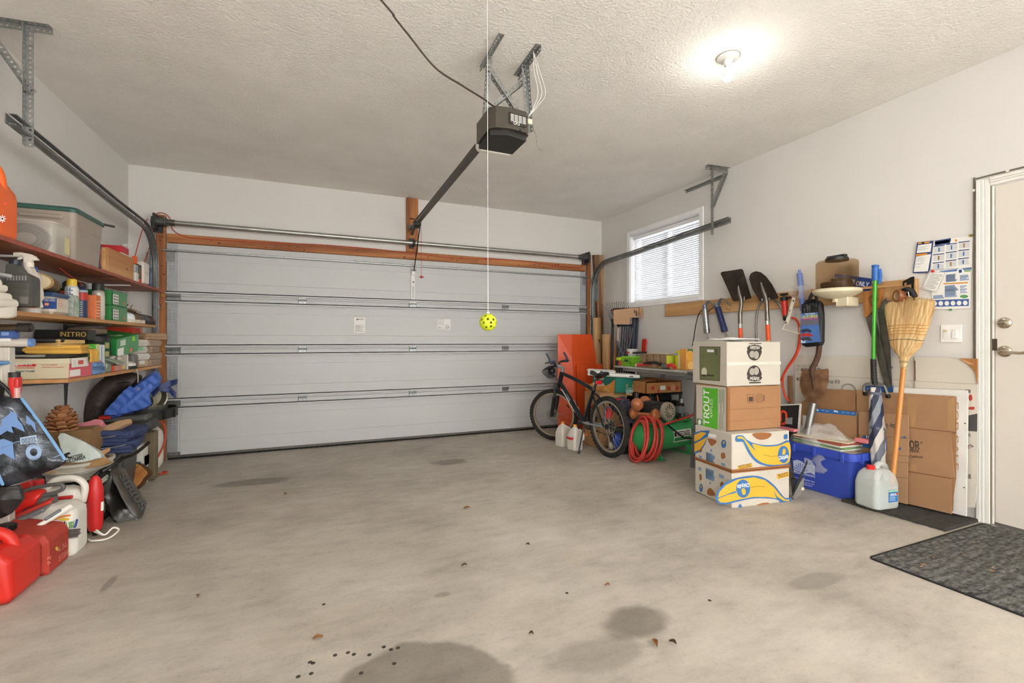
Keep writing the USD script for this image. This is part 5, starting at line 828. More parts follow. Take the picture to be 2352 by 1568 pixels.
# ---- top shelf ----
t = thing('washer_jug','bright orange plastic jug with a dark blue label on the top shelf','jug',(-1.48,2.99,S1)); OJ = m('E8641E',.38,v=.03)
jy0,jy1 = 2.90,3.075; f = FX(-1.372,C1)
t.w('body',mv(lathe_sq([(.95,0),(1,.015),(1,.19),(.96,.225),(.80,.26),(.5,.30),(.3,.325)],.235,.175,.03),-1.475,2.99,S1+.001),OJ); t.w('handle',tube(sp([(-1.50,2.99,S1+.30),(-1.455,2.99,S1+.365),(-1.40,2.99,S1+.33),(-1.382,2.99,S1+.25),(-1.385,2.99,S1+.19)],7),.017,12),OJ); t.w('seam',B(-1.40,-1.396,2.9,2.9035,S1+.01,S1+.19),m('9A7A66',.5))
q = t.w('label',B(-1.585,-1.425,2.9005,2.904,S1+.045,S1+.175),m('22305A',.45)); fy = FY(2.90,C1); q.w('lettering',cat(fy.text('OFF',-10,330,0,330,20,True,.0008)),m('E3322A',.5)); q.w('badge',cat(fy.ell(45,328,16,13,.0005,.0005)),m('D8402E',.5)); q.w('wheel_emblem',cat(fy.ell(22,455,32,34,.0005,.0005)),m('C8322A',.5)); q.w('wheel_spokes',cat([fy.line([(22,455),(22+28*math.cos(a),455+30*math.sin(a))],.004,.0005,.001)for a in np.arange(8)*np.pi/4]),PAPER)
t = thing('storage_tote','taupe plastic storage tote with a dark green lid on the top shelf','storage box',(-1.51,3.87,S1)); TP = m('A3978A',.5,v=.04); tx0,tx1,ty0,ty1 =-1.665,-1.352,3.645,4.05
t.w('body',cat(mv(lathe_sq([(.90,0),(.91,.01),(.965,.20),(.965,.205),(.985,.21),(1,.30)],tx1-tx0,ty1-ty0,.03),(tx0+tx1)/2,(ty0+ty1)/2,S1+.001)),TP,smooth=40); t.w('rib',cat(B(tx1-.022,tx1-.008,ty0+.02,ty1-.02,S1+.195,S1+.212,.003)),TP); t.w('corner_rib',B(tx1-.026,tx1-.014,ty1-.075,ty1-.055,S1+.01,S1+.195,.003),TP)
t.w('handle_lip',B(tx0+.05,tx1-.06,ty0-.012,ty0+.01,S1+.245,S1+.275,.008),TP); t.w('lid',mv(lathe_sq([(1.02,0),(1.03,.004),(1.03,.016),(.99,.022),(.96,.030),(.93,.030)],tx1-tx0+.012,ty1-ty0+.012,.035),(tx0+tx1)/2,(ty0+ty1)/2,S1+.296),m('2E5A50',.45)); f = FX(tx1,C1); q = t.w('label',f.poly([(682,475),(788,530),(788,554),(682,500)],.001,-.004),m('CFC3A0',.7)); q.w('lettering',f.text('SLEEPING BAGS',692,490,780,540,12,True,-.003),m('5A5142',.7))
t = thing('clear_bin','clear plastic bin with a coiled black hose inside, in front of the tote','storage box',(-1.50,3.49,S1)); CLR = see('EAE6DA',.34,.2); t.w('bin',mv(lathe_sq([(.93,0),(.93,.002),(1,.17),(1.03,.172),(1.03,.18),(.98,.185),(.98,.18)],.30,.205,.03),-1.505,3.515,S1+.001),CLR,smooth=40)
cc = np.array([-1.51,3.475,S1+.088]); t.w('hose_coil',cat([tube([(cc[0]+r*1.05*math.cos(a),cc[1]+.012*i,cc[2]+r*.82*math.sin(a))for a in np.linspace(0,2*np.pi,37)[:-1]],.010,8,True)for i,r in((0,.095),(0,.075),(1,.085),(0,.055),(2,.09))]),m('3B3833',.6)); t.w('label',B(-1.36,-1.3585,3.53,3.585,S1+.02,S1+.12),m('D9CE9A',.6))
solo('black_rod','thin dark rod resting across the tote lid','rod',rod((-1.50,4.00,S1+.333),(-1.332,4.17,S1+.330),.008),m('4A4640',.5))
t = sbox_('hardback_book','dark blue hardback book beside the wooden crate','book',m('39435F',.6),4.085,4.115,S1,S1+.185,-1.62,-1.385); t.w('spine_print',B(-1.386,-1.384,4.09,4.11,S1+.03,S1+.15),m('B0664A',.6))
WC,WC2 = wood('B57C48','CE9C66','y',10,.6),wood('C08A52','D8A870','x',12,.6); t = thing('wooden_crate','open plain wooden crate box on the top shelf','crate',(-1.5,4.4,S1)); wy0,wy1,wz = 4.14,4.64,S1+.175
t.w('side',B(-1.372,-1.358,wy0,wy1,S1+.001,wz,.001),WC); t.w('side',B(-1.645,-1.631,wy0,wy1,S1+.001,wz,.001),WC); t.w('end',B(-1.631,-1.372,wy0,wy0+.014,S1+.001,wz-.002,.001),WC2); t.w('end',B(-1.631,-1.372,wy1-.014,wy1,S1+.001,wz-.002,.001),WC2); t.w('bottom',B(-1.631,-1.372,wy0+.014,wy1-.014,S1+.001,S1+.012),WC2); t.w('knot',tf(C(.008,.0006),fr((-1.3578,4.50,S1+.07),(0,1,0),(0,0,1))@np.diag([1.8,1,1,1])),m('7A4A26',.7))
y0 = 4.66; t = sbox_('faucet_carton','white carton with a red lid band standing behind the wooden crate','box',m('E2DDD2',.6),4.655,4.80,S1,S1+.275,-1.62,-1.44); q = t.w('red_band',B(-1.622,-1.438,4.653,4.802,S1+.225,S1+.277),m('C62430',.5)); fy = FY(4.6525,C1); q.w('lettering',fy.text('KOHLER',1052,678,1140,682,17,True),PAPER); t.w('print',cat(B(-1.60,-1.57,4.6535,4.656,S1+.10,S1+.14),B(-1.55,-1.50,4.6535,4.656,S1+.13,S1+.20),B(-1.439,-1.4385,4.68,4.77,S1+.17,S1+.2)),INKB)
t = sbox_('small_carton','small white carton between the crate and the orange tool pack','box',m('E6E2DA',.6),4.70,4.775,S1,S1+.075,-1.50,-1.362); t.w('bottom_panel',B(-1.3618,-1.361,4.712,4.762,S1+.01,S1+.05),m('D8D2C6',.6)); t = sbox_('small_carton','small silver-grey carton on top of the white one by the crate','box',m('B9B7B2',.5),4.70,4.77,S1+.076,S1+.14,-1.49,-1.365); t.w('window',B(-1.3648,-1.364,4.71,4.76,S1+.085,S1+.125),m('8E959B',.4))
t = sbox_('tool_pack','black and orange carded tool pack with an orange plug above it','package',m('34312C',.5),4.79,4.87,S1,S1+.155,-1.44,-1.37); t.w('orange_panel',B(-1.3698,-1.369,4.79,4.87,S1+.001,S1+.035),m('E4582A',.5)); t.w('side_strip',B(-1.3695,-1.3688,4.855,4.87,S1+.06,S1+.115),m('E4582A',.5)); t.w('print',cat([B(-1.3695,-1.369,4.80,4.85,S1+.05+.014*i,S1+.056+.014*i)for i in range(6)]),m('8C8676',.6),kind='stuff'); t.w('plug',B(-1.42,-1.39,4.81,4.845,S1+.156,S1+.225,.004),m('E8622A',.45)); t.w('cord',tube(sp([(-1.405,4.83,S1+.22),(-1.41,4.95,S1+.38),(-1.45,5.2,S1+.55),(-1.49,5.45,S1+.68)],6),.0042,6),m('B8432C',.5))
t = sbox_('white_appliance','plain white rounded box at the far end of the top shelf','box',m('DCD6CB',.4),4.90,5.06,S1,S1+.20,-1.62,-1.365,.015); t.w('groove',B(-1.3652,-1.3642,4.92,5.04,S1+.10,S1+.104),m('A9A296',.5)); t = sbox_('dark_binder','dark blue binder at the far end of the top shelf','binder',m('46536C',.6),5.10,5.16,S1,S1+.175,-1.60,-1.375); t.w('spine_label',B(-1.3748,-1.374,5.11,5.15,S1+.03,S1+.13),m('5E76A4',.5)); t = sbox_('grey_box','grey box behind the track at the very end of the top shelf','box',m('6E7072',.6),5.18,5.27,S1,S1+.24,-1.64,-1.48); t.w('lid',B(-1.642,-1.478,5.178,5.272,S1+.21,S1+.242,.003),m('4A4C4E',.6))
# ---- middle shelf ----
def can(name,label,cat_,x,y,z,r,h,mat,capmat,caph=.03,capr=None,dome=True,n=24,group=None):
    t = thing(name,label,cat_,(x,y,z),group=group); t.p('body',L([(0,.001),(r,.001),(r,.004),(r*.985,.008),(r*.985,h-.008),(r,h-.004),(r*.95,h),(r*.75,h+.012),(r*.5,h+.018),(0,h+.018)]if dome else[(0,.001),(r,.001),(r,h),(0,h)],n),mat); cr = capr or r*.7
    t.p('cap',mv(L([(0,0),(cr,0),(cr,caph*.85),(cr*.88,caph),(0,caph)],n),0,0,h+(.012 if dome else 0)),capmat); t.r,t.h = r,h; return t
def band(t,z0,z1,mat,r=None,name='label',a0=0,a1=360):
    r =(r or t.r)+.0006; A = np.radians(np.linspace(a0,a1,33)); return t.p(name,grid(lambda a,b:(r*math.cos(np.interp(a,np.linspace(0,1,33),A)),r*math.sin(np.interp(a,np.linspace(0,1,33),A)),z0+(z1-z0)*b),33,2,.0006),mat)
t = thing('oil_bottle','black ribbed motor oil bottle on the middle shelf','bottle',(-1.44,3.08,S2)); BK = m('4A4945',.45,v=.12,s=14); fz = FY(3.045,C5)
P =[fz.q(*p)for p in((92,1118),(88,640),(100,400),(118,350),(270,350),(285,400),(345,480),(470,540),(555,580),(578,640),(575,1118))]; t.w('body',tf(X(Polygon(P).buffer(-.006).buffer(.006),.075),fz.F@fr((0,0,-.075),(1,0,0),(0,1,0))),BK)
ca = fz.w(195,350,-.037); t.w('cap',mv(L([(0,0),(.022,0),(.0225,.004),(.0225,.026),(.02,.030),(0,.030)],22),*(ca-A3(0,0,.004))),m('232B38',.35)); t.w('grip_rib',cat([fz.poly([(x,565),(x+28,568),(x+28,655),(x,650)],.002,0)for x in range(125,500,54)]),m('8C8B86',.5),kind='stuff'); q = t.w('label',fz.poly([(130,690),(525,715),(520,1060),(130,1050)],.0008),m('5B5A52',.6)); q.w('print',lines(fz,150,720,510,930,12,.25,.3,4),m('3F3E38',.6),kind='stuff'); q.w('print_box',fz.poly([(362,945),(510,950),(505,1075),(362,1070)],.0006,.0009),m('77766C',.6))
t = thing('spray_bottle','white trigger spray bottle with a purple and orange label','spray bottle',(-1.42,3.19,S2)); fz = FY(3.165,C5); P =[fz.q(*p)for p in((395,1140),(395,600),(345,440),(400,405),(530,400),(560,470),(640,640),(690,820),(700,960),(660,1020),(700,1140))]; OW = m('E6DCCC',.4,v=.02)
t.w('body',tf(X(Polygon(P).buffer(-.008).buffer(.008),.05),fz.F@fr((0,0,-.05),(1,0,0),(0,1,0))),OW); t.w('collar',rod(fz.w(462,400,-.025),fz.w(462,318,-.025),.0215,18),OW); P =[fz.q(*p)for p in((385,320),(400,240),(350,150),(420,150),(540,175),(610,225),(660,280),(540,280),(540,320))]; t.w('trigger_head',tf(X(Polygon(P).buffer(-.003).buffer(.003),.022),fz.F@fr((0,0,-.036),(1,0,0),(0,1,0))),OW); t.w('nozzle',rod(fz.w(360,165,-.025),fz.w(205,165,-.025),.011,12),OW); t.w('trigger',tube(sp([fz.w(375,235,-.025),fz.w(315,235,-.025),fz.w(255,285,-.025)],5),.007,8),OW)
q = t.w('label',fz.poly([(575,690),(625,720),(680,830),(688,935),(575,995)],.0008,.0),m('8A3560',.5)); q.w('label_flame',cat(fz.poly([(580,800),(615,760),(650,800),(648,935),(580,945)],.0006,.0009,3)),m('E8702A',.5)); q.w('label_flame',fz.poly([(585,830),(645,832),(645,850),(585,850)],.0006,.0016),m('F0C234',.5)); t.w('foot_label',fz.poly([(560,1125),(635,1132),(635,1150),(560,1145)],.0008,0),m('D8632C',.5))
t = can('white_bottle','white round bottle with a blue cap behind the trigger sprayer','bottle',-1.43,3.335,S2,.045,.215,m('DAD6CC',.4),m('3D5AA6',.4),.03,.030); band(t,.10,.17,m('C63A30',.5),a0=-75,a1=-20); band(t,.05,.098,m('4E8A52',.5),a0=-75,a1=-35); t.p('print',cat([tf(C(.010,.0008),fr((.045*math.cos(a),.045*math.sin(a),.12),(-math.sin(a),math.cos(a),0),(0,0,1)))for a in(-1.75,)]),m('B58A84',.5))
t = sbox_('wipes_tub','white HEAVY DUTY tub with a dark blue lid and blue label under the log','tub',m('D8CFBC',.5),3.43,3.62,S2,S2+.115,-1.56,-1.37,.02); t.w('lid',B(-1.565,-1.365,3.425,3.625,S2+.105,S2+.13,.012),m('38547F',.5)); fz = FY(3.4295,C5); q = t.w('label',fz.poly([(700,965),(1025,972),(1022,1165),(700,1160)],.0008),m('34518F',.45)); q.w('lettering',cat(fz.text('HEAVY DUTY',790,985,1000,988,26,True,.0009),fz.text('HAND CLEANER',800,1015,1000,1020,16,True,.0009),fz.text('GOOP',812,1080,880,1082,38,True,.0009)),m('E9E6E0',.5)); q.w('badge',fz.ell(840,1082,45,35,.0004,.0008),m('E0622E',.5)); t.w('print',lines(fz,1045,985,1140,1150,9,.3,.4,3),m('D98A72',.6),kind='stuff')
t = thing('birch_log','short cut log with a pale sawn end lying on the tub','log',(-1.46,3.53,S2+.19)); lg = wob(rot(L([(0,0),(.052,0),(.054,.01),(.054,.23),(0,.23)],28).subdivide(),90,'x'),.006,22,3); Ml = fr((-1.45,3.50,S2+.185),(1,.25,0),(-.25,1,.0)); t.w('bark',tf(tf(lg,np.diag([1.15,-1,.85,1])),Ml@fr((0,-.09,0),(1,0,0),(0,1,0))),m('5B4630',.9,h2='8B7350',s=30,v=0,b=.004,bs=40)); t.w('cut_end',tf(mv(rot(L([(0,0),(.047,0),(.047,.003),(0,.003)],28),90,'x'),0,0,0),Ml@fr((0,-.0935,0),(1,0,0),(0,1,0))@np.diag([1.15,1,.85,1])),m('E0CFA8',.8,v=.05,s=12)); t.w('cut_ring',tf(mv(rot(L([(.045,0),(.056,0),(.056,.004),(.045,.004),(.045,0)],28),90,'x'),0,0,0),Ml@fr((0,-.0925,0),(1,0,0),(0,1,0))@np.diag([1.15,1,.85,1])),m('A8865A',.85))
t = can('dark_bottle','dark bottle with a red cap behind the log','bottle',-1.60,3.66,S2,.045,.24,m('3A332C',.4),m('C8282A',.35),.035,.026); band(t,.05,.16,m('5A4A3A',.5))
t = sbox_('speckled_carton','pale speckled carton behind the white and green spray can','box',m('C9CBC2',.7,h2='8FA392',s=40,v=0),3.66,3.73,S2,S2+.135,-1.56,-1.368); t.w('edge',B(-1.369,-1.367,3.66,3.665,S2+.002,S2+.134),m('9A9C92',.7))
t = can('spray_can','white and green spray can with a yellow cap','spray can',-1.405,3.735,S2,.034,.185,m('DAD8D0',.4),m('E3BE32',.4),.042,.025); band(t,.01,.12,m('3FAE5A',.45)); t.p('print',cat([B(-.010-.004*(i%2),.02,-.0352,-.034,.02+.011*i,.024+.011*i)for i in range(9)]),m('CDE6D2',.5),kind='stuff'); t.p('lettering',tf(txt('OFF',.03,.001,True),fr((.004,-.0345,.145),(0,0,1),(-1,0,0))),m('6F7A9C',.5))
t = can('spray_can','dark blue and red lubricant can with a thin red straw','spray can',-1.42,3.90,S2,.033,.19,m('2E3A5C',.4),m('2A2A2A',.5),.02,.012); band(t,.12,.17,m('C2332E',.45)); band(t,.172,.186,m('9CB0B8',.45)); t.p('straw',rod((-.03,-.2,.30),(.01,.0,.222),.002,6),m('E0452E',.4)); t.p('print',cat([B(-.012,.02,-.0345,-.033,.02+.014*i,.026+.014*i)for i in range(7)]),m('C9CCD6',.5),kind='stuff')
t = sbox_('orange_carton','slim orange carton between the spray cans','box',m('DE7A48',.6),3.985,4.06,S2,S2+.165,-1.50,-1.372); t.w('print',cat([B(-1.3718,-1.371,3.99,4.05,S2+.02+.02*i,S2+.025+.02*i)for i in range(6)]),m('F0D8C8',.6),kind='stuff')
t = can('spray_can','silver spray can with a black cap beside the green shoe boxes','spray can',-1.408,4.125,S2,.036,.195,m('BDB6AC',.4,.2),m('2A2926',.5),.05,.033); band(t,.03,.17,m('C9C2B6',.5)); t.p('print',cat([B(-.014,.02,-.0372,-.036,.05+.012*i,.055+.012*i)for i in range(9)]),m('8C867C',.5),kind='stuff')
t = thing('black_dome','black rounded plastic dome on a red box behind the silver spray can','dome',(-1.55,4.2,S2)); t.w('box',B(-1.62,-1.50,4.12,4.22,S2+.001,S2+.20,.004),m('B8503A',.6)); t.w('dome',RB(.10,.14,.07,.03,(-1.55,4.16,S2+.235)),m('262523',.4))
SG,SG2 = m('2F7A3C',.6,v=.04),m('5E9368',.6)
for i,lb in enumerate(('green shoe box at the bottom of the pair beside the spray can','green shoe box stacked on top of the other beside the spray can')):
    z = S2+.112*i; t = sbox_('shoe_box',lb,'shoe box',SG,4.22,4.52-.0*i,z+.0005,z+.111,-1.66,-1.368); t.w('lid',B(-1.664,-1.364,4.215,4.525,z+.085,z+.1115,.002),SG); t.w('end_panel',B(-1.3645,-1.3635,4.245,4.515,z+.004,z+.11),SG2); t.w('size_label',B(-1.3636,-1.3628,4.245,4.345,z+.015,z+.085),PAPER).w('print',cat([B(-1.363,-1.3624,4.255+.045*j,4.29+.045*j,z+.02+.022*k,z+.033+.022*k)for j in(0,1)for k in range(3)]),m('8A8A86',.6),kind='stuff'); t.w('round_sticker',tf(C(.013,.0006),fr((-1.3636,4.465,z+.03),(0,1,0),(0,0,1))),m('E07A50',.5))
t = can('white_bottle','white bottle with a dark blue top behind the shoe boxes','bottle',-1.45,4.60,S2,.04,.18,m('D9D9D6',.4),m('2C3A66',.4),.05,.034); t.p('label',tf(C(.028,.002),fr((.012,-.038,.07),(1,.3,0),(0,0,1))),m('A9C0DC',.5))
def shoe(name,label,x,y,z,ln,rz,up,sole,lace=True,h=.12,cat_='shoe'):
    t = thing(name,label,cat_,(x,y,z),rz); n = 26; V =[]; a = np.linspace(0,1,n); wd = np.interp(a,[0,.12,.35,.55,.8,.95,1],[.028,.036,.034,.040,.047,.036,.012]); hh = np.interp(a,[0,.08,.25,.42,.6,.8,.95,1],[h,h*1.05,h*1.02,h*.86,h*.62,h*.52,h*.40,.02])
    k = 16; F =[]
    for i in range(n):
        for j in range(k): th = np.pi*j/(k-1); V.append((ln*(a[i]-.5),wd[i]*math.copysign(abs(math.cos(th))**.6,math.cos(th)),.022+(hh[i]-.0)*abs(math.sin(th))**.7))
    for i in range(n-1):
        for j in range(k-1): p = i*k+j; F+=[(p,p+k,p+k+1),(p,p+k+1,p+1)]
    F+=[(0,j,j+1)for j in range(1,k-1)]+[((n-1)*k,(n-1)*k+j+1,(n-1)*k+j)for j in range(1,k-1)]
    t.p('upper',trimesh.Trimesh(V,F,process=False),up,smooth=50); o_ = np.r_[np.c_[ln*(a-.5),wd+.004],np.c_[ln*(a[::-1]-.5),-wd[::-1]-.004]]; t.p('sole',mv(X(Polygon(o_).buffer(.003),.026),0,0,.001),sole)
    t.p('collar',tube([(ln*(-.33+.11*math.cos(q)),.026*math.sin(q),.022+h*1.0-.012*math.cos(q))for q in np.linspace(0,2*np.pi,21)[:-1]],.008,6,True),m('3A322C',.8))
    if lace: t.p('laces',cat([tube(sp([(ln*b_,-.022,.022+h*c_),(ln*b_+.006,0,.035+h*c_),(ln*b_,.022,.022+h*c_)],4),.0028,5)for b_,c_ in((-.12,.90),(-.04,.82),(.04,.74),(.12,.66))]+[tube(sp([(ln*-.12,.0,.03+h),(ln*-.10,.03,.055+h),(ln*-.16,.035,.03+h)],5),.002,5)]),m('8A6A4A',.8))
    return t
BRS,GRS,MAR = m('6B5A4C',.8,v=.1,s=20),m('4C4E54',.7,v=.1),m('4A2420',.35,v=.08)
shoe('running_shoe','pale blue and white running shoe next to the green boxes',-1.46,4.63,S2,.27,-28,m('D9DDE0',.7),m('CFC7B6',.7)); shoe('hiking_shoe','brown hiking shoe with a cream side, nearest the running shoe',-1.47,4.735,S2,.28,-20,BRS,m('CFC4B0',.8)); shoe('hiking_shoe','brown hiking shoe with a cream side, the further of its pair',-1.47,4.835,S2,.28,-18,BRS,m('CFC4B0',.8)); shoe('walking_shoe','dark grey walking shoe beside the maroon shoe',-1.47,4.94,S2,.29,-12,GRS,m('2C2A28',.8)); shoe('leather_shoe','shiny maroon leather shoe at the far end of the middle shelf',-1.47,5.05,S2,.29,-8,MAR,m('26221F',.7))
t = thing('cloth_pile','pile of folded white cloths hanging over the middle shelf edge','cloth',(-1.43,2.78,S2)); WC_ = m('E4DDCF',.8,v=.03)
for i in range(4): t.w('cloth',wob(RB(.34-.012*i,.50-.05*i,.042,.019,(-1.465+.004*i,2.70-.02*i,S2+.022+.032*i),4),.016,9,20+i),WC_,smooth=True)
t.w('hanging_fold',wob(grid(lambda a,b:(-1.325+.018*math.sin(9*a),2.42+.53*a,S2+.05-.135*b*(1-.4*a)),24,10,.012),.012,12,4),WC_,smooth=True); t.w('plastic_bag',wob(RB(.28,.40,.02,.009,(-1.46,2.74,S2+.155),4),.014,10,9),see('D8DADC',.6,.2),smooth=True); t.w('bag_print',mv(wob(B(-.03,.03,-.10,.10,0,.002).subdivide().subdivide().subdivide(),.004,10,9),-1.40,2.80,S2+.170),m('7F96C8',.5))
t = sbox_('brown_package','brown paper bag standing at the left edge of the middle shelf','bag',m('8C7458',.85,v=.08),2.86,3.0,S2,S2+.26,-1.66,-1.50,.01); t.w('fold',B(-1.66,-1.50,2.93,2.945,S2+.24,S2+.29,.004),m('7A644A',.85))
t = sbox_('dark_bottle','dark box-shaped bottle at the far left of the middle shelf','bottle',m('4B4138',.5),2.72,2.84,S2+.001,S2+.24,-1.67,-1.60,.015); t.w('cap',B(-1.655,-1.615,2.75,2.80,S2+.24,S2+.27,.005),BLACK)

# ---- bottom shelf ----
t = sbox_('shoe_box','long cream shoe box with a red Relaxed Fit panel on the bottom shelf','shoe box',m('CFC3A4',.6,v=.02),3.56,3.86,S3,S3+.118,-1.675,-1.352); fz = FY(3.5595,C6); t.w('lid',B(-1.679,-1.348,3.555,3.865,S3+.09,S3+.122,.002),m('D3C8AB',.6)); RED = m('C8242E',.5)
q = t.w('red_panel',fz.poly([(182,645),(640,648),(648,665),(645,785),(635,790),(190,785),(182,775)],.0008),RED); q.w('lettering',cat(fz.text('Relaxed',205,742,612,690,88,True,.0009),fz.text('Fit',470,755,580,750,36,True,.0009)),PAPER); q.w('swash',fz.line([(240,775),(340,745),(450,755),(520,740)],.003,.0005,.0009,4),PAPER)
t.w('lettering',cat(fz.text('SKECHERS',288,817,620,817,22,True,.0003),fz.text('- ROUNDED FIT',730,722,945,722,14,True,.0003),fz.text('- ALL-DAY COMFORT',730,765,1042,763,16,True,.0003),fz.text('- CONTOURS TO YOUR FOOT',730,807,1158,803,16,True,.0003)),m('C2473A',.6)); t.w('lettering',fz.text('MEMORY FOAM',200,880,622,877,30,True,.0003),m('2F6E78',.6)); t.w('end_panel',B(-1.3515,-1.3505,3.56,3.86,S3+.002,S3+.088),m('D65A66',.5)); t.w('size_label',B(-1.3507,-1.3498,3.565,3.70,S3+.01,S3+.05),PAPER); t.w('size_label',B(-1.3475,-1.3465,3.58,3.80,S3+.065,S3+.121),PAPER).w('print',B(-1.3468,-1.3460,3.66,3.73,S3+.08,S3+.105),m('D0564E',.5))
t = thing('ice_scoop_tray','flat black and grey plastic tray lying on the cream shoe box','tray',(-1.52,3.68,S3+.124)); t.w('tray',wob(RB(.32,.30,.022,.010,(-1.52,3.69,S3+.136),3),.004,6,1),m('2B2C2A',.5)); t.w('grey_inlay',RB(.16,.012,.016,.005,(-1.53,3.545,S3+.138),3),m('8F8F86',.5))
t = thing('rubber_flap','black rubber sole-shaped strip on a folded bundle above the shoe box','strip',(-1.54,3.66,S3+.22)); t.w('strip',wob(tf(RB(.26,.09,.03,.013,(0,0,0),4),fr((-1.52,3.60,S3+.226),(1,.2,.03),(-.2,1,0))),.006,8,2),BLACK,smooth=True); t.w('bundle',wob(RB(.14,.18,.075,.03,(-1.60,3.66,S3+.175),4),.012,12,3),m('26262A',.6),smooth=True)
def folded(name,label,cat_,x,y,z,w_,d_,t_,mat,rz=0,seed=0,amp=.010,tilt=0,layers=3):
    o = thing(name,label,cat_,(x,y,z),rz)
    for i in range(layers):
        r = RB(w_*(1-.05*((i+seed)%3)),d_*(1-.06*((i*2+seed)%3)),t_/layers*1.5,t_/layers*.7,(.008*((i+seed)%2),0,t_*(i+.62)/layers),4)
        o.p('fold',rot(wob(r,amp,11,seed+3*i),tilt,'y'),mat,smooth=True)
    return o
folded('work_glove','yellow cotton work glove draped over the shoe box','glove',-1.46,3.70,S3+.150,.26,.24,.045,m('DDAB4C',.85),10,3,.016); folded('work_glove','tan leather work glove lying on the yellow one','glove',-1.47,3.69,S3+.195,.20,.20,.035,m('C9A66C',.85),-15,5,.014)
t = thing('cloth_drape','yellow cloth corner hanging over the end of the shoe box','cloth',(-1.34,3.78,S3+.10)); t.w('cloth',wob(grid(lambda a,b:(-1.42+.09*min(1,2*b)+.004*math.sin(8*a),3.77+.10*a,S3+.168-.14*max(0,b-.45)),12,16,.008),.012,14,6),m('DDAB4C',.85),smooth=True)
z = S3; fz = FY(3.925,C2)
t = sbox_('cartridge_box','red and black small box under the black NITRO box','box',m('A52A26',.5),3.93,4.05,S3+.16,S3+.23,-1.645,-1.49); t.w('black_panel',B(-1.56,-1.49,3.9285,3.93,S3+.162,S3+.228),m('2A1E1C',.5)); t.w('emblem',tf(C(.02,.0008),fr((-1.525,3.928,S3+.195),(1.4,0,0),(0,0,1))),m('C93A30',.5)); t.w('lettering',tf(txt('REAL',.022,.0008,True),fr((-1.60,3.9295,S3+.198),(1,0,0),(0,0,1))),PAPER)
t = thing('shotgun_box','black box with gold NITRO lettering on the bottom shelf','box',(-1.53,3.99,S3+.231)); t.w('body',B(-1.662,-1.395,3.93,4.05,S3+.2315,S3+.298,.002),m('1B1917',.5)); fz = FY(3.9295,C2); t.w('lettering',fz.text('NITRO',612,376,862,380,44,True,.0005),m('C9A95A',.4,.4)); t.w('stripe',fz.rect(600,352,606,402,.0006,.0004),m('C9A95A',.4))
t = sbox_('support_carton','plain brown carton supporting the stacked boxes on the bottom shelf','box',BR2,3.935,4.10,S3,S3+.159,-1.66,-1.48); t.w('seam',B(-1.66,-1.48,3.9335,3.935,S3+.07,S3+.073),m('8A6540',.8))
t = sbox_('lime_packet','bright lime green seed packet box beside the black gloves','box',m('5FBF3C',.5),3.96,4.02,S3,S3+.205,-1.465,-1.365); t.w('white_side',B(-1.3645,-1.3635,3.96,4.02,S3+.002,S3+.203),m('D8D8A0',.5)); t.w('print',cat([B(-1.455,-1.385-.01*(i%2),3.9585,3.96,S3+.02+.02*i,S3+.026+.02*i)for i in range(9)]),m('CDE8B8',.5),kind='stuff')
t = sbox_('blue_white_carton','white carton with blue print beside the lime packet','box',m('DDE1E2',.5),4.035,4.10,S3,S3+.20,-1.45,-1.362); t.w('blue_panel',B(-1.3618,-1.361,4.04,4.095,S3+.01,S3+.05),m('3C68A8',.5)); t.w('blue_stripe',B(-1.3618,-1.361,4.04,4.05,S3+.06,S3+.19),m('5B80B4',.5))
for i,lb in enumerate(('small dark green ammunition box, lower of two','small dark green ammunition box, upper of two')):
    t = sbox_('ammunition_box',lb,'box',m('2C5A34',.5),4.12,4.215,S3+.10+.062*i,S3+.161+.062*i,-1.50,-1.372); t.w('label',B(-1.3718,-1.371,4.135,4.2,S3+.113+.062*i,S3+.15+.062*i),m('B4B06A',.6)); t.w('dark_side',B(-1.502,-1.372,4.1185,4.12,S3+.10+.062*i,S3+.161+.062*i),m('222620',.6))
t = sbox_('grey_green_carton','grey green carton under the ammunition boxes','box',m('8E9C88',.6),4.115,4.26,S3+.001,S3+.099,-1.52,-1.37); t.w('lid_flap',rot(B(0,.09,0,.14,0,.003),24,'y').apply_translation((-1.375,4.118,S3+.099)),m('98A792',.6)); t.w('oval',tf(C(.015,.0006),fr((-1.3698,4.15,S3+.05),(0,1,0),(0,0,1))),m('E2E6E8',.5))
folded('denim_cloth','folded light blue denim with a pink cloth on the bottom shelf edge','cloth',-1.415,3.965,S3+.001,.13,.16,.075,m('6C8DB8',.85),0,7,.008).p('pink_cloth',wob(RB(.12,.15,.025,.011,(0,0,.083),4),.006,12,4),m('D9A4A8',.85),smooth=True)
t = thing('black_bag','black bag with a brown glove slumped behind the green carton','bag',(-1.52,4.25,S3)); t.w('bag',wob(RB(.26,.16,.29,.07,(-1.53,4.30,S3+.145),4),.025,7,3),m('232326',.5),smooth=True); t.w('brown_glove',wob(RB(.16,.20,.05,.022,(-1.50,4.22,S3+.298),4),.016,10,8),m('84705C',.85),smooth=True)
t = sbox_('long_brown_box','long low brown box along the wall under the middle shelf','box',m('8C7660',.8,v=.08),4.40,5.31,S3+.16,S3+.27,-1.675,-1.50); t.w('lid_edge',B(-1.5,-1.4985,4.40,5.05,S3+.225,S3+.228),m('6E5A46',.8)); t = sbox_('hidden_carton','brown carton under the long low box on the bottom shelf','box',m('7D6852',.8),4.42,5.0,S3,S3+.159,-1.675,-1.53); t.w('seam',B(-1.53,-1.5285,4.42,5.0,S3+.08,S3+.083),m('5E4C3A',.8))
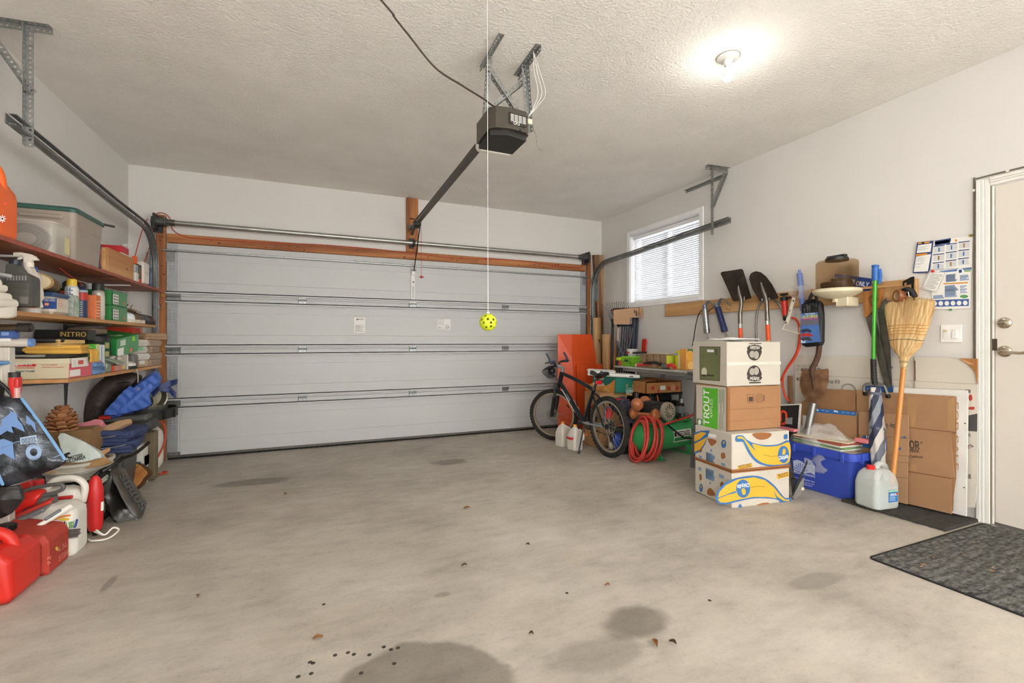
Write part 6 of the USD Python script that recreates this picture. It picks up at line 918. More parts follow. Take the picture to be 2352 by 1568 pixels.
# tilted green carton
M = trimesh.transformations.translation_matrix((-1.45,4.52,S3+.20))@Rm(-14)@Rm(10,'x')@Rm(8,'y'); t = thing('shoe_box','tilted bright green shoe box lying on the grey gloves','shoe box',M=M); t.p('body',B(-.12,.10,-.13,.13,-.065,.075,.002),m('2E8A42',.55,v=.03)); t.p('brown_side',B(-.155,-.12,-.131,.131,-.066,.076,.002),m('B08450',.8)); t.p('end_panel',B(.10,.1015,-.13,.13,-.065,.075),SG2); t.p('size_label',B(.1015,.1022,-.12,-.05,-.06,.0),PAPER); t.p('size_label',B(.1015,.1022,-.09,-.03,.015,.06),m('C9D6C4',.6)); t.p('price_sticker',B(.1015,.1022,.05,.08,.03,.065),m('8EE03A',.5)); t.p('round_sticker',tf(C(.016,.0008),fr((.1015,.04,-.04),(0,1,0),(0,0,1))),m('E07A50',.5)); t.p('lettering',tf(txt('U',.06,.0008,True,.14),fr((-.02,.0,.0752),(1,0,0),(0,1,0))),m('B9D2A8',.6))
def glove(label,x,y,z,rz,mat,cuff,sc_=1.0):
    t = thing('work_glove',label,'glove',(x,y,z),rz); t.p('palm',wob(RB(.10*sc_,.095*sc_,.032,.014,(0,0,.018),3),.004,20,1),mat,smooth=True)
    for i,l in enumerate((.06,.075,.072,.058)): t.p('finger',tube(sp([(-.045*sc_,(-.034+.0225*i)*sc_,.018),(-.045*sc_-l*.6,(-.038+.026*i)*sc_,.022),(-.045*sc_-l,(-.036+.025*i)*sc_,.014)],5),.012,8),mat)
    t.p('thumb',tube(sp([(.0,-.045*sc_,.018),(-.03,-.07*sc_,.02),(-.06,-.075*sc_,.016)],5),.013,8),mat); t.p('cuff',RB(.028,.10*sc_,.036,.012,(.062*sc_,0,.019),3),cuff); return t
glove('grey knit work glove with a navy cuff, upper of the pair',-1.42,4.32,S3+.082,100,m('B7B0A3',.9,v=.08,s=40),m('2A3258',.8)); glove('grey knit work glove with a navy cuff, under its pair',-1.425,4.33,S3+.045,96,m('A9A296',.9,v=.08,s=40),m('2A3258',.8)); t = sbox_('red_clear_box','flat clear box with red ends under the grey gloves','box',m('C98A78',.4),4.24,4.40,S3,S3+.044,-1.47,-1.358); t.w('red_end',B(-1.472,-1.356,4.238,4.252,S3+.001,S3+.046),m('C8462E',.45)); t.w('yellow_plug',C(.016,.02,(-1.37,4.415,S3+.02),'y',14),m('DCC04A',.5))
t = thing('slide_box','white and grey carton standing between the gloves and egg cartons','box',(-1.42,4.5,S3)); t.w('body',B(-1.50,-1.36,4.46,4.53,S3+.001,S3+.12,.002),m('B8AE9E',.6)); t.w('white_face',B(-1.3602,-1.359,4.50,4.53,S3+.003,S3+.118),PAPER)
shoe('white_shoe','white toddler shoe with a dark sole on the bottom shelf',-1.41,4.60,S3,.16,-20,m('DAD6CC',.6),m('34342F',.8),False,.075); t = thing('hanging_string','pale string hanging over the bottom shelf edge','string',(-1.35,4.62,S3)); t.w('string',tube(sp([(-1.42,4.60,S3+.025),(-1.36,4.64,S3+.010),(-1.338,4.66,S3-.03),(-1.336,4.665,S3-.14)],6),.004,6),m('CDBFA2',.8))
t = sbox_('grey_pot','grey and brown square pot beside the egg cartons','pot',m('7C7872',.6),4.68,4.80,S3,S3+.115,-1.49,-1.37,.012); t.w('brown_base',B(-1.492,-1.368,4.678,4.802,S3+.001,S3+.04,.01),m('8C7058',.7))
def egg_carton(label,x,y,z,rz,col,band_=None):
    t = thing('egg_carton',label,'egg carton',(x,y,z),rz,group=None); mt_ = m(col,.9,v=.07,s=30); t.p('base',cat(lathe_sq([(.86,0),(.92,.004),(1,.026),(1.05,.028)],.285,.105,.02,16),*[mv(C(.017,.012,n=10,r2=.021),-.115+.046*i,-.026+.052*j,.001)for i in range(6)for j in(0,1)]),mt_); t.p('lid',mv(lathe_sq([(1.05,0),(1.0,.005),(.90,.027),(.84,.030)],.285,.105,.02,16),0,0,.0285),mt_)
    if band_: t.p('label_band',cat(lathe_sq([(1.06,.026),(1.012,.034),(.915,.056)],.12,.107,.02,16)),m(band_,.5))
    return t
egg_carton('white egg carton with a green label in the front egg carton stack',-1.44,4.93,S3+.121,84,'D9D5CC','8FC69A'); egg_carton('white egg carton at the top of the front egg carton stack',-1.43,4.93,S3+.181,86,'DDD8CE'); egg_carton('plain white egg carton in the middle of the front egg carton stack',-1.43,4.94,S3+.061,82,'E0DCD4'); egg_carton('tan and white egg carton at the bottom of the front stack',-1.43,4.93,S3+.001,84,'C3AC90','E2DED6')
for i,(lb,rz_,col)in enumerate((('grey-brown egg carton at the bottom of the far stack',88,'A68F7A'),('grey-brown egg carton second from the bottom in the far stack',85,'AC9682'),('grey-brown egg carton third from the bottom in the far stack',92,'A38C78'),('grey-brown egg carton just under the crowning one in the far stack',86,'B09A86'))): egg_carton(lb,-1.405,5.21,S3+.001+.0595*i,rz_,col)
egg_carton('brown egg carton crowning the far stack and jutting toward the track',-1.385,5.20,S3+.2395,70,'B09070')
t = sbox_('orange_shoe_box','bright orange-red shoe box under the far end of the middle shelf','shoe box',m('D8452A',.55),5.06,5.31,S3+.271,S2-.026,-1.67,-1.49); t.w('end_panel',B(-1.4898,-1.489,5.24,5.31,S3+.273,S2-.028),m('E8805A',.55)); t.w('round_mark',tf(C(.012,.0008),fr((-1.4898,5.19,S3+.295),(0,1,0),(0,0,1))),m('C9B8A8',.5))

# ================= the heap on the floor by the left wall =================
def gz(y): return zf(y)+.001
REDC,REDF = m('D42A1E',.42,v=.03),m('B23A2C',.62,v=.12,s=12)
# large red fuel can
y0,y1 = 2.67,2.92; z = gz(2.8); t = thing('gas_can','large bright red plastic gas can at the left edge of the floor','gas can',(-1.4,2.8,z))
f = FY(y0,C4); xa,xb =-1.66,-1.205
P =[(xa,z),(xb-.02,z),(xb,z+.03),(xb,z+.19),(xb-.05,z+.235),(xb-.16,z+.215),(xb-.26,z+.25),(xa,z+.25)]
body = tf(X(Polygon(P).buffer(-.02).buffer(.02),y1-y0-.05),fr((0,y1-.025,0),(1,0,0),(0,0,1))); bod2 = tf(X(Polygon(P).buffer(-.022),y1-y0),fr((0,y1,0),(1,0,0),(0,0,1)))
t.w('body',trimesh.convex.convex_hull(np.vstack([body.vertices,bod2.vertices])),REDC,smooth=50); t.w('handle',tube(sp([(-1.60,2.80,z+.23),(-1.55,2.80,z+.305),(-1.42,2.80,z+.315),(-1.29,2.80,z+.275),(-1.25,2.80,z+.20)],7),.024,14),REDC)
t.w('label',wob(grid(lambda a,b:(-1.56+.26*a,2.73+.12*b,z+.252-.05*a**2+.004),10,6,.001),.001,10),PAPER); t.w('lettering',tf(txt('12-21e',.022,.0008,True),fr((-1.40,2.755,z+.247),(1,0,-.18),(0,1,0))),INK); t.w('embossing',cat([B(-1.60,-1.33,y0-.002,y0+.004,z+.03+.012*i,z+.034+.012*i)for i in range(6)]),REDC,kind='stuff')
z = gz(3.06); t = thing('gas_can','smaller faded red gas can with a black cap, behind the large one','gas can',(-1.3,3.06,z)); xa,xb =-1.45,-1.20
P =[(xa,z),(xb,z),(xb,z+.16),(xb-.02,z+.195),(xb-.16,z+.235),(xb-.20,z+.245),(xa,z+.20)]; bd =[tf(X(Polygon(P).buffer(-q-.012).buffer(.012),3.175-2.945-2*(.022-q)),fr((0,3.175-.022+q,0),(1,0,0),(0,0,1)))for q in(0,.02)]
hb_ = trimesh.convex.convex_hull(np.vstack([b_.vertices for b_ in bd])); hole = rot(C(.028,.5,(0,0,-.25)),90,'x'); hole.apply_scale((1.5,1,.8)); hole = mv(hole,-1.31,3.06,z+.175); t.w('body',bool_(hb_,hole),REDF,smooth=30)
t.w('cap',mv(L([(0,0),(.034,0),(.036,.004),(.036,.026),(.032,.03),(0,.03)],24),-1.375,3.00,z+.232),BLACK); t.w('cap_rib',cat([B(-1.375+.0365*math.cos(a)-.002,-1.375+.0365*math.cos(a)+.002,3.0+.0365*math.sin(a)-.002,3.0+.0365*math.sin(a)+.002,z+.236,z+.258)for a in np.linspace(0,6.28,17)[:-1]]),BLACK,kind='stuff'); t.w('vent_cap',C(.014,.02,(-1.43,2.97,z+.205)),BLACK)
fx = FX(xb+.0008,C4); t.w('lettering',cat(fx.text('4.5L',560,900,655,835,45,False,0),fx.text('STIHL',570,985,675,905,48,False,0)),m('D98F7C',.6)); t.w('yellow_dot',fx.ell(552,885,12,20,.0006,0),m('D8C24A',.5)); t.w('lettering',FY(2.9442,C4).text('93',478,1040,480,960,34,False,.0003),m('D98F7C',.6))
# weed killer jug with pump, and its wand
z = gz(3.27); t = thing('sprayer_jug','white herbicide sprayer jug with a grey pump handle','sprayer',(-1.285,3.27,z)); WJ = m('E3DED3',.38,v=.02)
t.w('body',mv(lathe_sq([(.93,0),(1,.02),(1,.20),(.95,.235),(.72,.265),(.4,.275)],.235,.175,.045),-1.30,3.27,z),WJ,smooth=50); t.w('pump',cat(mv(L([(0,0),(.045,0),(.045,.04),(.03,.05),(0,.05)],22),-1.335,3.27,z+.27)),m('5A5A56',.5)); t.w('pump_handle',tube(sp([(-1.41,3.25,z+.325),(-1.415,3.25,z+.355),(-1.35,3.25,z+.372),(-1.27,3.25,z+.375),(-1.262,3.25,z+.345),(-1.33,3.25,z+.325)],6,True),.010,8,True),m('5A5A56',.5))
q = t.w('label',B(-1.385,-1.215,3.1812,3.1835,z+.05,z+.19),m('EDEBE4',.5)); fz = FY(3.181,C4); q.w('lettering',cat(fz.text('Round',425,672,635,650,62,True,.0)),INK); q.w('lettering',fz.text('UP',645,668,720,655,68,True,.0),m('4E9A3E',.5)); q.w('swoosh',fz.line([(750,605),(735,660),(700,712),(660,740)],.010,.0006,0,4),m('2F4F8E',.5)); q.w('swoosh',fz.line([(540,600),(600,575),(680,562)],.009,.0006,0,4),m('E0882A',.5)); q.w('swoosh',fz.poly([(570,602),(620,585),(678,590),(670,610),(600,615)],.0006,.0004),m('DDBB3A',.5)); q.w('print',lines(fz,640,690,790,790,8,.2,.3,4),m('B9B4AA',.6),kind='stuff')
q1,q2 = at(55,1228,'y3.06'),at(164,1160,'y3.16'); t = thing('sprayer_wand','white sprayer wand with a grey trigger lying across the sprayer jug','wand',(-1.4,3.12,.2)); dq = q2-q1; t.w('tube',tube([q1,q1+dq*.55],.012,10),WJ); t.w('grip',tube(sp([q1+dq*.5,q1+dq*.7,q1+dq*.85,q2],5),.017,10,scale=np.linspace(.8,1.1,16)),WJ); t.w('trigger',tf(RB(.07,.02,.016,.007,(0,0,0),3),fr(q1+dq*.62+A3(.0,-.012,.012),dq,(0,1,0))),m('6A7078',.5))
z = gz(3.52); t = thing('red_capped_jug','white jug with a red cap and a loop handle behind the sprayer jug','jug',(-1.33,3.46,z)); t.w('body',mv(lathe_sq([(.93,0),(1,.02),(1,.25),(.9,.29),(.6,.31)],.23,.15,.045),-1.36,3.455,z),WJ,smooth=50); t.w('cap',mv(L([(0,0),(.03,0),(.03,.03),(.024,.036),(0,.036)],20),-1.445,3.44,z+.335),m('C82428',.4)); t.w('neck',C(.026,.04,(-1.445,3.44,z+.30)),WJ); t.w('handle',tube(sp([(-1.41,3.44,z+.30),(-1.37,3.44,z+.358),(-1.28,3.44,z+.36),(-1.235,3.44,z+.31),(-1.245,3.44,z+.22)],6),.017,10),WJ); t.w('red_tab',RB(.07,.03,.02,.009,(-1.30,3.375,z+.27),2),m('C82428',.4))
# float
z = gz(3.49); t = thing('marker_float','red torpedo-shaped float standing upright with white rope','float',(-1.205,3.49,z)); t.p('body',mv(L([(0,.03),(.030,.032),(.036,.06),(.040,.20),(.038,.27),(.028,.325),(.012,.352),(0,.356)],24),0,0,0),m('CB2422',.4)); t.p('tip',L([(0,0),(.012,0),(.018,.03),(0,.032)],14),BLACK)
for s_ in(-1,1): t.p('clip',RB(.014,.022,.055,.006,(.036*s_,-.01,.17),2),PAPER)
t.p('rope',tube(sp([(0,-.02,.03),(.05,-.05,.012),(.03,-.07,.05),(.07,-.08,.02),(.10,-.05,.045),(.13,-.06,.03),(.10,-.12,.01),(.03,-.12,.008),(.0,-.09,.01)],6),.0055,7),m('E2DED4',.7))
# black crate with its label, white pail
z = gz(3.62); t = thing('milk_crate','black plastic milk crate behind the red float','crate',(-1.4,3.68,z)); CB = m('1D1C1B',.5); xa,xb,ya,yb =-1.64,-1.255,3.55,3.83
rails =[B(xa,xb,ya,ya+.012,z+k,z+k+.03)for k in(0,.055,.11,.165,.22)]; t.w('front_lattice',cat(*rails,*[B(xa+k,xa+k+.02,ya,ya+.012,z,z+.25)for k in np.linspace(0,.365,7)]),CB); t.w('side_lattice',cat(*[B(xb-.012,xb,ya+.012,yb,z+k,z+k+.03)for k in(0,.055,.11,.165,.22)],*[B(xb-.012,xb,ya+k,ya+k+.02,z,z+.25)for k in np.linspace(.0,.27,6)]),CB); t.w('back',B(xa,xb,yb-.01,yb,z,z+.25),CB); t.w('left_side',B(xa,xa+.01,ya,yb,z,z+.25),CB); t.w('bottom',B(xa,xb,ya,yb,z,z+.01),CB)
fx = FX(xb+.001,C4); q = t.w('label_panel',B(xb,xb+.002,ya+.05,yb-.05,z+.05,z+.13),m('A08C70',.6)); q.w('lettering',tf(txt('Dairyland',.03,.0008,True,.15),fr((xb+.002,(ya+yb)/2,z+.085),(0,1,0),(0,0,1))),INK)
z = gz(3.9); t = thing('pail','wide beige plastic pail filled with paper behind the crate','pail',(-1.46,3.985,z)); PLM = m('D2C9B8',.45,v=.03); t.p('body',mv(L([(0,0),(.13,0),(.165,.31),(.178,.312),(.178,.32),(.170,.324),(.178,.345),(.185,.35),(.185,.368),(.172,.37),(.160,.36),(.13,.02),(0,.02)],44),0,0,0),PLM); t.p('handle',tube([(.182*math.cos(a),.182*math.sin(a),.33-.03*math.sin(-a))for a in np.linspace(-2.8,-.3,24)],.004,6),STEEL); t.p('contents',wob(C(.155,.02,(0,0,.33),n=40).subdivide().subdivide(),.02,12,2),m('6E563C',.9))
def drape(name,label,cat_,px,y,zt,mat,amp=.012,thick=.01,tilt=(0,0),seed=1):
    'a crumpled sheet traced on a plane through y, leaning by tilt'
    f = Face((0,y,zt),(1,0,0),(0,tilt[0],1),C3); g_ = Polygon([f.q(*p)for p in px]).buffer(0); o = dish(g_,thick,lambda x,yy: 0*x,.02); o.vertices = o.vertices-A3(0,0,thick/2); return f,tf(wob(o,amp,13,seed),f.F)
KP = m('B98F5E',.8,v=.06,s=8)
f,q = drape('','','',[(410,885),(520,835),(650,760),(750,700),(860,690),(985,655),(990,690),(930,720),(1000,790),(900,815),(760,845),(640,850),(530,880)],3.83,.36,KP,.016,.006,(.35,0),3); solo('kraft_paper','crumpled brown kraft paper lying over the beige pail','paper',q,KP,smooth=True)
t = thing('kraft_bag','upright brown paper bag filling the pail under the pine cone','bag',(-1.5,4.0,.35)); t.w('bag',wob(B(-1.63,-1.38,3.93,4.12,.38,.60).subdivide().subdivide().subdivide(),.014,10,6),m('8F6E48',.85))
f,q = drape('','','',[(535,570),(565,525),(600,530),(690,575),(800,620),(880,665),(930,715),(930,745),(850,765),(740,785),(610,790),(585,720),(560,650)],3.80,.45,None,.012,.05,(.30,0),5); PB = m('CFDAD2',.4); t = thing('shopping_bag','pale green plastic bag with BRITISH COLUMBIA lettering on the paper heap','bag',(-1.4,3.8,.45)); t.w('bag',q,PB,smooth=True)
t.w('lettering',cat(f.text('BRITISH',640,755,760,722,26,True,.033),f.text('COLUMBIA',600,792,790,740,30,True,.033)),INK); t.w('logo',cat(f.poly([(585,725),(640,700),(655,712),(625,735),(680,745),(640,752),(590,742)],.0008,.033,2)),INK)
# pine cone
pc = np.array([-1.50,3.86,.665]); t = thing('pine_cone','big brown pine cone with open scales on top of the heap','pine cone',pc); t.p('core',RB(.06,.06,.10,.03,(0,0,0),2),m('5A3A24',.9)); rr = random.Random(5); k = 0
scl = RB(.066,.050,.013,(.022,.023,.005),(.030,0,0),2)
for i in range(7):
    zi =-.055+.018*i; rad = .055*math.sin(math.pi*(.25+.66*i/6))+.012; nk =(6,7,8,8,7,6,4)[i]
    for j in range(nk):
        M = Rm(360*(j+.5*(i%2))/nk+8*i)@trimesh.transformations.translation_matrix((rad*.55,0,zi))@Rm(-(14+10*i),'y'); t.p('scale',tf(tf(scl,np.diag([.9,1,1,1])),M),m(('A06A42','94603A','AC7850')[rr.randrange(3)],.8))
# jeans and cloths on a grey bin
z = gz(4.3); t = thing('grey_bin','dark grey lidded bin under the folded jeans','storage box',(-1.47,4.30,z)); t.w('body',mv(lathe_sq([(.92,0),(.97,.34),(1,.345)],.36,.34,.03),-1.47,4.365,z),m('4A4B4C',.5)); t.w('lid',mv(lathe_sq([(1.02,0),(1.02,.02),(.96,.03)],.36,.34,.03),-1.47,4.365,z+.345),m('3C3D3E',.5))
JN = m('39456B',.85,v=.1,s=40)
for i,(lb,sx,sy,dz,rz_)in enumerate((('folded dark blue jeans, lower pair on the grey bin',.44,.36,0,6),('folded dark blue jeans, upper pair on the grey bin',.46,.34,.075,-4))):
    t = folded('jeans',lb,'jeans',-1.44,4.26,z+.378+dz,sx,sy,.072,JN,rz_,4+i,.012,3); t.p('stitching',tube(sp([(-.15,-sy/2+.002,.04),(0,-sy/2-.008,.035),(.15,-sy/2-.002,.045),(.22,-.08,.05)],6),.0016,5),m('B8A888',.8)); t.p('hem_fold',wob(RB(.05,sy*.8,.05,.022,(sx/2-.01,0,.045),4),.010,14,i),JN,smooth=True)
f,q = drape('','','',[(680,540),(760,500),(840,480),(950,470),(1060,425),(1150,405),(1195,410),(1190,440),(1080,490),(960,530),(820,545)],4.16,.55,None,.016,.03,(.6,0),8); solo('tan_cloth','crumpled tan cloth spread over the folded jeans','cloth',q,m('AE8E6A',.85),smooth=True)
f,q = drape('','','',[(605,520),(640,500),(740,450),(850,410),(920,410),(945,440),(930,465),(820,485),(720,510),(660,550),(620,545)],4.10,.60,None,.014,.04,(.5,0),9); solo('pink_cloth','pink cloth strip draped over the jeans toward the pine cone','cloth',q,m('CE7E88',.85),smooth=True)
# printed white carton, brown case, log slice, yellow container
z = gz(4.65); t = sbox_('printed_carton','white carton with blue printed bands below the jeans','box',m('D9D5CB',.65),4.585,4.725,z,z+.33,-1.66,-1.285); fz = FY(4.5845,C3); fx = FX(-1.2845,C3); t.w('blue_band',fz.rect(1150,790,1268,830,.0006,0),m('3E7EA6',.5)); t.w('lettering',cat(fz.text('O',1178,812,1200,812,30,True,.0008)),PAPER); t.w('lettering',cat(fz.text('750 mL',1168,700,1200,698,12,False,0),fz.text('WINE',1055,728,1112,732,24,True,0)),INK)
t.w('blue_band',cat(fx.rect(1298,850,1355,870,.0006,0),fx.rect(1298,890,1355,925,.0006,0)),m('4B86AC',.5)); t.w('print',lines(fx,1300,730,1352,800,8,.3,.4,3),m('77756E',.6),kind='stuff'); t.w('flap_print',cat([B(-1.50+.07*i,-1.46+.07*i,4.62,4.68,z+.3302,z+.331)for i in range(3)]),m('5A93B4',.6),kind='stuff')
t = sbox_('brown_case','tall slim olive brown plastic case beside the propane tank','case',m('6E6048',.5),4.745,4.845,z,z+.41,-1.64,-1.245,.008); t.w('handle',tube(sp([(-1.55,4.80,z+.41),(-1.52,4.80,z+.45),(-1.40,4.80,z+.455),(-1.36,4.80,z+.41)],5),.012,8),m('5A5040',.5))
z = gz(4.5); Mg = fr((-1.325,4.50,z+.105),(.80,-.30,.0),(0,.35,1)); ol =[(.125*(1+.10*math.sin(3*a)+.04*math.sin(7*a))*math.cos(a),.100*(1+.06*math.sin(5*a+1))*math.sin(a))for a in np.linspace(0,2*np.pi,49)[:-1]]
t = thing('log_slice','round slice of orange-brown wood leaning on the white carton','log slice',M=Mg); t.p('wood',X(Polygon(ol).buffer(-.006),.045,fr((0,0,-.022),(1,0,0),(0,1,0))),m('C07A3E',.6,h2='D89A58',s=9,v=0)); t.p('bark',X(Polygon(ol).difference(Polygon(ol).buffer(-.007)),.046,fr((0,0,-.023),(1,0,0),(0,1,0))),m('5A3A22',.9,v=.2,s=40)); t.p('crack',X(LineString([(-.01,.01),(.03,.06),(.05,.09)]).buffer(.0018),.001,fr((0,0,.0228),(1,0,0),(0,1,0))),m('4A2C16',.9)); t.p('growth_ring',cat([X(Polygon(ol).buffer(-q).exterior.buffer(.0009),.0006,fr((0,0,.0228),(1,0,0),(0,1,0)))for q in(.025,.045,.065,.08)]),m('A8642E',.7))
t = thing('yellow_container','yellow plastic container standing behind the log slice','container',(-1.42,4.54,gz(4.54))); t.p('body',lathe_sq([(.95,0),(1,.01),(1,.20),(.8,.23),(.4,.24)],.12,.05,.015),m('DDB62E',.45)); t.p('cap',C(.02,.025,(0,0,.24)),m('8C7418',.4))
# propane tank with red hose, tray, foil pan
z = gz(5.08); t = thing('propane_tank','white propane tank with an orange hose in the left corner','propane tank',(-1.425,5.08,z)); t.p('tank',L([(0,.03),(.12,.03),(.148,.07),(.154,.11),(.154,.31),(.146,.36),(.11,.405),(.05,.425),(0,.43)],40),m('DDD8CC',.35),smooth=50); t.p('foot_ring',L([(.105,0),(.11,0),(.112,.045),(.105,.045),(.105,0)],32),m('CFCABD',.4)); t.p('collar',L([(.095,.40),(.10,.40),(.108,.47),(.10,.472),(.095,.40)],32),m('D6D1C5',.4)); t.p('valve',cat(C(.016,.05,(0,0,.43)),C(.012,.05,(0,-.02,.455),'y'),C(.022,.012,(0,0,.478))),m('4A4438',.4,.6)); t.p('hose',tube(sp([(.03,-.05,.46),(.13,-.06,.47),(.175,-.03,.40),(.17,-.04,.25),(.12,-.11,.10),(.13,-.16,.03),(.19,-.15,.012),(.21,-.10,.010),(.17,-.07,.010)],7),.0085,9),m('B8482E',.5))
zt_ = z+.483; t = thing('round_tray','round black ribbed plastic tray resting on the propane tank','tray',(-1.40,5.06,zt_)); t.p('tray',L([(0,0),(.19,0),(.225,.012),(.232,.09),(.238,.094),(.238,.10),(.228,.10),(.22,.02),(0,.015)],48),m('242423',.5));[t.p('rib',B(.224,.240,-.008,.008,.01,.085).apply_transform(Rm(a)),m('1B1B1A',.5))for a in range(-100,80,30)]
zp = zt_+.03; t = thing('foil_pan','fluted grey metal pan lying in the black tray','pan',(-1.39,5.06,zp)); n = 96; pr =[(0,0),(.135,0),(.162,.095),(.172,.097),(.172,.101),(.158,.099),(.13,.004),(0,.004)]; pm_ = L(pr,n); v = pm_.vertices.copy(); rad = np.hypot(v[:,0],v[:,1]); a = np.arctan2(v[:,1],v[:,0]); kk = 1+.012*np.sin(a*48)*(rad>.12); v[:,0]*=kk; v[:,1]*=kk; pm_.vertices = v; t.p('pan',pm_,m('8C8878',.4,.6,.15,10))
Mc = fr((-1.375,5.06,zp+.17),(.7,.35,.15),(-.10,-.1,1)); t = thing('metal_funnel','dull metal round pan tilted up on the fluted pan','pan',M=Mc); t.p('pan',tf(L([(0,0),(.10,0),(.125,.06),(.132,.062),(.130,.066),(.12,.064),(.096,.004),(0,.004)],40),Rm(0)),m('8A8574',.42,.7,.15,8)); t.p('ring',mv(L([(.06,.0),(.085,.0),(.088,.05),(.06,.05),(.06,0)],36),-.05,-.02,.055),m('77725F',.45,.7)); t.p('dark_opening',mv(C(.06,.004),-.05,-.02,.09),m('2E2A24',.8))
# black cushion roll, blue tarp, dark tarp, grey pad, flashlight
f = FY(4.72,C3); pts =[f.w(*p)for p in((845,480),(850,400),(880,280),(930,180),(1000,105),(1090,65),(1180,62),(1240,85))]; t = thing('cushion_roll','black leather bolster cushion arching up against the left wall','cushion',f.w(845,480)); t.w('bolster',wob(tube(sp(pts,8),.082,20,scale=np.interp(np.linspace(0,1,57),[0,.06,.5,.95,1],[.55,.95,1.05,.9,.5])),.008,16,2),m('372C26',.5,v=.14,s=18),smooth=True); t.w('seam',tube(sp([p+A3(.02,-.076,.0)for p in np.array(pts)[1:-1]],6),.004,6),m('241C18',.5))
TB,TD = m('3D62B4',.45,v=.06),m('2F3D6E',.5,v=.08)
f = Face((0,4.63,.8),(1,0,0),(0,.15,1),C3); t = thing('blue_tarp','bright blue folded tarp leaning over the black cushion','tarp',f.w(1200,200))
edge_ =[((945,355),(1420,-20)),((985,370),(1440,10)),((1040,365),(1435,40)),((1100,345),(1410,75))]
for i,(p,q)in enumerate(edge_):
    a_,b_ = f.w(*p,.03*(i-1)),f.w(*q,.03*(i-1)); up_ = np.cross(b_-a_,(0,-1,0)); t.w('fold',wob(tf(RB(np.linalg.norm(b_-a_),.15-.02*i,.075,.035,(0,0,0),4),fr((a_+b_)/2,b_-a_,(0,1,.3))),.007,13,30+i),TB,smooth=True)
f2 = Face((0,4.56,.8),(1,0,0),(0,.15,1),C3); t.w('front_sheet',tf(wob(dish(Polygon([f2.q(*p)for p in((955,360),(1000,290),(1120,160),(1185,105),(1215,130),(1260,90),(1400,0),(1440,20),(1440,60),(1390,100),(1340,190),(1365,260),(1300,300),(1180,330),(1090,350))]).buffer(.004),.03,lambda x,y: .006*np.sin(75*(x+y)),.025),.006,14,41),f2.F),TB,smooth=True); t.w('grommet',tf(L([(.006,0),(.012,0),(.012,.003),(.006,.003),(.006,0)],16),f2.F@fr((*f2.q(1262,130),.04),(1,0,0),(0,1,0))),m('8E94A0',.4,.8))
f = Face((0,4.86,.75),(1,0,0),(0,.1,1),C3); t = thing('navy_tarp','navy blue tarp crumpled under the bright blue one with a corner sticking out','tarp',f.w(1300,220))
for i,P in enumerate(([(1000,345),(1200,260),(1350,190),(1360,250),(1330,300),(1200,345),(1080,365)],[(1370,150),(1440,90),(1520,62),(1604,48),(1590,85),(1500,115),(1440,130),(1390,200)],[(1440,120),(1530,110),(1585,160),(1590,200),(1540,150),(1460,145)])): t.w('fold',tf(wob(dish(Polygon([f.q(*p)for p in P]).buffer(.004),.04,lambda x,y: .01*np.sin(50*x),.025),.012,11,50+i),f.F),TD,smooth=True)
t = thing('grey_pad','dark grey rubber pad under the blue tarp','pad',(-1.45,4.70,.55)); t.w('pad',wob(RB(.42,.20,.10,.045,(-1.43,4.68,.50),4),.010,8,5),m('3C3B39',.6),smooth=True); t.w('upper_pad',wob(RB(.30,.16,.05,.022,(-1.40,4.66,.565),4),.008,9,6),m('55544F',.6),smooth=True)
f = FY(4.56,C3); solo('red_disc','small flat red plastic disc lying by the end of the black cushion','disc',tf(RB(.075,.06,.024,.008,(0,0,0),2),fr(f.w(952,380),(1,0,0),(0,1,.1))),m('D03028',.4))
# leaning black printed tote bag
t = thing('tote_bag','shiny black tote bag with large dark lettering leaning on the crate','bag',(-1.1,3.68,gz(3.68))); BG = m('1A1917',.22,v=.2,s=20)
fA = Face((-1.09,3.66,0),(.86,.50,0),(-.20,.30,1),C4)
P =[(1090,130),(1160,100),(1195,105),(1420,445),(1365,590),(1290,560),(1180,380),(1095,210)]; P2 =[(900,215),(1000,130),(1090,130),(1180,380),(1365,590),(1205,670),(1100,540),(1000,340)]
m1 = dish(Polygon([fA.q(*p)for p in P]).buffer(.004),.012,lambda x,y: .010*np.sin(30*x+12*y),.02); t.w('printed_panel',tf(wob(m1,.006,14,3),fA.F@fr((0,0,.0),(1,0,0),(0,1,0))),m('3A352E',.3,v=.2,s=12),smooth=True)
m2 = dish(Polygon([fA.q(*p)for p in P2]).buffer(.004),.03,lambda x,y: .018*np.sin(26*x-10*y),.02); t.w('gusset',tf(wob(m2,.014,12,6),fA.F@fr((0,0,-.05),(1,0,0),(0,1,0))),BG,smooth=True)
t.w('back_panel',tf(wob(m1,.006,14,8),fA.F@fr((-.05,.01,-.11),(1,0,0),(0,1,0))),BG,smooth=True); t.w('strap',tube(sp([fA.w(1000,135,0),fA.w(1100,75,.01),fA.w(1200,10,.0),fA.w(1330,-50,-.03),fA.w(1475,-165,-.05)],7),.012,8,scale=np.linspace(1,.9,29)),BG); t.w('strap',tube(sp([fA.w(910,190,-.05),fA.w(1010,110,-.05),fA.w(1130,60,-.04),fA.w(1215,-20,-.04)],7),.011,8),BG)
t.w('lettering',fA.text('SIRIUS',1175,170,1390,500,62,True,.024,.001),m('171512',.35)); t.w('sticker',fA.poly([(975,215),(1050,160),(1085,185),(1000,250)],.001,-.012),m('8E8A7A',.4)); t.w('sticker',fA.poly([(1030,190),(1060,170),(1070,182),(1040,204)],.001,-.010),m('3E6A48',.4))
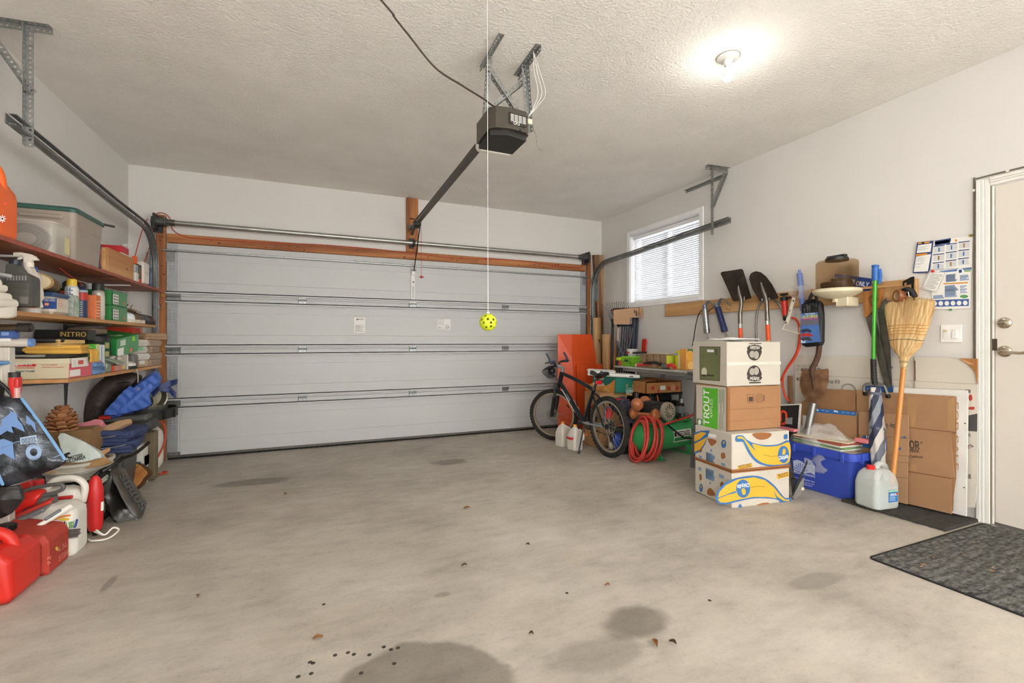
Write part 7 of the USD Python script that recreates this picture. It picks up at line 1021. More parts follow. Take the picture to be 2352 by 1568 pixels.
# hanging foil bag, post, poles, flashlight
fB = Face((-1.35,3.02,0),(1,.12,0),(0,.10,1),C3); t = thing('foil_bag','shiny black and blue printed bag with a maple leaf hanging at the left edge','bag',fB.w(300,600)); FO = m('2C2F34',.2,.6,0,9,.002,60,h2='7C848E',lo=.45,hi=.8)
P =[(-160,120),(0,180),(70,195),(200,207),(330,380),(470,575),(585,745),(600,765),(545,825),(300,930),(60,1010),(-160,1060)]; g_ = Polygon([fB.q(*p)for p in P]).buffer(-.01).buffer(.01); o = dish(g_,.06,lambda x,y: 0*x,.022); vv = o.vertices; dd = np.array([g_.boundary.distance(Point(x,y))for x,y in vv[:,:2]]); vv[:,2]=(vv[:,2]-.03)*np.clip(dd/.05,.1,1)**.6; o.vertices = vv; t.w('bag',tf(wob(o,.008,12,4),fB.F),FO,smooth=True)
zz_ = .0335; LB_ = m('6E9FD0',.35); t.w('side_trim',fB.line([(205,215),(335,390),(475,585),(588,755)],.012,.003,.008,0),LB_); t.w('side_trim',fB.line([(-60,770),(10,880),(55,975)],.012,.003,.034,0),LB_)
leaf =[(45,400),(120,340),(115,320),(175,345),(190,405),(225,440),(250,510),(165,470),(130,460),(150,520),(90,500),(30,540),(-40,610),(-60,480),(0,470),(40,455)]; t.w('leaf_print',cat(fB.poly(leaf,.001,zz_),fB.poly([(255,360),(330,430),(345,520),(300,450),(255,440)],.001,.024),fB.poly([(-60,600),(60,570),(140,600),(160,760),(60,700),(-60,760)],.001,zz_)),m('6C8FC4',.3)); t.w('panel_print',cat(fB.poly([(205,560),(350,535),(358,600),(210,622)],.001,zz_)),m('9FB4CC',.35)); t.w('lettering',fB.text('00201',222,592,348,572,44,True,zz_+.0012),m('3C4A5C',.4))
t.w('ring_print',cat(*[fB.line([(325+r*math.cos(a),690+1.0*r*math.sin(a))for a in np.linspace(0,6.3,31)],wd,.001,zz_-.004,0)for r,wd in((52,.010),(38,.004),(68,.003))]),m('8FAACB',.35)); t.w('lettering',cat(fB.text('TO A',-20,315,105,275,34,True,.028),fB.text('NEW',-50,345,35,325,28,True,.028)),m('6FA4CC',.4)); t.w('line_print',cat(fB.line([(-50,665),(100,635),(165,600),(330,570)],.003,.001,zz_,0),fB.line([(130,840),(190,830),(420,770),(560,715)],.004,.001,.022,0)),m('7FA0C8',.4))
t.w('strap',tube(sp([fB.w(0,60,.02),fB.w(60,110,.02),fB.w(120,180,.02),fB.w(135,215,.02)],5),.008,8),BLACK); t.w('strap',tube(sp([fB.w(-20,40,-.02),fB.w(10,130,.0),fB.w(20,200,.02)],5),.012,8),BLACK)
fP = FY(3.12,C6); t = thing('white_post','white fluted post standing in front of the bottom shelf at the left edge','post',fP.w(90,900)); PW = m('CFC8BC',.5,v=.03); a_,b_ = fP.w(-10,445),fP.w(175,445); zb_ = gz(3.1); t.w('post',B(a_[0],b_[0],3.115,3.17,zb_,b_[2],.004),PW); t.w('flute',cat([B(a_[0]+k,a_[0]+k+.008,3.111,3.116,zb_+.02,b_[2]-.005)for k in np.arange(.008,b_[0]-a_[0]-.008,.018)]),PW); t.w('rope',cat(tube(sp([fP.w(-60,735,.02),fP.w(20,725,.03),fP.w(90,735,.03),fP.w(215,712,.02)],6),.009,8),tube(sp([fP.w(-60,770,.02),fP.w(30,765,.035),fP.w(70,715,.04),fP.w(140,720,.03)],6),.009,8)),m('5E86AE',.8))
t = thing('white_rail','pale round rail with a blue end cap lying on the white post','rail',fP.w(300,390)); q = b_[2]+.024; xr = fP.w(500,390)[0]; t.w('rail',C(.022,.5,(xr-.5,3.14,q),'x',18),PW); t.w('upper_rail',C(.014,.40,(xr-.52,3.14,q+.036),'x',16),PW); t.w('end_cap',C(.0225,.014,(xr-.001,3.14,q),'x',18),m('6B8FCB',.4))
t = thing('scrub_brush','blue plastic brush grip lying above the white rail','brush',fP.w(160,200)); a_,b_ = fP.w(-80,205),fP.w(330,200); t.w('grip',tube(sp([a_,a_+(b_-a_)*.4,a_+(b_-a_)*.75,b_],6),.027,14,scale=np.interp(np.linspace(0,1,19),[0,.9,1],[.9,1,.55])),m('44609E',.45)); t.w('button',RB(.03,.01,.02,.005,a_+(b_-a_)*.55+A3(0,-.026,0),2),m('7E98CC',.4)); t.w('bristle_strip',B(a_[0],a_[0]+(b_[0]-a_[0])*.7,3.11,3.135,a_[2]-.038,a_[2]-.022),PAPER)
fP2 = FY(3.10,C6); a_,b_ = fP2.w(-80,90),fP2.w(470,90); t = thing('dark_pole','dark bronze pole with a ribbed black end cap above the blue handle','pole',b_); t.w('pole',rod(a_,b_,.017,16),m('55483A',.35,.5)); t.w('end_cap',cat(rod(b_-A3(.03,0,0),b_+A3(.018,0,0),.023,18),rod(b_+A3(.018,0,0),b_+A3(.024,0,0),.018,18)),m('2A2622',.5))
fF = FY(3.08,C6); t = thing('red_flask','red plastic flask with a black cap hanging beside the white post','flask',fF.w(270,1100)); t.w('body',tube([fF.w(275,985),fF.w(275,1100),fF.w(285,1230),fF.w(290,1350)],.024,16,scale=[1,1.02,.8,.62]),m('D8302A',.35)); t.w('clear_side',tube([fF.w(335,1150,.012),fF.w(335,1350,.012)],.012,10),see('E6D6D0',.5,.15)); t.w('cap',rod(fF.w(262,985),fF.w(262,895),.0215,18),m('2C2B2A',.5)); t.w('grip',tf(RB(.02,.03,.05,.008,(0,0,0),2),fr(fF.w(350,1080,.015),(1,0,0),(0,1,0))),m('C42A24',.4))
# black pouch, red trimmer, dish
fK = FY(3.03,C4); t = thing('black_pouch','soft black leather pouch hanging below the foil bag','pouch',fK.w(100,400)); g_ = Polygon([fK.q(*p)for p in((-140,300),(60,280),(185,270),(240,400),(200,440),(110,545),(20,590),(-140,620))]); o = dish(g_.buffer(-.01).buffer(.01),.08,lambda x,y: 0*x,.025); vv = o.vertices; dd = np.array([g_.boundary.distance(Point(x,y))for x,y in vv[:,:2]]); vv[:,2]=(vv[:,2]-.04)*np.clip(dd/.05,.12,1)**.6+.008*np.sin(vv[:,0]*90); o.vertices = vv; t.w('pouch',tf(wob(o,.008,12,4),fK.F),m('282624',.5,v=.12),smooth=True)
fT = FY(3.24,C4); z = gz(3.25); t = thing('string_trimmer','red garden trimmer head with a grey guard among the jugs','trimmer',fT.w(250,480)); pts =[fT.w(*p,-.02)for p in((60,560),(160,480),(260,420),(350,395),(392,400))]; t.w('housing',tube(sp(pts,6),.045,16,scale=np.interp(np.linspace(0,1,25),[0,.5,.9,1],[.7,1.05,.9,.4])),m('D42A22',.35)); t.w('red_plate',tf(RB(.26,.12,.018,.008,(0,0,0),3),fr(fT.w(230,520),(1,.1,.45),(0,1,.2))),m('C8362C',.4)); t.w('guard',tf(wob(RB(.30,.20,.022,.01,(0,0,0),4),.006,8,2),fr(fT.w(170,580,.02),(1,.1,.42),(0,1,.1))),m('6E7274',.35)); t.w('guard_block',tf(RB(.09,.07,.05,.012,(0,0,0),3),fr(fT.w(350,505,.0),(1,0,.4),(0,1,0))),m('3C3E3E',.45)); t.w('shaft',rod(fT.w(200,600,.02),np.r_[fT.w(196,745,.02)[:2],z+.01],.008),BLACK)
t = thing('red_trigger_bottle','red trigger head of a bottle behind the black pouch','spray bottle',fT.w(260,320)); fU = FY(3.36,C4); t.w('trigger_head',cat(fU.poly([(185,260),(235,240),(290,225),(312,260),(300,295),(260,290),(225,300),(240,350),(205,345)],.03,-.015)),m('CF2A24',.4)); xb_ = fU.w(245,345); t.w('body',mv(lathe_sq([(.95,0),(1,.01),(1,.17),(.5,max(.20,xb_[2]-gz(3.36)-.01))],.09,.06,.02),xb_[0],3.37,gz(3.36)),m('D2824A',.5))
t = thing('plant_saucer','pale green shallow dish behind the large gas can','dish',(-1.56,3.06,gz(3.06))); t.p('dish',L([(0,.0),(.11,.0),(.17,.15),(.178,.152),(.178,.158),(.165,.156),(.105,.008),(0,.008)],40),m('C9C6B2',.5)); t = thing('wood_blocks','orange-brown wooden block standing behind the sprayer jug','block',(-1.50,3.36,gz(3.36))); t.p('block',B(-.04,.04,-.03,.03,0,.20,.003),WC2)
t = thing('green_tray','dark green leafy plastic tray behind the dish','tray',(-1.60,3.30,gz(3.3))); t.p('tray',lathe_sq([(.9,0),(1,.16),(1.05,.162),(1.05,.17),(.95,.165),(.85,.01)],.16,.16,.03),m('2E3A2A',.6))

# ================= far right corner: timber, rakes, frame =================
K1,KB,KC,KD = crop(1200,640,3.5636),crop(1205,790,5.7),crop(1350,570,5.6),crop(1410,760,5.225)
def plank(label,f,a,b,w_,mat,t_=.036,cat_='board',nm='timber_board'):
    A_,B_ = f.w(*a),f.w(*b); A_[2]= max(A_[2],zf(A_[1])+.002); o = thing(nm,label,cat_,A_); o.w('board',bar(A_,B_,w_,t_,(-1,0,.0)),mat); return o
WD1,WD2,WD3 = wood('6B4E38','8A6A4E','z',14),wood('93714E','B08C66','z',14),wood('BE9462','D8B07C','z',14)
f = Face((0,5.565,0),(1,0,0),(0,0,1),KC); plank('tall dark brown board leaning in the corner nearest the track',f,(185,1545),(102,85),.045,WD1,.09)
f = Face((0,5.572,0),(1,0,0),(0,0,1),KC); plank('tall lighter board standing upright in the corner',f,(225,1545),(172,88),.045,WD2,.09); f = Face((0,5.53,0),(1,0,0),(0,0,1),KC); plank('narrow reddish strip leaning in front of the dark board',f,(180,1560),(115,615),.03,wood('9A5F38','B87A4A','z'),.02)
f = Face((0,5.44,0),(1,0,0),(0,0,1),KC); a_,b_ = f.w(135,1500),f.w(118,890); a_[2]= zf(5.3)+.002; t = thing('wooden_post','pale knotty round post standing behind the orange sled','post',a_); t.w('post',wob(tube([a_,a_+(b_-a_)*.5,b_],.055,18),.004,6,2),WD3); t.w('knot',RB(.02,.012,.035,.005,f.w(120,1185,.055),2),KNOT)
f = Face((0,5.20,0),(1,0,0),(0,0,1),KC); a_,b_ = f.w(275,1545),f.w(252,1105); a_[2]= zf(5.2)+.002; t = thing('wooden_post','short fat pale log post beside the rakes','post',a_); t.w('post',wob(tube([a_,a_+(b_-a_)*.5,b_],.075,18),.005,6,3),WD3); t.w('sawn_end',tube([b_,b_+A3(0,0,.003)],.073,18),m('DDBE90',.8))
# rakes
WR = m('55595A',.4,.7); WRR = m('7A2E30',.45,.4)
f = Face((0,4.95,0),(1,0,0),(0,0,1),KC); b_ = f.w(402,915); a_ = f.w(330,1560); a_[2]= zf(4.9)+.01; t = thing('fan_rake','steel fan rake standing head up with a green and white handle','rake',a_); dv = b_-a_
t.w('handle',cat(rod(a_,a_+dv*.80,.014,12)),m('2E3E34',.45)); t.w('white_sleeve',rod(a_+dv*.80,a_+dv*.93,.017,12),m('CFCBC2',.5)); t.w('ferrule',rod(a_+dv*.92,b_,.012,10),WRR); t.w('crossbar',cat(f.poly([(292,910),(515,890),(515,910),(292,930)],.012,-.006)),m('4A4C4E',.4,.6))
for i in range(15):
    s_ = i/14; x0,x1,x2 = 300+205*s_,200+390*s_,192+408*s_; y1 = 745-30*math.sin(math.pi*s_); t.w('tine',tube(sp([f.w(402,985),f.w(x0,912-15*s_),f.w((x0+x1)/2,810-5*s_),f.w(x1,y1),f.w(x2-24+30*s_,y1-28,.03)],5),.0028,5),WR)
f = Face((0,5.02,0),(1,0,0),(0,0,1),KC); b_ = f.w(392,985); a_ = f.w(260,1560); a_[2]= zf(5)+.01; t = thing('bow_rake','garden bow rake with a dark red head and orange wooden handle','rake',a_); dv = b_-a_; t.w('handle',rod(a_,a_+dv*.93,.0145,12),wood('C8783A','DE9A58','z')); t.w('bow',cat(tube(sp([f.w(392,975),f.w(390,880),f.w(340,855),f.w(312,830),f.w(308,790)],5),.006,8),tube(sp([f.w(390,880),f.w(440,862),f.w(505,830),f.w(520,785)],5),.006,8)),WRR); t.w('head',f.poly([(300,780),(525,772),(525,798),(300,804)],.014,-.007),WRR);[t.w('tine',rod(f.w(312+16*i,790),f.w(310+16*i,770,.055),.005,6),WRR)for i in range(13)]
f = Face((0,5.08,0),(1,0,0),(0,0,1),KC); a_,b_ = f.w(215,1555),f.w(328,1020); a_[2]= zf(5.1)+.01;
t = thing('hoe','thin orange wooden tool pole leaning left of the rakes','hoe',a_); t.w('shaft',rod(a_,b_,.013,12),wood('C87A3C','DC9A5C','z')); t.w('ferrule',rod(b_,b_+(b_-a_)*.04,.010,8),DARK)
# folded rail frame with cardboard over it
f = Face((0,4.78,0),(1,0,0),(0,0,1),KC); FR,FRB = m('4A505C',.45,.4),m('22283A',.5,.2); t = thing('folded_frame','folded grey metal frame with dark bars leaning in the corner','frame',f.w(480,1500)); zb_ = zf(4.8)+.01
for x0,x1,mt_,w_ in((598,560,FR,.038),(640,603,FR,.030)): a_ = f.w(x1-60,1900); a_[2]= zb_; t.w('rail',bar(a_,f.w(x0,890),w_,.03,(0,-1,0)),mt_)
for i in range(6): x = 445+30*i; a_ = f.w(x-85,1800); a_[2]= zb_+.05; t.w('bar',rod(a_,f.w(x,985),.010,10),FRB)
t.w('upright',bar(np.r_[f.w(285,1200)[:2],zb_],f.w(322,925),.03,.02,(0,-1,0)),DARK); t.w('cross_rail',rod(f.w(380,990),f.w(590,985),.014),FRB); t.w('hinge_arm',bar(f.w(360,1190,.02),f.w(440,1370,.02),.03,.012,(0,-1,0)),m('5A6070',.45,.3)); t.w('hinge_rod',tube([f.w(560,1020,.02),f.w(545,1130,.02),f.w(500,1340,.02)],.012,10),m('4E5258',.4,.4))
f = Face((0,4.70,0),(1,0,0),(0,0,1),KC); t = thing('cardboard_wrap','printed brown cardboard folded over the top of the grey frame','cardboard',f.w(580,850)); t.w('panel',f.poly([(330,790),(580,765),(660,762),(655,890),(540,888),(530,978),(330,975)],.006),BR2); t.w('roll',tf(wob(grid(lambda a,b:(f.q(650,800)[0]+.035*math.sin(5.2*a)+.02*a,f.q(650,760)[1]-.09*b-.03*(1-math.cos(5.2*a)),.02+.06*a),18,8,.006),.004,20,2),f.F),BR2); t.w('print',cat(f.rect(590,790,606,830,.0005,.0062),f.rect(612,805,632,865,.0005,.0062)),m('4E4038',.8))
# orange folded sled panels
f = Face((0,5.22,0),(1,0,0),(0,0,1),KB); OS = m('DB5222',.42,v=.03); zb_ = zf(5.2)+.002; t = thing('orange_sled','tall orange folded plastic panels standing behind the bicycle','sled',f.w(650,900))
def facet(pts,dep,nm='panel'):
    V =[f.w(x,y,d_)for(x,y),d_ in zip(pts,dep)]; V =[np.array([v_[0],v_[1],max(v_[2],zb_)])for v_ in V]; n = len(V); back =[v_+A3(0,.008,0)for v_ in V]; F =[(0,i,i+1)for i in range(1,n-1)]+[(n,n+i+1,n+i)for i in range(1,n-1)]+[q for i in range(n)for q in((i,n+i,n+(i+1)%n),(i,n+(i+1)%n,(i+1)%n))]
    t.w(nm,trimesh.Trimesh(V+back,F,process=False),OS,smooth=False)
facet([(436,-132),(560,-130),(615,262),(640,1200),(436,1200)],(0,.10,.10,.10,0)); facet([(560,-130),(697,-130),(697,268),(697,1200),(640,1200),(615,262)],(.10,.06,.06,.06,.10,.10)); facet([(697,-130),(880,-130),(935,160),(955,1200),(697,1200)],(.06,0,0,0,.06)); facet([(610,262),(742,268),(750,1210),(640,1210)],(.13,.115,.115,.13),'front_panel'); facet([(930,255),(1002,258),(1008,1200),(940,1200)],(.02,.02,.02,.02),'side_flap'); t.w('crease',cat(f.line([(436,180),(610,190)],.004,.002,.06),f.line([(700,160),(925,165)],.004,.002,.055)),m('C24A20',.45))

# ---- the bicycle ----
z0b = zf(4.3); R_ = .302; rh,fh = A3(2.705,3.865,zf(3.865)+R_+.002),A3(2.605,4.84,zf(4.84)+R_+.002); bb = A3(2.665,4.27,.315); hd0,hd1 = A3(2.612,4.70,.70),A3(2.618,4.655,.835); st = A3(2.685,4.10,.675)
FRM,FRM2,TYRE,RIM = m('1E232C',.3,.2,.05),m('A9ACB0',.35,.6),m('262422',.8,v=.12,s=60,b=.0008,bs=150),m('B9AE9A',.35,.7)
t = thing('bicycle','dark blue and silver mountain bicycle parked with its front wheel turned','bicycle',(2.66,4.35,z0b))
def wheel(c,dr,nm,disc):
    'a wheel at c rolling along dr'
    dr = np.array(dr,float)/np.linalg.norm(dr); M = fr(c,dr,(0,0,1)); th = np.linspace(0,2*np.pi,65)[:-1]; C_ = lambda r:[(r*math.cos(a),r*math.sin(a),0)for a in th]
    w_ = t.w(nm,tf(tube(C_(R_-.024),.024,10,True),M),TYRE); w_.w('tread',tf(cat([tf(B(-.007,.007,-.003,.004,-.018+.012*(i%2),-.006+.012*(i%2)),Rm(math.degrees(a))@trimesh.transformations.translation_matrix((0,R_-.002,0)))for i,a in enumerate(np.linspace(0,2*np.pi,97)[:-1])]+[tf(B(-.007,.007,-.003,.004,.008,.018),Rm(math.degrees(a))@trimesh.transformations.translation_matrix((0,R_-.005,0)))for a in np.linspace(0,2*np.pi,97)[:-1]]),M),TYRE,kind='stuff')
    w_.w('rim',tf(sweep(C_(R_-.052),[(-.011,-.008),(.011,-.008),(.013,.008),(-.013,.008)],True,up=(0,0,1)),M),RIM); w_.w('hub',tf(cat(C(.018,.07,(0,0,-.035),n=14),C(.028,.004,(0,0,.022),n=16),C(.028,.004,(0,0,-.026),n=16),C(.006,.13,(0,0,-.065),n=8)),M),DARK)
    for i in range(28):
        a0,a1 = 2*np.pi*i/28+(.6 if i%4<2 else-.6),2*np.pi*i/28; zz = .022 if i%2 else-.022; w_.w('spoke',tf(rod((.027*math.cos(a0),.027*math.sin(a0),zz),((R_-.055)*math.cos(a1),(R_-.055)*math.sin(a1),0),.0011,4),M),STEEL)
    g_ = Point(0,0).buffer(.07).difference(unary_union([Point(.052*math.cos(a),.052*math.sin(a)).buffer(.009)for a in np.linspace(0,6.28,11)[:-1]])).difference(Point(0,0).buffer(.035)); w_.w('brake_disc',tf(cat(X(g_,.002,fr((0,0,disc),(1,0,0),(0,1,0))),*[tf(B(0,.036,-.004,.004,disc,disc+.002),Rm(q))for q in range(0,360,60)]),M),m('8E8A82',.35,.8))
    for a in np.linspace(.2,6.4,5)[:-1]if nm=='rear_wheel' else(2.6,): w_.w('reflector',tf(tf(RB(.012,.05,.02,.005,(R_-.09,0,0),2),Rm(math.degrees(a))),M),BLACK)
    return M
wheel(rh,rh*0+A3(-.05,1,0),'rear_wheel',.03); wheel(fh,(-.66,.75,0),'front_wheel',-.03)
t.w('down_tube',tube(sp([hd0+A3(0,-.02,0),(hd0+bb)/2+A3(0,0,.01),bb],5),.025,14),FRM); t.w('top_tube',tube(sp([hd1+A3(0,-.01,-.02),(hd1+st)/2,st],5),.020,14),FRM); t.w('seat_tube',rod(bb,st+(st-bb)*.04,.0185,14),FRM); t.w('head_tube',rod(hd0,hd1,.025,14),FRM)
for s_ in(-1,1):
    o_ = A3(.045*s_,0,0); t.w('seat_stay',tube(sp([st+A3(.018*s_,0,-.04),st+(rh-st)*.3+o_*.9,rh+o_*1.3],5),.010,10),FRM); t.w('chain_stay',tube(sp([bb+A3(.02*s_,-.02,0),bb+(rh-bb)*.3+o_*.9,rh+o_*1.3],5),.011,10),FRM2)
dn = np.array([-.66,.75,0]); ax_ = A3(.75,.66,0); fa =(hd1-hd0)/np.linalg.norm(hd1-hd0); cr = hd0-fa*.03+dn*.02
t.w('fork_crown',tf(RB(.15,.045,.045,.015,(0,0,0),2),fr(cr,ax_,dn)),DARK)
for s_ in(-1,1):
    a_ = cr+ax_*.062*s_; b_ = fh+ax_*.062*s_; t.w('fork_leg',cat(rod(a_+A3(0,0,.02),a_+(b_-a_)*.45,.014,12)),m('5A5C60',.3,.8)); t.w('fork_lower',cat(rod(a_+(b_-a_)*.38,b_,.020,12),RB(.03,.03,.04,.01,b_,2)),BLACK)
sm = hd1+fa*.05; se = sm+dn*.07+A3(0,0,.02); t.w('stem',cat(tube([hd1,sm],.02,12),tube([sm,se],.018,12)),FRM2); hb0,hb1 = se-ax_*.29+A3(0,0,.05)-dn*.03,se+ax_*.29+A3(0,0,.05)-dn*.03; t.w('handlebar',tube(sp([hb0,se-ax_*.11+A3(0,0,.045),se-ax_*.04,se+ax_*.04,se+ax_*.11+A3(0,0,.045),hb1],6),.0125,10),m('3A3C40',.4,.4))
for q,s_ in((hb0,-1),(hb1,1)): t.w('grip',rod(q,q-s_*ax_*.11,.017,12),m('26354E',.6)); l = t.w('brake_lever',tube(sp([q-s_*ax_*.14,q-s_*ax_*.12+dn*.05,q-s_*ax_*.02+dn*.07-A3(0,0,.01)],5),.006,8),BLACK); t.w('bar_end',tube(sp([q,q+dn*.02+A3(0,0,.05),q+dn*.05+A3(0,0,.10)],5),.012,10),m('3C4454',.4,.4))
t.w('cables',cat(*[tube(sp([se+ax_*x,se+dn*.10+ax_*x*.7+A3(0,0,-.03),se+dn*.09+A3(0,0,-.14),hd0+dn*.03+A3(0,0,.04),hd0+(bb-hd0)*.2+A3(-.02,0,0)],6),.0028,6)for x in(-.13,-.06,.06,.13)]),BLACK,kind='stuff'); t.w('front_light',cat(tf(RB(.10,.08,.07,.03,(0,0,0),3),fr(se+dn*.07+A3(0,0,-.06),ax_,dn))),m('1E1E20',.4)); t.w('front_basket',cat(*[tube(sp([se+dn*.05+ax_*x+A3(0,0,.0),se+dn*.13+ax_*x*1.2+A3(0,0,-.06),se+dn*.06+ax_*x+A3(0,0,-.14)],5),.006,6)for x in(-.11,-.07,-.03,.03,.07,.11)]),m('2A2D33',.45),kind='stuff')
sdl = st+(st-bb)/np.linalg.norm(st-bb)*.155; t.w('seat_post',rod(st,sdl,.0135,12),m('55565A',.35,.7)); t.w('seat_clamp',rod(st+A3(0,0,-.005),st+A3(0,0,.025),.022,12),DARK)
n = 18; a = np.linspace(0,1,n); wd = np.interp(a,[0,.1,.35,.55,.75,.92,1],[.05,.072,.066,.038,.026,.022,.008]); V,F =[],[]
for i in range(n):
    for j in range(12): th = 2*np.pi*j/12; V.append((sdl[0]+wd[i]*math.cos(th),sdl[1]-.13+.27*a[i],sdl[2]+.03+.018*math.cos(2.2*np.pi*a[i])+(.016 if math.sin(th)>0 else .030)*math.sin(th)))
for i in range(n-1):
    for j in range(12): p = i*12+j; q = i*12+(j+1)%12; F+=[(p,p+12,q+12),(p,q+12,q)]
V+=[tuple(np.mean(V[:12],0)),tuple(np.mean(V[-12:],0))]; F+=[(12*n,j,(j+1)%12)for j in range(12)]+[(12*n+1,12*(n-1)+(j+1)%12,12*(n-1)+j)for j in range(12)]
t.w('saddle',trimesh.Trimesh(V,F,process=False),m('222124',.35),smooth=True); t.w('saddle_rail',rod(sdl+A3(.022,-.09,.012),sdl+A3(.022,.08,.008),.004),BLACK)
t.w('rear_reflector',RB(.07,.022,.042,.008,st+(sdl-st)*.62+A3(.0,-.045,0),2),m('D0202A',.25))
t.w('chainring',mv(rot(cat(*[mv(L([(r-.010,0),(r,0),(r,.003),(r-.010,.003),(r-.010,0)],40),0,0,k*.008)for k,r in enumerate((.055,.072,.085))]),90,'y'),bb[0]+.035,bb[1],bb[2]),DARK); t.w('bottom_bracket',C(.025,.11,bb-A3(.055,0,0),'x',16),DARK)
cA = bb+A3(-.065,.02,-.165); t.w('crank_arm',bar(bb-A3(.062,0,0),cA,.022,.012,(1,0,0)),m('26272A',.4,.3)); t.w('crank_arm',bar(bb+A3(.065,0,0),bb+A3(.07,-.02,.165),.022,.012,(1,0,0)),m('26272A',.4,.3)); PR = m('C62830',.4)
for c_,s_ in((cA,-1),(bb+A3(.07,-.02,.165),1)): q = c_+A3(.065*s_,0,0); t.w('pedal',cat(*[B(q[0]-.045,q[0]+.045,q[1]+y_-.006,q[1]+y_+.006,q[2]-.011,q[2]+.011,.003)for y_ in(-.042,.042)],*[B(q[0]+x_-.006,q[0]+x_+.006,q[1]-.042,q[1]+.042,q[2]-.011,q[2]+.011,.003)for x_ in(-.042,-.004,.042)]),PR)
t.w('cassette',mv(rot(cat(*[C(r,.003,(0,0,.005*k),n=24)for k,r in enumerate((.055,.048,.042,.036,.030,.025))]),90,'y'),rh[0]+.028,rh[1],rh[2]),m('5A554E',.4,.8)); t.w('chain',cat(rod(bb+A3(.043,.0,.072),rh+A3(.040,0,.046),.004,6),rod(bb+A3(.043,0,-.072),rh+A3(.040,.03,-.10),.004,6)),m('3A3632',.45,.6),kind='stuff'); t.w('derailleur',cat(RB(.03,.05,.10,.012,rh+A3(.055,.01,-.07),2),C(.022,.008,rh+A3(.04,.02,-.11),'x',14)),DARK)
kq = A3(2.50,4.10,zf(4.1)+.004); t.w('kickstand',cat(rod(bb+(rh-bb)*.15+A3(-.03,0,0),kq+A3(0,0,.01),.009),rod(kq,kq+A3(.02,.015,.016),.013)),m('4A4A48',.4,.5)); cg = hd0+(bb-hd0)*.62
t.w('bottle_cage',cat(*[tube(sp([cg+A3(-.03,.0,0),cg+A3(-.04,.05,.045),cg+A3(.0,.085,.085),cg+A3(.04,.05,.045),cg+A3(.03,0,0)],5),.0035,6),tube(sp([cg+(bb-cg)*.35+A3(-.03,0,0),cg+(bb-cg)*.35+A3(-.035,.06,.05),cg+(bb-cg)*.35+A3(.035,.06,.05),cg+(bb-cg)*.35+A3(.03,0,0)],5),.0035,6)]),m('D6D4CE',.4))
fd = Face(hd0+A3(-.0258,0,0),(bb-hd0)/np.linalg.norm(bb-hd0),(0,.8,.6)); t.w('decal',tf(X(unary_union([rrect(.19,.012,.005),rrect(.10,.012,.005,(.04,.018))]),.001),fr(hd0*.66+bb*.34+A3(-.0262,0,.004),(bb-hd0),(0,.55,.83))),m('C9CDD4',.4))
# ---- jugs, cartons, white tray ----
def milk_jug(label,x,y):
    t = thing('milk_jug',label,'jug',(x,y,zf(y)+.002),15); PJ = see('E9E4D8',.68,.35); t.p('body',lathe_sq([(.92,0),(1,.010),(1,.115),(.985,.12),(1,.125),(.97,.15),(.72,.20),(.35,.235),(.25,.24)],.135,.135,.03),PJ,smooth=45); t.p('neck',C(.02,.012,(0,0,.238)),PJ); t.p('cap',mv(L([(0,0),(.021,0),(.021,.017),(.018,.02),(0,.02)],20),0,0,.246),m('EE9A2A',.4)); t.p('handle',tube(sp([(.01,-.015,.222),(.05,-.055,.195),(.066,-.066,.14),(.06,-.06,.10)],6),.012,8),PJ)
milk_jug('empty milk jug with an orange cap by the bicycle, left of the pair',2.55,4.52); milk_jug('empty milk jug with an orange cap, right of the pair by the crank',2.575,4.30); a_,b_ = A3(2.46,4.52,zf(4.5)+.145),A3(2.66,4.19,zf(4.2)+.148); solo('orange_strap','flat orange strap running behind the two milk jugs','strap',bar(a_+A3(.06,.09,0),b_+A3(.06,.09,0),.025,.003,(1,.2,0)),m('DC7A38',.5))
t,F,Lf = carton('tall_carton','tall brown carton with blue print turned on its side behind the bicycle',2.815,4.19,zf(4.2)+.002,.36,.30,.60,0,m('B08458',.85,v=.05,s=4)); F.k = KB; t.w('lettering',cat(F.text('HUSKY',1098,1060,1098,805,36,True,0),F.text('PRESHU',1050,1010,1050,805,42,True,0)),m('3E6EA8',.6)); t.w('tape',B(2.80,3.18,4.188,4.1895,.57,.60),m('C4A070',.4))
t,F,Lf = carton('citrus_box','teal and orange citrus fruit carton on the tall brown carton',2.99,4.13,zf(4.2)+.605,.36,.50,.165,-3,m('1F7A68',.6,v=.03)); F.k = Lf.k = KB
q = t.w('orange_panel',Lf.poly([(795,500),(850,520),(960,480),(1060,540),(1110,520),(1186,455),(1170,660),(795,590)],.0006,.0006),m('E39A48',.6));[q.w('orange_print',Lf.ell(x,y,30,34,.0005,.0013),m(c_,.6))for x,y,c_ in((890,545,'EDAE5C'),(950,570,'E8A04A'),(1060,590,'EFB868'),(1120,560,'E8A04A'),(1090,620,'F0BE74'))]; t.w('label',Lf.poly([(915,415),(1040,430),(1036,465),(912,450)],.0006,.0006),PAPER); q.w('label',Lf.poly([(895,495),(1045,510),(1045,550),(895,540)],.0005,.002),m('EAD6A8',.6))
t.w('lettering',cat(F.text('CITRUS',1325,605,1420,608,28,True,.0006),F.text('FRUIT',1332,635,1415,638,26,True,.0006),F.text('Premium',1332,572,1420,574,14,False,.0006)),m('D8EEE4',.6));[t.w('vent_hole',F.ell(x,y,12,18,.0005,.0006),m('B08A60',.7))for x,y in((1340,538),(1418,542))]; t.w('label',F.poly([(1465,490),(1482,490),(1482,550),(1465,548)],.0006,.0006),PAPER); t.w('bottom_strip',F.poly([(1325,645),(1410,650),(1410,672),(1325,665)],.0005,.0006),m('C99A60',.7))
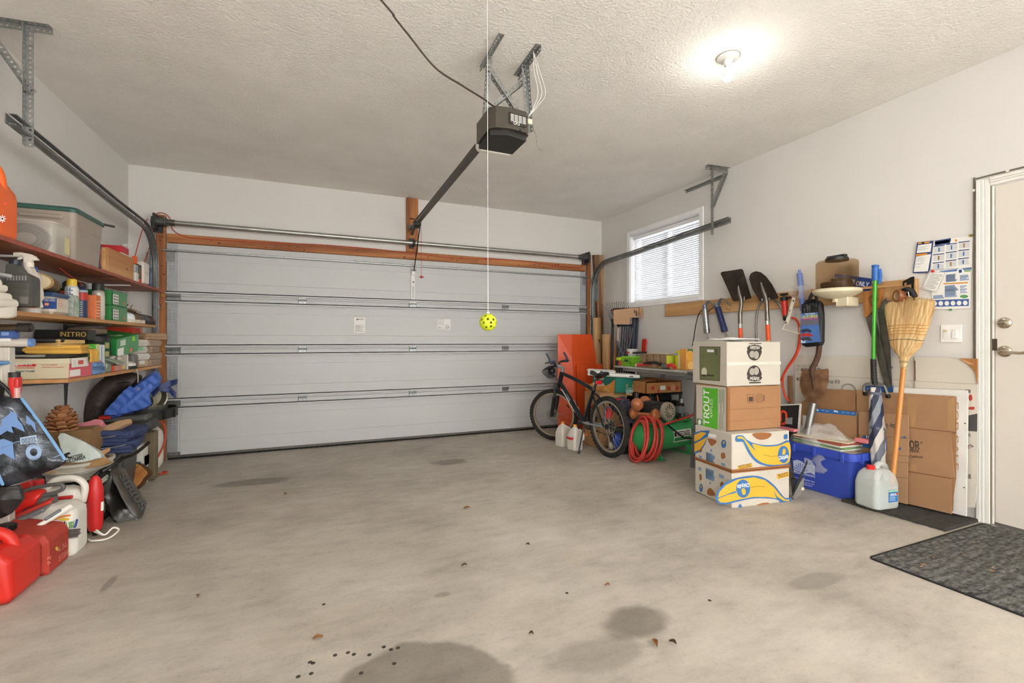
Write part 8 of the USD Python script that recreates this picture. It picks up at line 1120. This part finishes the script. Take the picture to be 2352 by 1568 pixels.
t = thing('white_tray','long white polystyrene tray with dark slots lying on the citrus carton','tray',(3.08,4.2,.80)); Mt = trimesh.transformations.translation_matrix((3.06,4.24,zf(4.2)+.775))@Rm(-38)@Rm(2,'y'); PT = m('E4E2DE',.5)
t.w('tray',tf(cat(B(-.30,.26,-.10,.10,0,.035,.008),B(-.30,.0,-.10,.10,.03,.06,.01)),Mt),PT);[t.w('slot',tf(B(x,x+.04,-.102,-.09,.012,.022),Mt),BLACK)for x in(.15,-.10)]; t.w('strap',tf(B(-.16,-.14,-.104,.104,-.001,.062),Mt),DARK); t.w('lid',tf(B(-.31,-.02,-.105,.105,.058,.066,.003),Mt),m('DEDCD8',.5))
# ---- work table with its load ----
TZ = .905; t = thing('work_table','grey folding work table by the right wall carrying boxes and baskets','table',(3.5,4.0,0)); TG = m('B4B2AC',.5,v=.04); tx0,tx1,ty0,ty1 = 3.20,3.775,3.34,4.46
t.w('tabletop',B(tx0,tx1,ty0,ty1,TZ-.022,TZ,.005),TG); t.w('apron',B(tx0+.03,tx1-.03,ty0+.05,ty1-.12,TZ-.055,TZ-.022,.004),m('8E8C86',.5)); 
for x,y in((3.50,ty0+.06),(tx0+.06,ty1-.33),(tx1-.06,ty0+.08),(tx1-.06,ty1-.22)): t.w('leg',rod((x,y,zf(y)+.003),(x,y,TZ-.05),.017,12),m('85837E',.4,.6))
t.w('hinge',C(.02,.05,(tx0+.06,ty1-.24,TZ-.085),'y',12),DARK)
def onT(u,v,x): return at(u,v,f'x{x}')
t = thing('green_basket','lime green plastic lattice basket on the work table','basket',(3.28,4.33,TZ)); LG = m('8CD62E',.45); gx0,gx1,gy0,gy1 = 3.23,3.36,4.17,4.36
def lattice(t,x0,x1,y0,y1,z0,z1,mt_):
    for nm,fx_ in(('front_lattice','y'),('side_lattice','x')):
        for q in((y0,y1)if fx_=='y' else(x0,x1)):
            lo,hi =(x0,x1)if fx_=='y' else(y0,y1); bb_ = lambda a,b,c,d: B(a,b,q-.0015,q+.0015,c,d)if fx_=='y' else B(q-.0015,q+.0015,a,b,c,d); t.w(nm,cat(*[bb_(a,a+.006,z0,z1)for a in np.linspace(lo,hi-.006,8)],*[bb_(lo,hi,z,z+.006)for z in np.linspace(z0,z1-.008,6)]),mt_)
lattice(t,gx0,gx1,gy0,gy1,TZ+.001,TZ+.105,LG); t.w('rim',X(sbox(gx0-.004,gy0-.004,gx1+.004,gy1+.004).difference(sbox(gx0+.003,gy0+.003,gx1-.003,gy1-.003)),.012,fr((0,0,TZ+.10),(1,0,0),(0,1,0))),LG); t.w('bottom',B(gx0,gx1,gy0,gy1,TZ+.001,TZ+.004),LG); t.w('plate',B(gx0-.003,gx0-.0015,4.24,4.30,TZ+.05,TZ+.075),m('23324E',.5))
t = thing('yellow_tub','small yellow-green lid and red pot at the left end of the work table','tub',(3.3,4.42,TZ)); t.w('pot',mv(L([(0,0),(.035,0),(.045,.06),(0,.06)],20),3.27,4.41,TZ+.001),m('C24A34',.5)); t.w('lid',mv(lathe_sq([(1,0),(1,.03),(.95,.034)],.12,.07,.01),3.27,4.41,TZ+.062),m('B8D42A',.45))
t = thing('clear_cup','clear plastic tub with a printed label on the lime green basket','tub',(3.33,4.26,TZ+.11)); t.w('tub',mv(L([(0,0),(.045,0),(.058,.075),(.062,.077),(.062,.082),(.056,.08),(0,.08)],24),3.30,4.26,TZ+.113),see('E6E6E2',.6,.2)); t.w('label',mv(C(.053,.03,(0,0,.025)),3.30,4.26,TZ+.113),m('C4C6C4',.5)); t.w('red_mark',B(3.24,3.248,4.24,4.27,TZ+.145,TZ+.165),m('CC4034',.5))
solo('red_level','red wooden paddle standing against the wall behind the work table','paddle',Face((XR-.03,0,0),(0,-1,0),(0,0,1),KD).poly([(330,480),(345,240),(350,110),(362,90),(392,92),(400,110),(385,240),(370,480)],.018,.0,0),m('D03824',.45))
t = thing('planter_baskets','stacked brown pulp berry baskets on a cardboard tray on the work table','baskets',(3.45,3.98,TZ)); PB2 = m('A88C6C',.85,v=.1)
t.w('tray',B(3.25,3.42,3.80,4.13,TZ+.001,TZ+.045,.003),BR2); t.w('side_tray',B(3.27,3.44,3.62,3.79,TZ+.001,TZ+.05,.003),m('C0925E',.85))
for i in range(2):
    for j in range(4): y_ = 4.10-.105*j; t.w('basket',mv(lathe_sq([(.75,0),(1,.055),(1.03,.056),(1.03,.06),(.96,.058),(.72,.006)],.11,.098,.012,12),3.335,y_-.05,TZ+.05+.035*i+.002),PB2)
t.w('lid_sheet',B(3.27,3.40,3.68,3.98,TZ+.150,TZ+.156),m('D8CDB4',.8)); t.w('green_card',B(3.27,3.40,3.665,3.672,TZ+.05,TZ+.135),m('BECB3C',.6))
t = thing('black_brush','black handled brush lying on the berry baskets','brush',(3.3,4.1,TZ+.15)); t.w('handle',rod((3.26,4.17,TZ+.155),(3.27,3.98,TZ+.162),.010),BLACK); t.w('head',RB(.03,.09,.02,.008,(3.265,4.15,TZ+.152),2),m('3A3A38',.6))
t = thing('hedge_shears','red and black handled shears lying at the table edge','shears',(3.22,3.85,TZ)); t.w('handle',tube(sp([(3.215,4.06,TZ+.02),(3.22,3.96,TZ+.035),(3.23,3.86,TZ+.045)],5),.014,10),m('D2342C',.4)); t.w('grip',tube(sp([(3.22,3.95,TZ+.045),(3.225,3.80,TZ+.06),(3.235,3.69,TZ+.035)],5),.016,10),BLACK); t.w('head',RB(.05,.09,.05,.018,(3.24,3.65,TZ+.030),3),m('6E706E',.4,.5)); t.w('red_handle',tube(sp([(3.235,3.62,TZ+.03),(3.23,3.56,TZ+.05),(3.225,3.50,TZ+.022)],5),.018,10),m('D2342C',.4)); t.w('white_end',C(.016,.02,(3.215,4.06,TZ+.02),'y',12),PAPER)
t = sbox_('seed_box','yellow and white printed box standing on the work table','box',m('DDD232',.5),3.545,3.625,TZ,TZ+.185,3.34,3.42); t.w('white_panel',B(3.3385,3.340,3.548,3.58,TZ+.01,TZ+.14),PAPER); t.w('print',B(3.338,3.3395,3.59,3.62,TZ+.14,TZ+.165),m('6FA4C8',.5))
t = thing('orange_carton','upright fruit carton with oranges and a green band on the work table','box',(3.45,3.55,TZ)); f = Face((0,3.455,0),(1,0,0),(0,0,1),KD); a_,b_ = f.w(820,200),f.w(1000,408); xa,xb = 3.32,3.70; t.w('body',B(xa,xb,3.457,3.54,TZ+.001,TZ+.205,.003),m('E2A04A',.6)); t.w('green_band',B(xa+.02,xb+.001,3.4555,3.457,TZ+.10,TZ+.203),m('1F7A5A',.6));[t.w('orange_print',tf(C(r,.0008,n=24),fr((xa+x,3.4562-.0004*i,TZ+z),(1,0,0),(0,0,1))),m(c_,.6))for i,(x,z,r,c_)in enumerate(((.05,.14,.05,'EDB14C'),(.10,.06,.055,'F0A83C'),(.19,.05,.05,'E8902E'),(.25,.075,.05,'F2B656'),(.06,.045,.04,'F6C878')))]
# ---- grey sawhorse, brown fruit tray, black engine ----
t = thing('sawhorse','grey plastic sawhorse beside the stack of cartons','sawhorse',(3.13,3.05,0)); SGY = m('66696B',.5); t.w('beam',cat(B(3.17,3.25,2.74,3.31,.83,.875,.008),B(3.18,3.24,2.74,3.30,.875,.905,.006)),SGY)
for y,dy in((3.21,.03),(2.84,-.03)):
    for dx in(-.05,.12): t.w('leg',bar((3.21+dx*.2,y-.04,.84),(3.21+dx,y-.04+dy,zf(y+dy)+.004),.05,.03,(0,1,0)),SGY)
t.w('shelf',B(3.16,3.28,2.86,3.14,.40,.42),SGY)
t = thing('engine','black petrol engine and frame in the shadow under the work table','engine',(3.5,3.95,zf(3.9))); BE = m('141414',.4,v=.2); zb_ = zf(3.95)+.004

for x in(3.32,3.74):
    for y in(3.98,4.34): t.w('frame_post',rod((x,y,zb_),(x,y,.615),.014),m('222222',.4))
for y in(3.98,4.34): t.w('frame_bar',rod((3.30,y,.61),(3.76,y,.61),.014),m('222222',.4))
t.w('block',RB(.26,.26,.26,.03,(3.55,4.16,.40),3),BE); t.w('tank',RB(.32,.24,.12,.05,(3.54,4.16,.55),3),BE); t.w('flywheel_cover',C(.11,.06,(3.46,3.97,.42),'y',28),BE); t.w('air_filter',C(.06,.09,(3.70,3.94,.47),'y',20),m('2A2826',.4)); t.w('spark_plug',RB(.03,.03,.05,.01,(3.71,3.93,.53),2),m('C9C5BC',.4)); t.w('fins',cat(*[B(3.43,3.66,4.01,4.03,.30+.025*i,.31+.025*i)for i in range(6)]),m('2C2B2A',.4,.4),kind='stuff'); t.w('fuel_line',tube(sp([(3.40,3.96,.60),(3.395,3.93,.52),(3.41,3.92,.44),(3.42,3.95,.38)],5),.010,8),m('B8683C',.5))
t = thing('fruit_tray','brown open fruit tray carton with red printed circles under the work table','box',(3.5,4.1,.63)); FT = m('B07A48',.85,v=.05); f = Face((0,3.90,0),(1,0,0),(0,0,1),KD); xa,xb,ya,yb,za,zb2 = 3.20,3.68,3.90,4.30,.628,.755
t.w('front',B(xa,xb,ya,ya+.006,za,zb2-.01),FT); t.w('back',B(xa,xb,yb-.006,yb,za,zb2),FT); t.w('left_side',B(xa,xa+.006,ya,yb,za,zb2),FT); t.w('right_side',B(xb-.006,xb,ya,yb,za,zb2),FT); t.w('bottom',B(xa,xb,ya,yb,za,za+.006),FT); t.w('lid_flap',rot(B(0,.17,-.10,.10,0,.004),-10,'y').apply_translation((xa+.02,ya+.12,zb2+.002)),m('A87042',.85)); t.w('lid_flap',rot(B(0,.2,-.12,.12,0,.004),6,'y').apply_translation((xa+.2,ya+.16,zb2+.02)),m('A87042',.85))
[t.w('red_circle',tf(C(.022,.0008,n=20),fr((x,ya-.0004,z),(1,0,0),(0,0,1))),m('B8342A',.6))for x,z in((xa+.09,.69),(xa+.31,.68),(xa+.42,.675))]; t.w('peach_circle',tf(C(.035,.0008,n=20),fr((xa+.365,ya-.0006,.685),(1,0,0),(0,0,1))),m('D09A70',.6)); t.w('label',B(xa+.19,xa+.26,ya-.0012,ya,.665,.71),PAPER); t.w('red_tab',B(xa+.155,xa+.175,ya-.001,ya,.63,.67),m('B8342A',.6)); t.w('left_print',tf(C(.022,.0008,n=20),fr((xa-.0004,ya+.12,.69),(0,-1,0),(0,0,1))),m('C05A3C',.6))
for i,(x,c_)in enumerate(((3.12,'6A5A48'),(3.16,'8A7A66'),(3.105,'9A9A96'))): y_ = 4.52+.05*i; solo('wood_offcut',('dark wooden strip','pale wooden strip','grey metal strip')[i]+' standing behind the citrus carton','stick',B(x,x+.03,y_,y_+.02,zf(y_)+.002,.86-.04*i),m(c_,.7))
# ---- green compressor, hose, dumbbells ----
cx,cy = 3.28,3.72; z = zf(3.7); M = trimesh.transformations.translation_matrix((cx,cy,z+.004))@Rm(9); t = thing('air_compressor','green tank air compressor with a black and white name plate','compressor',M=M); GC = m('3FA35C',.35,v=.04); rT,lT,zT = .148,.70,.20
hp =[(0,-lT/2-.055),(.06,-lT/2-.048),(.11,-lT/2-.025),(rT,-lT/2+.02),(rT,lT/2-.02),(.11,lT/2+.025),(.06,lT/2+.048),(0,lT/2+.055)]; t.p('tank',mv(rot(L(hp,44),90,'y'),0,0,zT),GC,smooth=50); t.p('weld_seam',cat(*[mv(rot(L([(rT,0),(rT+.003,.003),(rT,.006)],44),90,'y'),x,0,zT)for x in(-lT/2+.015,lT/2-.02)]),GC)
for x in(-.22,.24): t.p('foot',cat(bar((x,-.10,zT-.10),(x-.01,-.15,.006),.05,.008,(1,0,0)),bar((x,.10,zT-.10),(x-.01,.15,.006),.05,.008,(1,0,0)),B(x-.03,x+.03,-.18,.18,0,.008)),GC)
t.p('top_plate',B(-.28,.30,-.10,.10,zT+rT-.012,zT+rT+.006),GC); MO = m('B8AE98',.45,.1)
q = t.p('motor',cat(C(.085,.16,(-.02,-.06,zT+.245),'y',28)),m('4A4A48',.45)); q.p('fan_cover',rot(L([(.025,0),(.035,0),(.04,.012),(.092,.010),(.094,-.002),(.094,-.03),(.088,-.03)],36),90,'x').apply_translation((-.02,-.075,zT+.245)),MO); q.p('cover_slot',cat(*[tf(B(.045,.066,-.003,.003,0,.014),fr((-.02,-.076,zT+.245),(1,0,0),(0,0,1))@Rm(a_))for a_ in range(0,360,30)]),DARK,kind='stuff'); q.p('shaft_cap',C(.028,.03,(-.02,-.105,zT+.245),'y',20),MO); q.p('red_dot',C(.007,.004,(-.02,-.09,zT+.315),'y',12),m('D82A22',.4))
t.p('pump_head',cat(RB(.12,.13,.16,.02,(-.14,.03,zT+.27),2),*[B(-.21,-.07,-.04,.10,zT+.22+.022*i,zT+.23+.022*i)for i in range(6)]),m('3A3A3A',.5)); t.p('pressure_switch',cat(RB(.09,.08,.075,.012,(.17,-.06,zT+.245),2),C(.012,.06,(.17,-.06,zT+.15)),RB(.05,.04,.05,.01,(.23,-.09,zT+.19),2)),m('6E7478',.4)); t.p('switch_button',C(.010,.012,(.19,-.06,zT+.28)),m('D83020',.4)); t.p('regulator',cat(C(.016,.16,(.12,-.08,zT+.165),'x',12),C(.022,.02,(.26,-.08,zT+.165),'x',14)),m('8A7A58',.35,.7)); t.p('gauge',C(.024,.02,(.10,-.11,zT+.20),'y',18),BLACK)
fq = Face((M@[0,0,0,1])[:3]-M[:3,1]*(rT+.001),M[:3,0],(0,0,1),KD); pl = t.p('name_plate',cat(grid(lambda a,b:(-.03+.27*a,-(rT+.0015)*math.cos(-.38+.80*b),zT+(rT+.0015)*math.sin(-.38+.80*b)),4,14,.0012)),m('E4E2D8',.4)); pl.p('lower_panel',grid(lambda a,b:(-.02+.25*a,-(rT+.0025)*math.cos(-.30+.24*b),zT+(rT+.0025)*math.sin(-.30+.24*b)),4,8,.0008),m('2E8A48',.4))
tm = txt('SPEEDAIRE',.045,.0006,True,.20); vv = tm.vertices.copy(); ang =(vv[:,1])/rT+.16; tm.vertices = np.stack([.118+vv[:,0],-(rT+.0025+vv[:,2])*np.cos(ang),zT+(rT+.0025+vv[:,2])*np.sin(ang)],1); pl.p('lettering',tm,INK); pl.p('mark',grid(lambda a,b:(-.022+.03*a,-(rT+.0027)*math.cos(.02+.26*b),zT+(rT+.0027)*math.sin(.02+.26*b)),3,6,.0008),INK)
t.p('power_lead',tube(sp([(-.22,-.06,zT+.30),(-.18,-.12,zT+.19),(-.02,-.16,zT+.06),(.12,-.165,zT-.02),(.28,-.165,zT-.03),(.40,-.14,zT+.02)],8),.009,8),BLACK)
RH = m('CC4238',.42); t = thing('air_hose','thick coil of red air hose hung over the left end of the green tank','hose',M=M); rr = random.Random(7)
for k in range(12):
    ra,rb,dx,dy,dz = .115+rr.uniform(-.02,.03),.185+rr.uniform(-.02,.03),-.47+.021*k+rr.uniform(-.015,.015),-.06+rr.uniform(-.04,.03),zT+.02+rr.uniform(-.03,.02); tl = rr.uniform(-.35,.35)
    t.p('loop',tube([(dx+.05*math.sin(a_+tl)+.10*math.cos(a_)*.5,dy+ra*1.25*math.cos(a_),max(dz+rb*math.sin(a_),.014))for a_ in np.linspace(0,2*np.pi,37)[:-1]],.0115,9,True),RH)
t.p('free_end',tube(sp([(-.25,-.12,zT+.12),(-.05,-.17,zT+.165),(.12,-.15,zT+.175),(.30,-.12,zT+.19),(.42,-.08,zT+.20)],7),.0115,9),RH)
def dumbbell(label,c,dr,zr):
    M = fr(c,dr,(0,0,1)); t = thing('wooden_dumbbell',label,'dumbbell',M=M@Rm(0)); CP = m('A8633C',.32,.15,h2='C47E52',s=8,v=0,st=(.3,1,1)); hl = .085
    t.p('bar',rot(C(.018,.17,(0,0,-.085),n=16),90,'y'),CP)
    for s_ in(-1,1): t.p('knob',mv(rot(L([(0,-.05),(.02,-.048),(.05,-.03),(.064,-.004),(.062,.012),(.045,.03),(.022,.045),(0,.046)],32),90*s_,'y'),.11*s_,0,0),CP)
c1 = M@[-.26,-.02,zT+rT+.085,1]; dumbbell('copper-coloured turned wooden dumbbell lying lower on the compressor',c1[:3]+A3(-.02,.03,-.005),(.55,-.83,0),0); dumbbell('copper-coloured turned wooden dumbbell lying across the lower one',c1[:3]+A3(-.0,.10,.095),(.86,.50,.0),0)
# plaid jacket, blue tool
t = thing('plaid_jacket','dark plaid jacket with a red lining heaped beside the compressor','jacket',(2.96,3.92,.3)); PJM = m('2B2A38',.85,h2='4A4658',s=24,v=0); f = Face((0,3.86,0),(1,0,0),(0,0,1),KB)
o = dish(Polygon([f.q(*p)for p in((1180,790),(1240,730),(1310,705),(1370,740),(1400,820),(1425,930),(1390,1020),(1350,1050),(1310,960),(1230,880))]).buffer(.006),.10,lambda x,y: .018*np.sin(38*x),.022); t.w('body',tf(wob(o,.014,13,4),f.F@fr((0,0,-.08),(1,0,0),(0,1,0))),PJM,smooth=True)
t.w('red_lining',tf(wob(dish(Polygon([f.q(*p)for p in((1150,740),(1290,705),(1370,725),(1300,760),(1190,780))]).buffer(.004),.05,lambda x,y: 0*x,.02),.01,14,6),f.F@fr((0,0,-.05),(1,0,0),(0,1,0))),m('B42A30',.8),smooth=True); t.w('red_flap',tf(wob(dish(Polygon([f.q(*p)for p in((1095,960),(1130,830),(1190,900),(1150,995))]),.02,lambda x,y: 0*x,.02),.008,14,6),f.F@fr((0,0,-.06),(1,0,0),(0,1,0))),m('B42A30',.8),smooth=True)
t.w('strap',tube(sp([f.w(1380,800,.02),f.w(1430,830,.02),f.w(1470,870,.0)],5),.012,8),BLACK)
solo('support_stool','dark low plastic stool under the plaid jacket','stool',mv(lathe_sq([(1,0),(.9,.24),(.85,.25)],.24,.20,.03),3.0,3.98,zf(3.98)+.002),m('2E2C2A',.6))
t = thing('blue_pump','blue and chrome small pump on the floor behind the rear bicycle wheel','pump',(2.88,3.95,zf(3.95))); z = zf(3.95)+.002; BP = m('24408C',.4); t.p('base',RB(.18,.12,.03,.012,(0,0,.017),2),BP); t.p('motor',cat(C(.045,.14,(-.06,.0,.085),'x',22),RB(.08,.09,.08,.02,(.05,0,.08),2)),BP); t.p('upper',RB(.12,.09,.09,.03,(.0,.01,.165),3),m('2E4C9C',.4)); t.p('chrome_end',C(.04,.02,(-.08,0,.085),'x',20),CHROME); t.p('hose',tube(sp([(.05,0,.16),(.09,-.02,.22),(.12,.02,.30),(.08,.06,.36)],6),.008,8),RH)
# ---- dry leaves on the concrete ----
LF = m('8A5A30',.8,v=.15)
for u,v,lb,s_ in((730,1467,'curled orange-brown dry leaf near the left of the wet patch',.018),(1505,1479,'pale brown dry leaf below the big oil stain',.020),(1546,1478,'dark dry leaf scrap right of the pale brown one',.014),(1220,1458,'small dark seed husk between the two stains',.010),(1066,1300,'dark green dried leaf in the middle of the floor',.014),(655,1135,'orange dry leaf scrap far left of the middle of the floor',.018),(1072,1167,'brown dry leaf curl in the far middle of the floor',.022),(455,1371,'tiny orange leaf scrap on the left of the floor',.012),(1395,1346,'tiny orange leaf scrap above the big oil stain',.010),(1212,1252,'dark twig bit in the middle of the floor',.012)):
    p_ = at(u,v,'f'); o = wob(grid(lambda a,b:((a-.5)*2*s_,(b-.5)*1.1*s_*math.sin(math.pi*min(max(a,.06),.94)),.003+.006*(b-.5)**2*4+.004*math.sin(4*a)),9,6,.0012),.003,60,u); solo('dry_leaf',lb,'leaf',mv(rot(o,u%180),*(p_+A3(0,0,.003))),LF if 'dark' not in lb else m('4A3A26',.85))
dr =[at(x,y,'f')for x,y in((712,1300+220),(680+90/2.306,1300+512/2.306),(680+207/2.306,1300+470/2.306),(680+275/2.306,1498),(680+306/2.306,1502),(680+388/2.306,1503),(680+465/2.306,1485),(680+503/2.306,1491),(680+540/2.306,1487),(680+520/2.306,1523),(680+345/2.306,1545),(685,1553),(715,1546),(680+147/2.306,1387),(1302,1361),(1630,1378))]

solo('oil_drops','small dark drips spotted on the concrete around the wet patch','stain',cat([mv(C(.0075,.0006,n=10),*(p_+A3(0,0,.0003)))for p_ in dr]),m('3A352F',.6),kind='stuff')
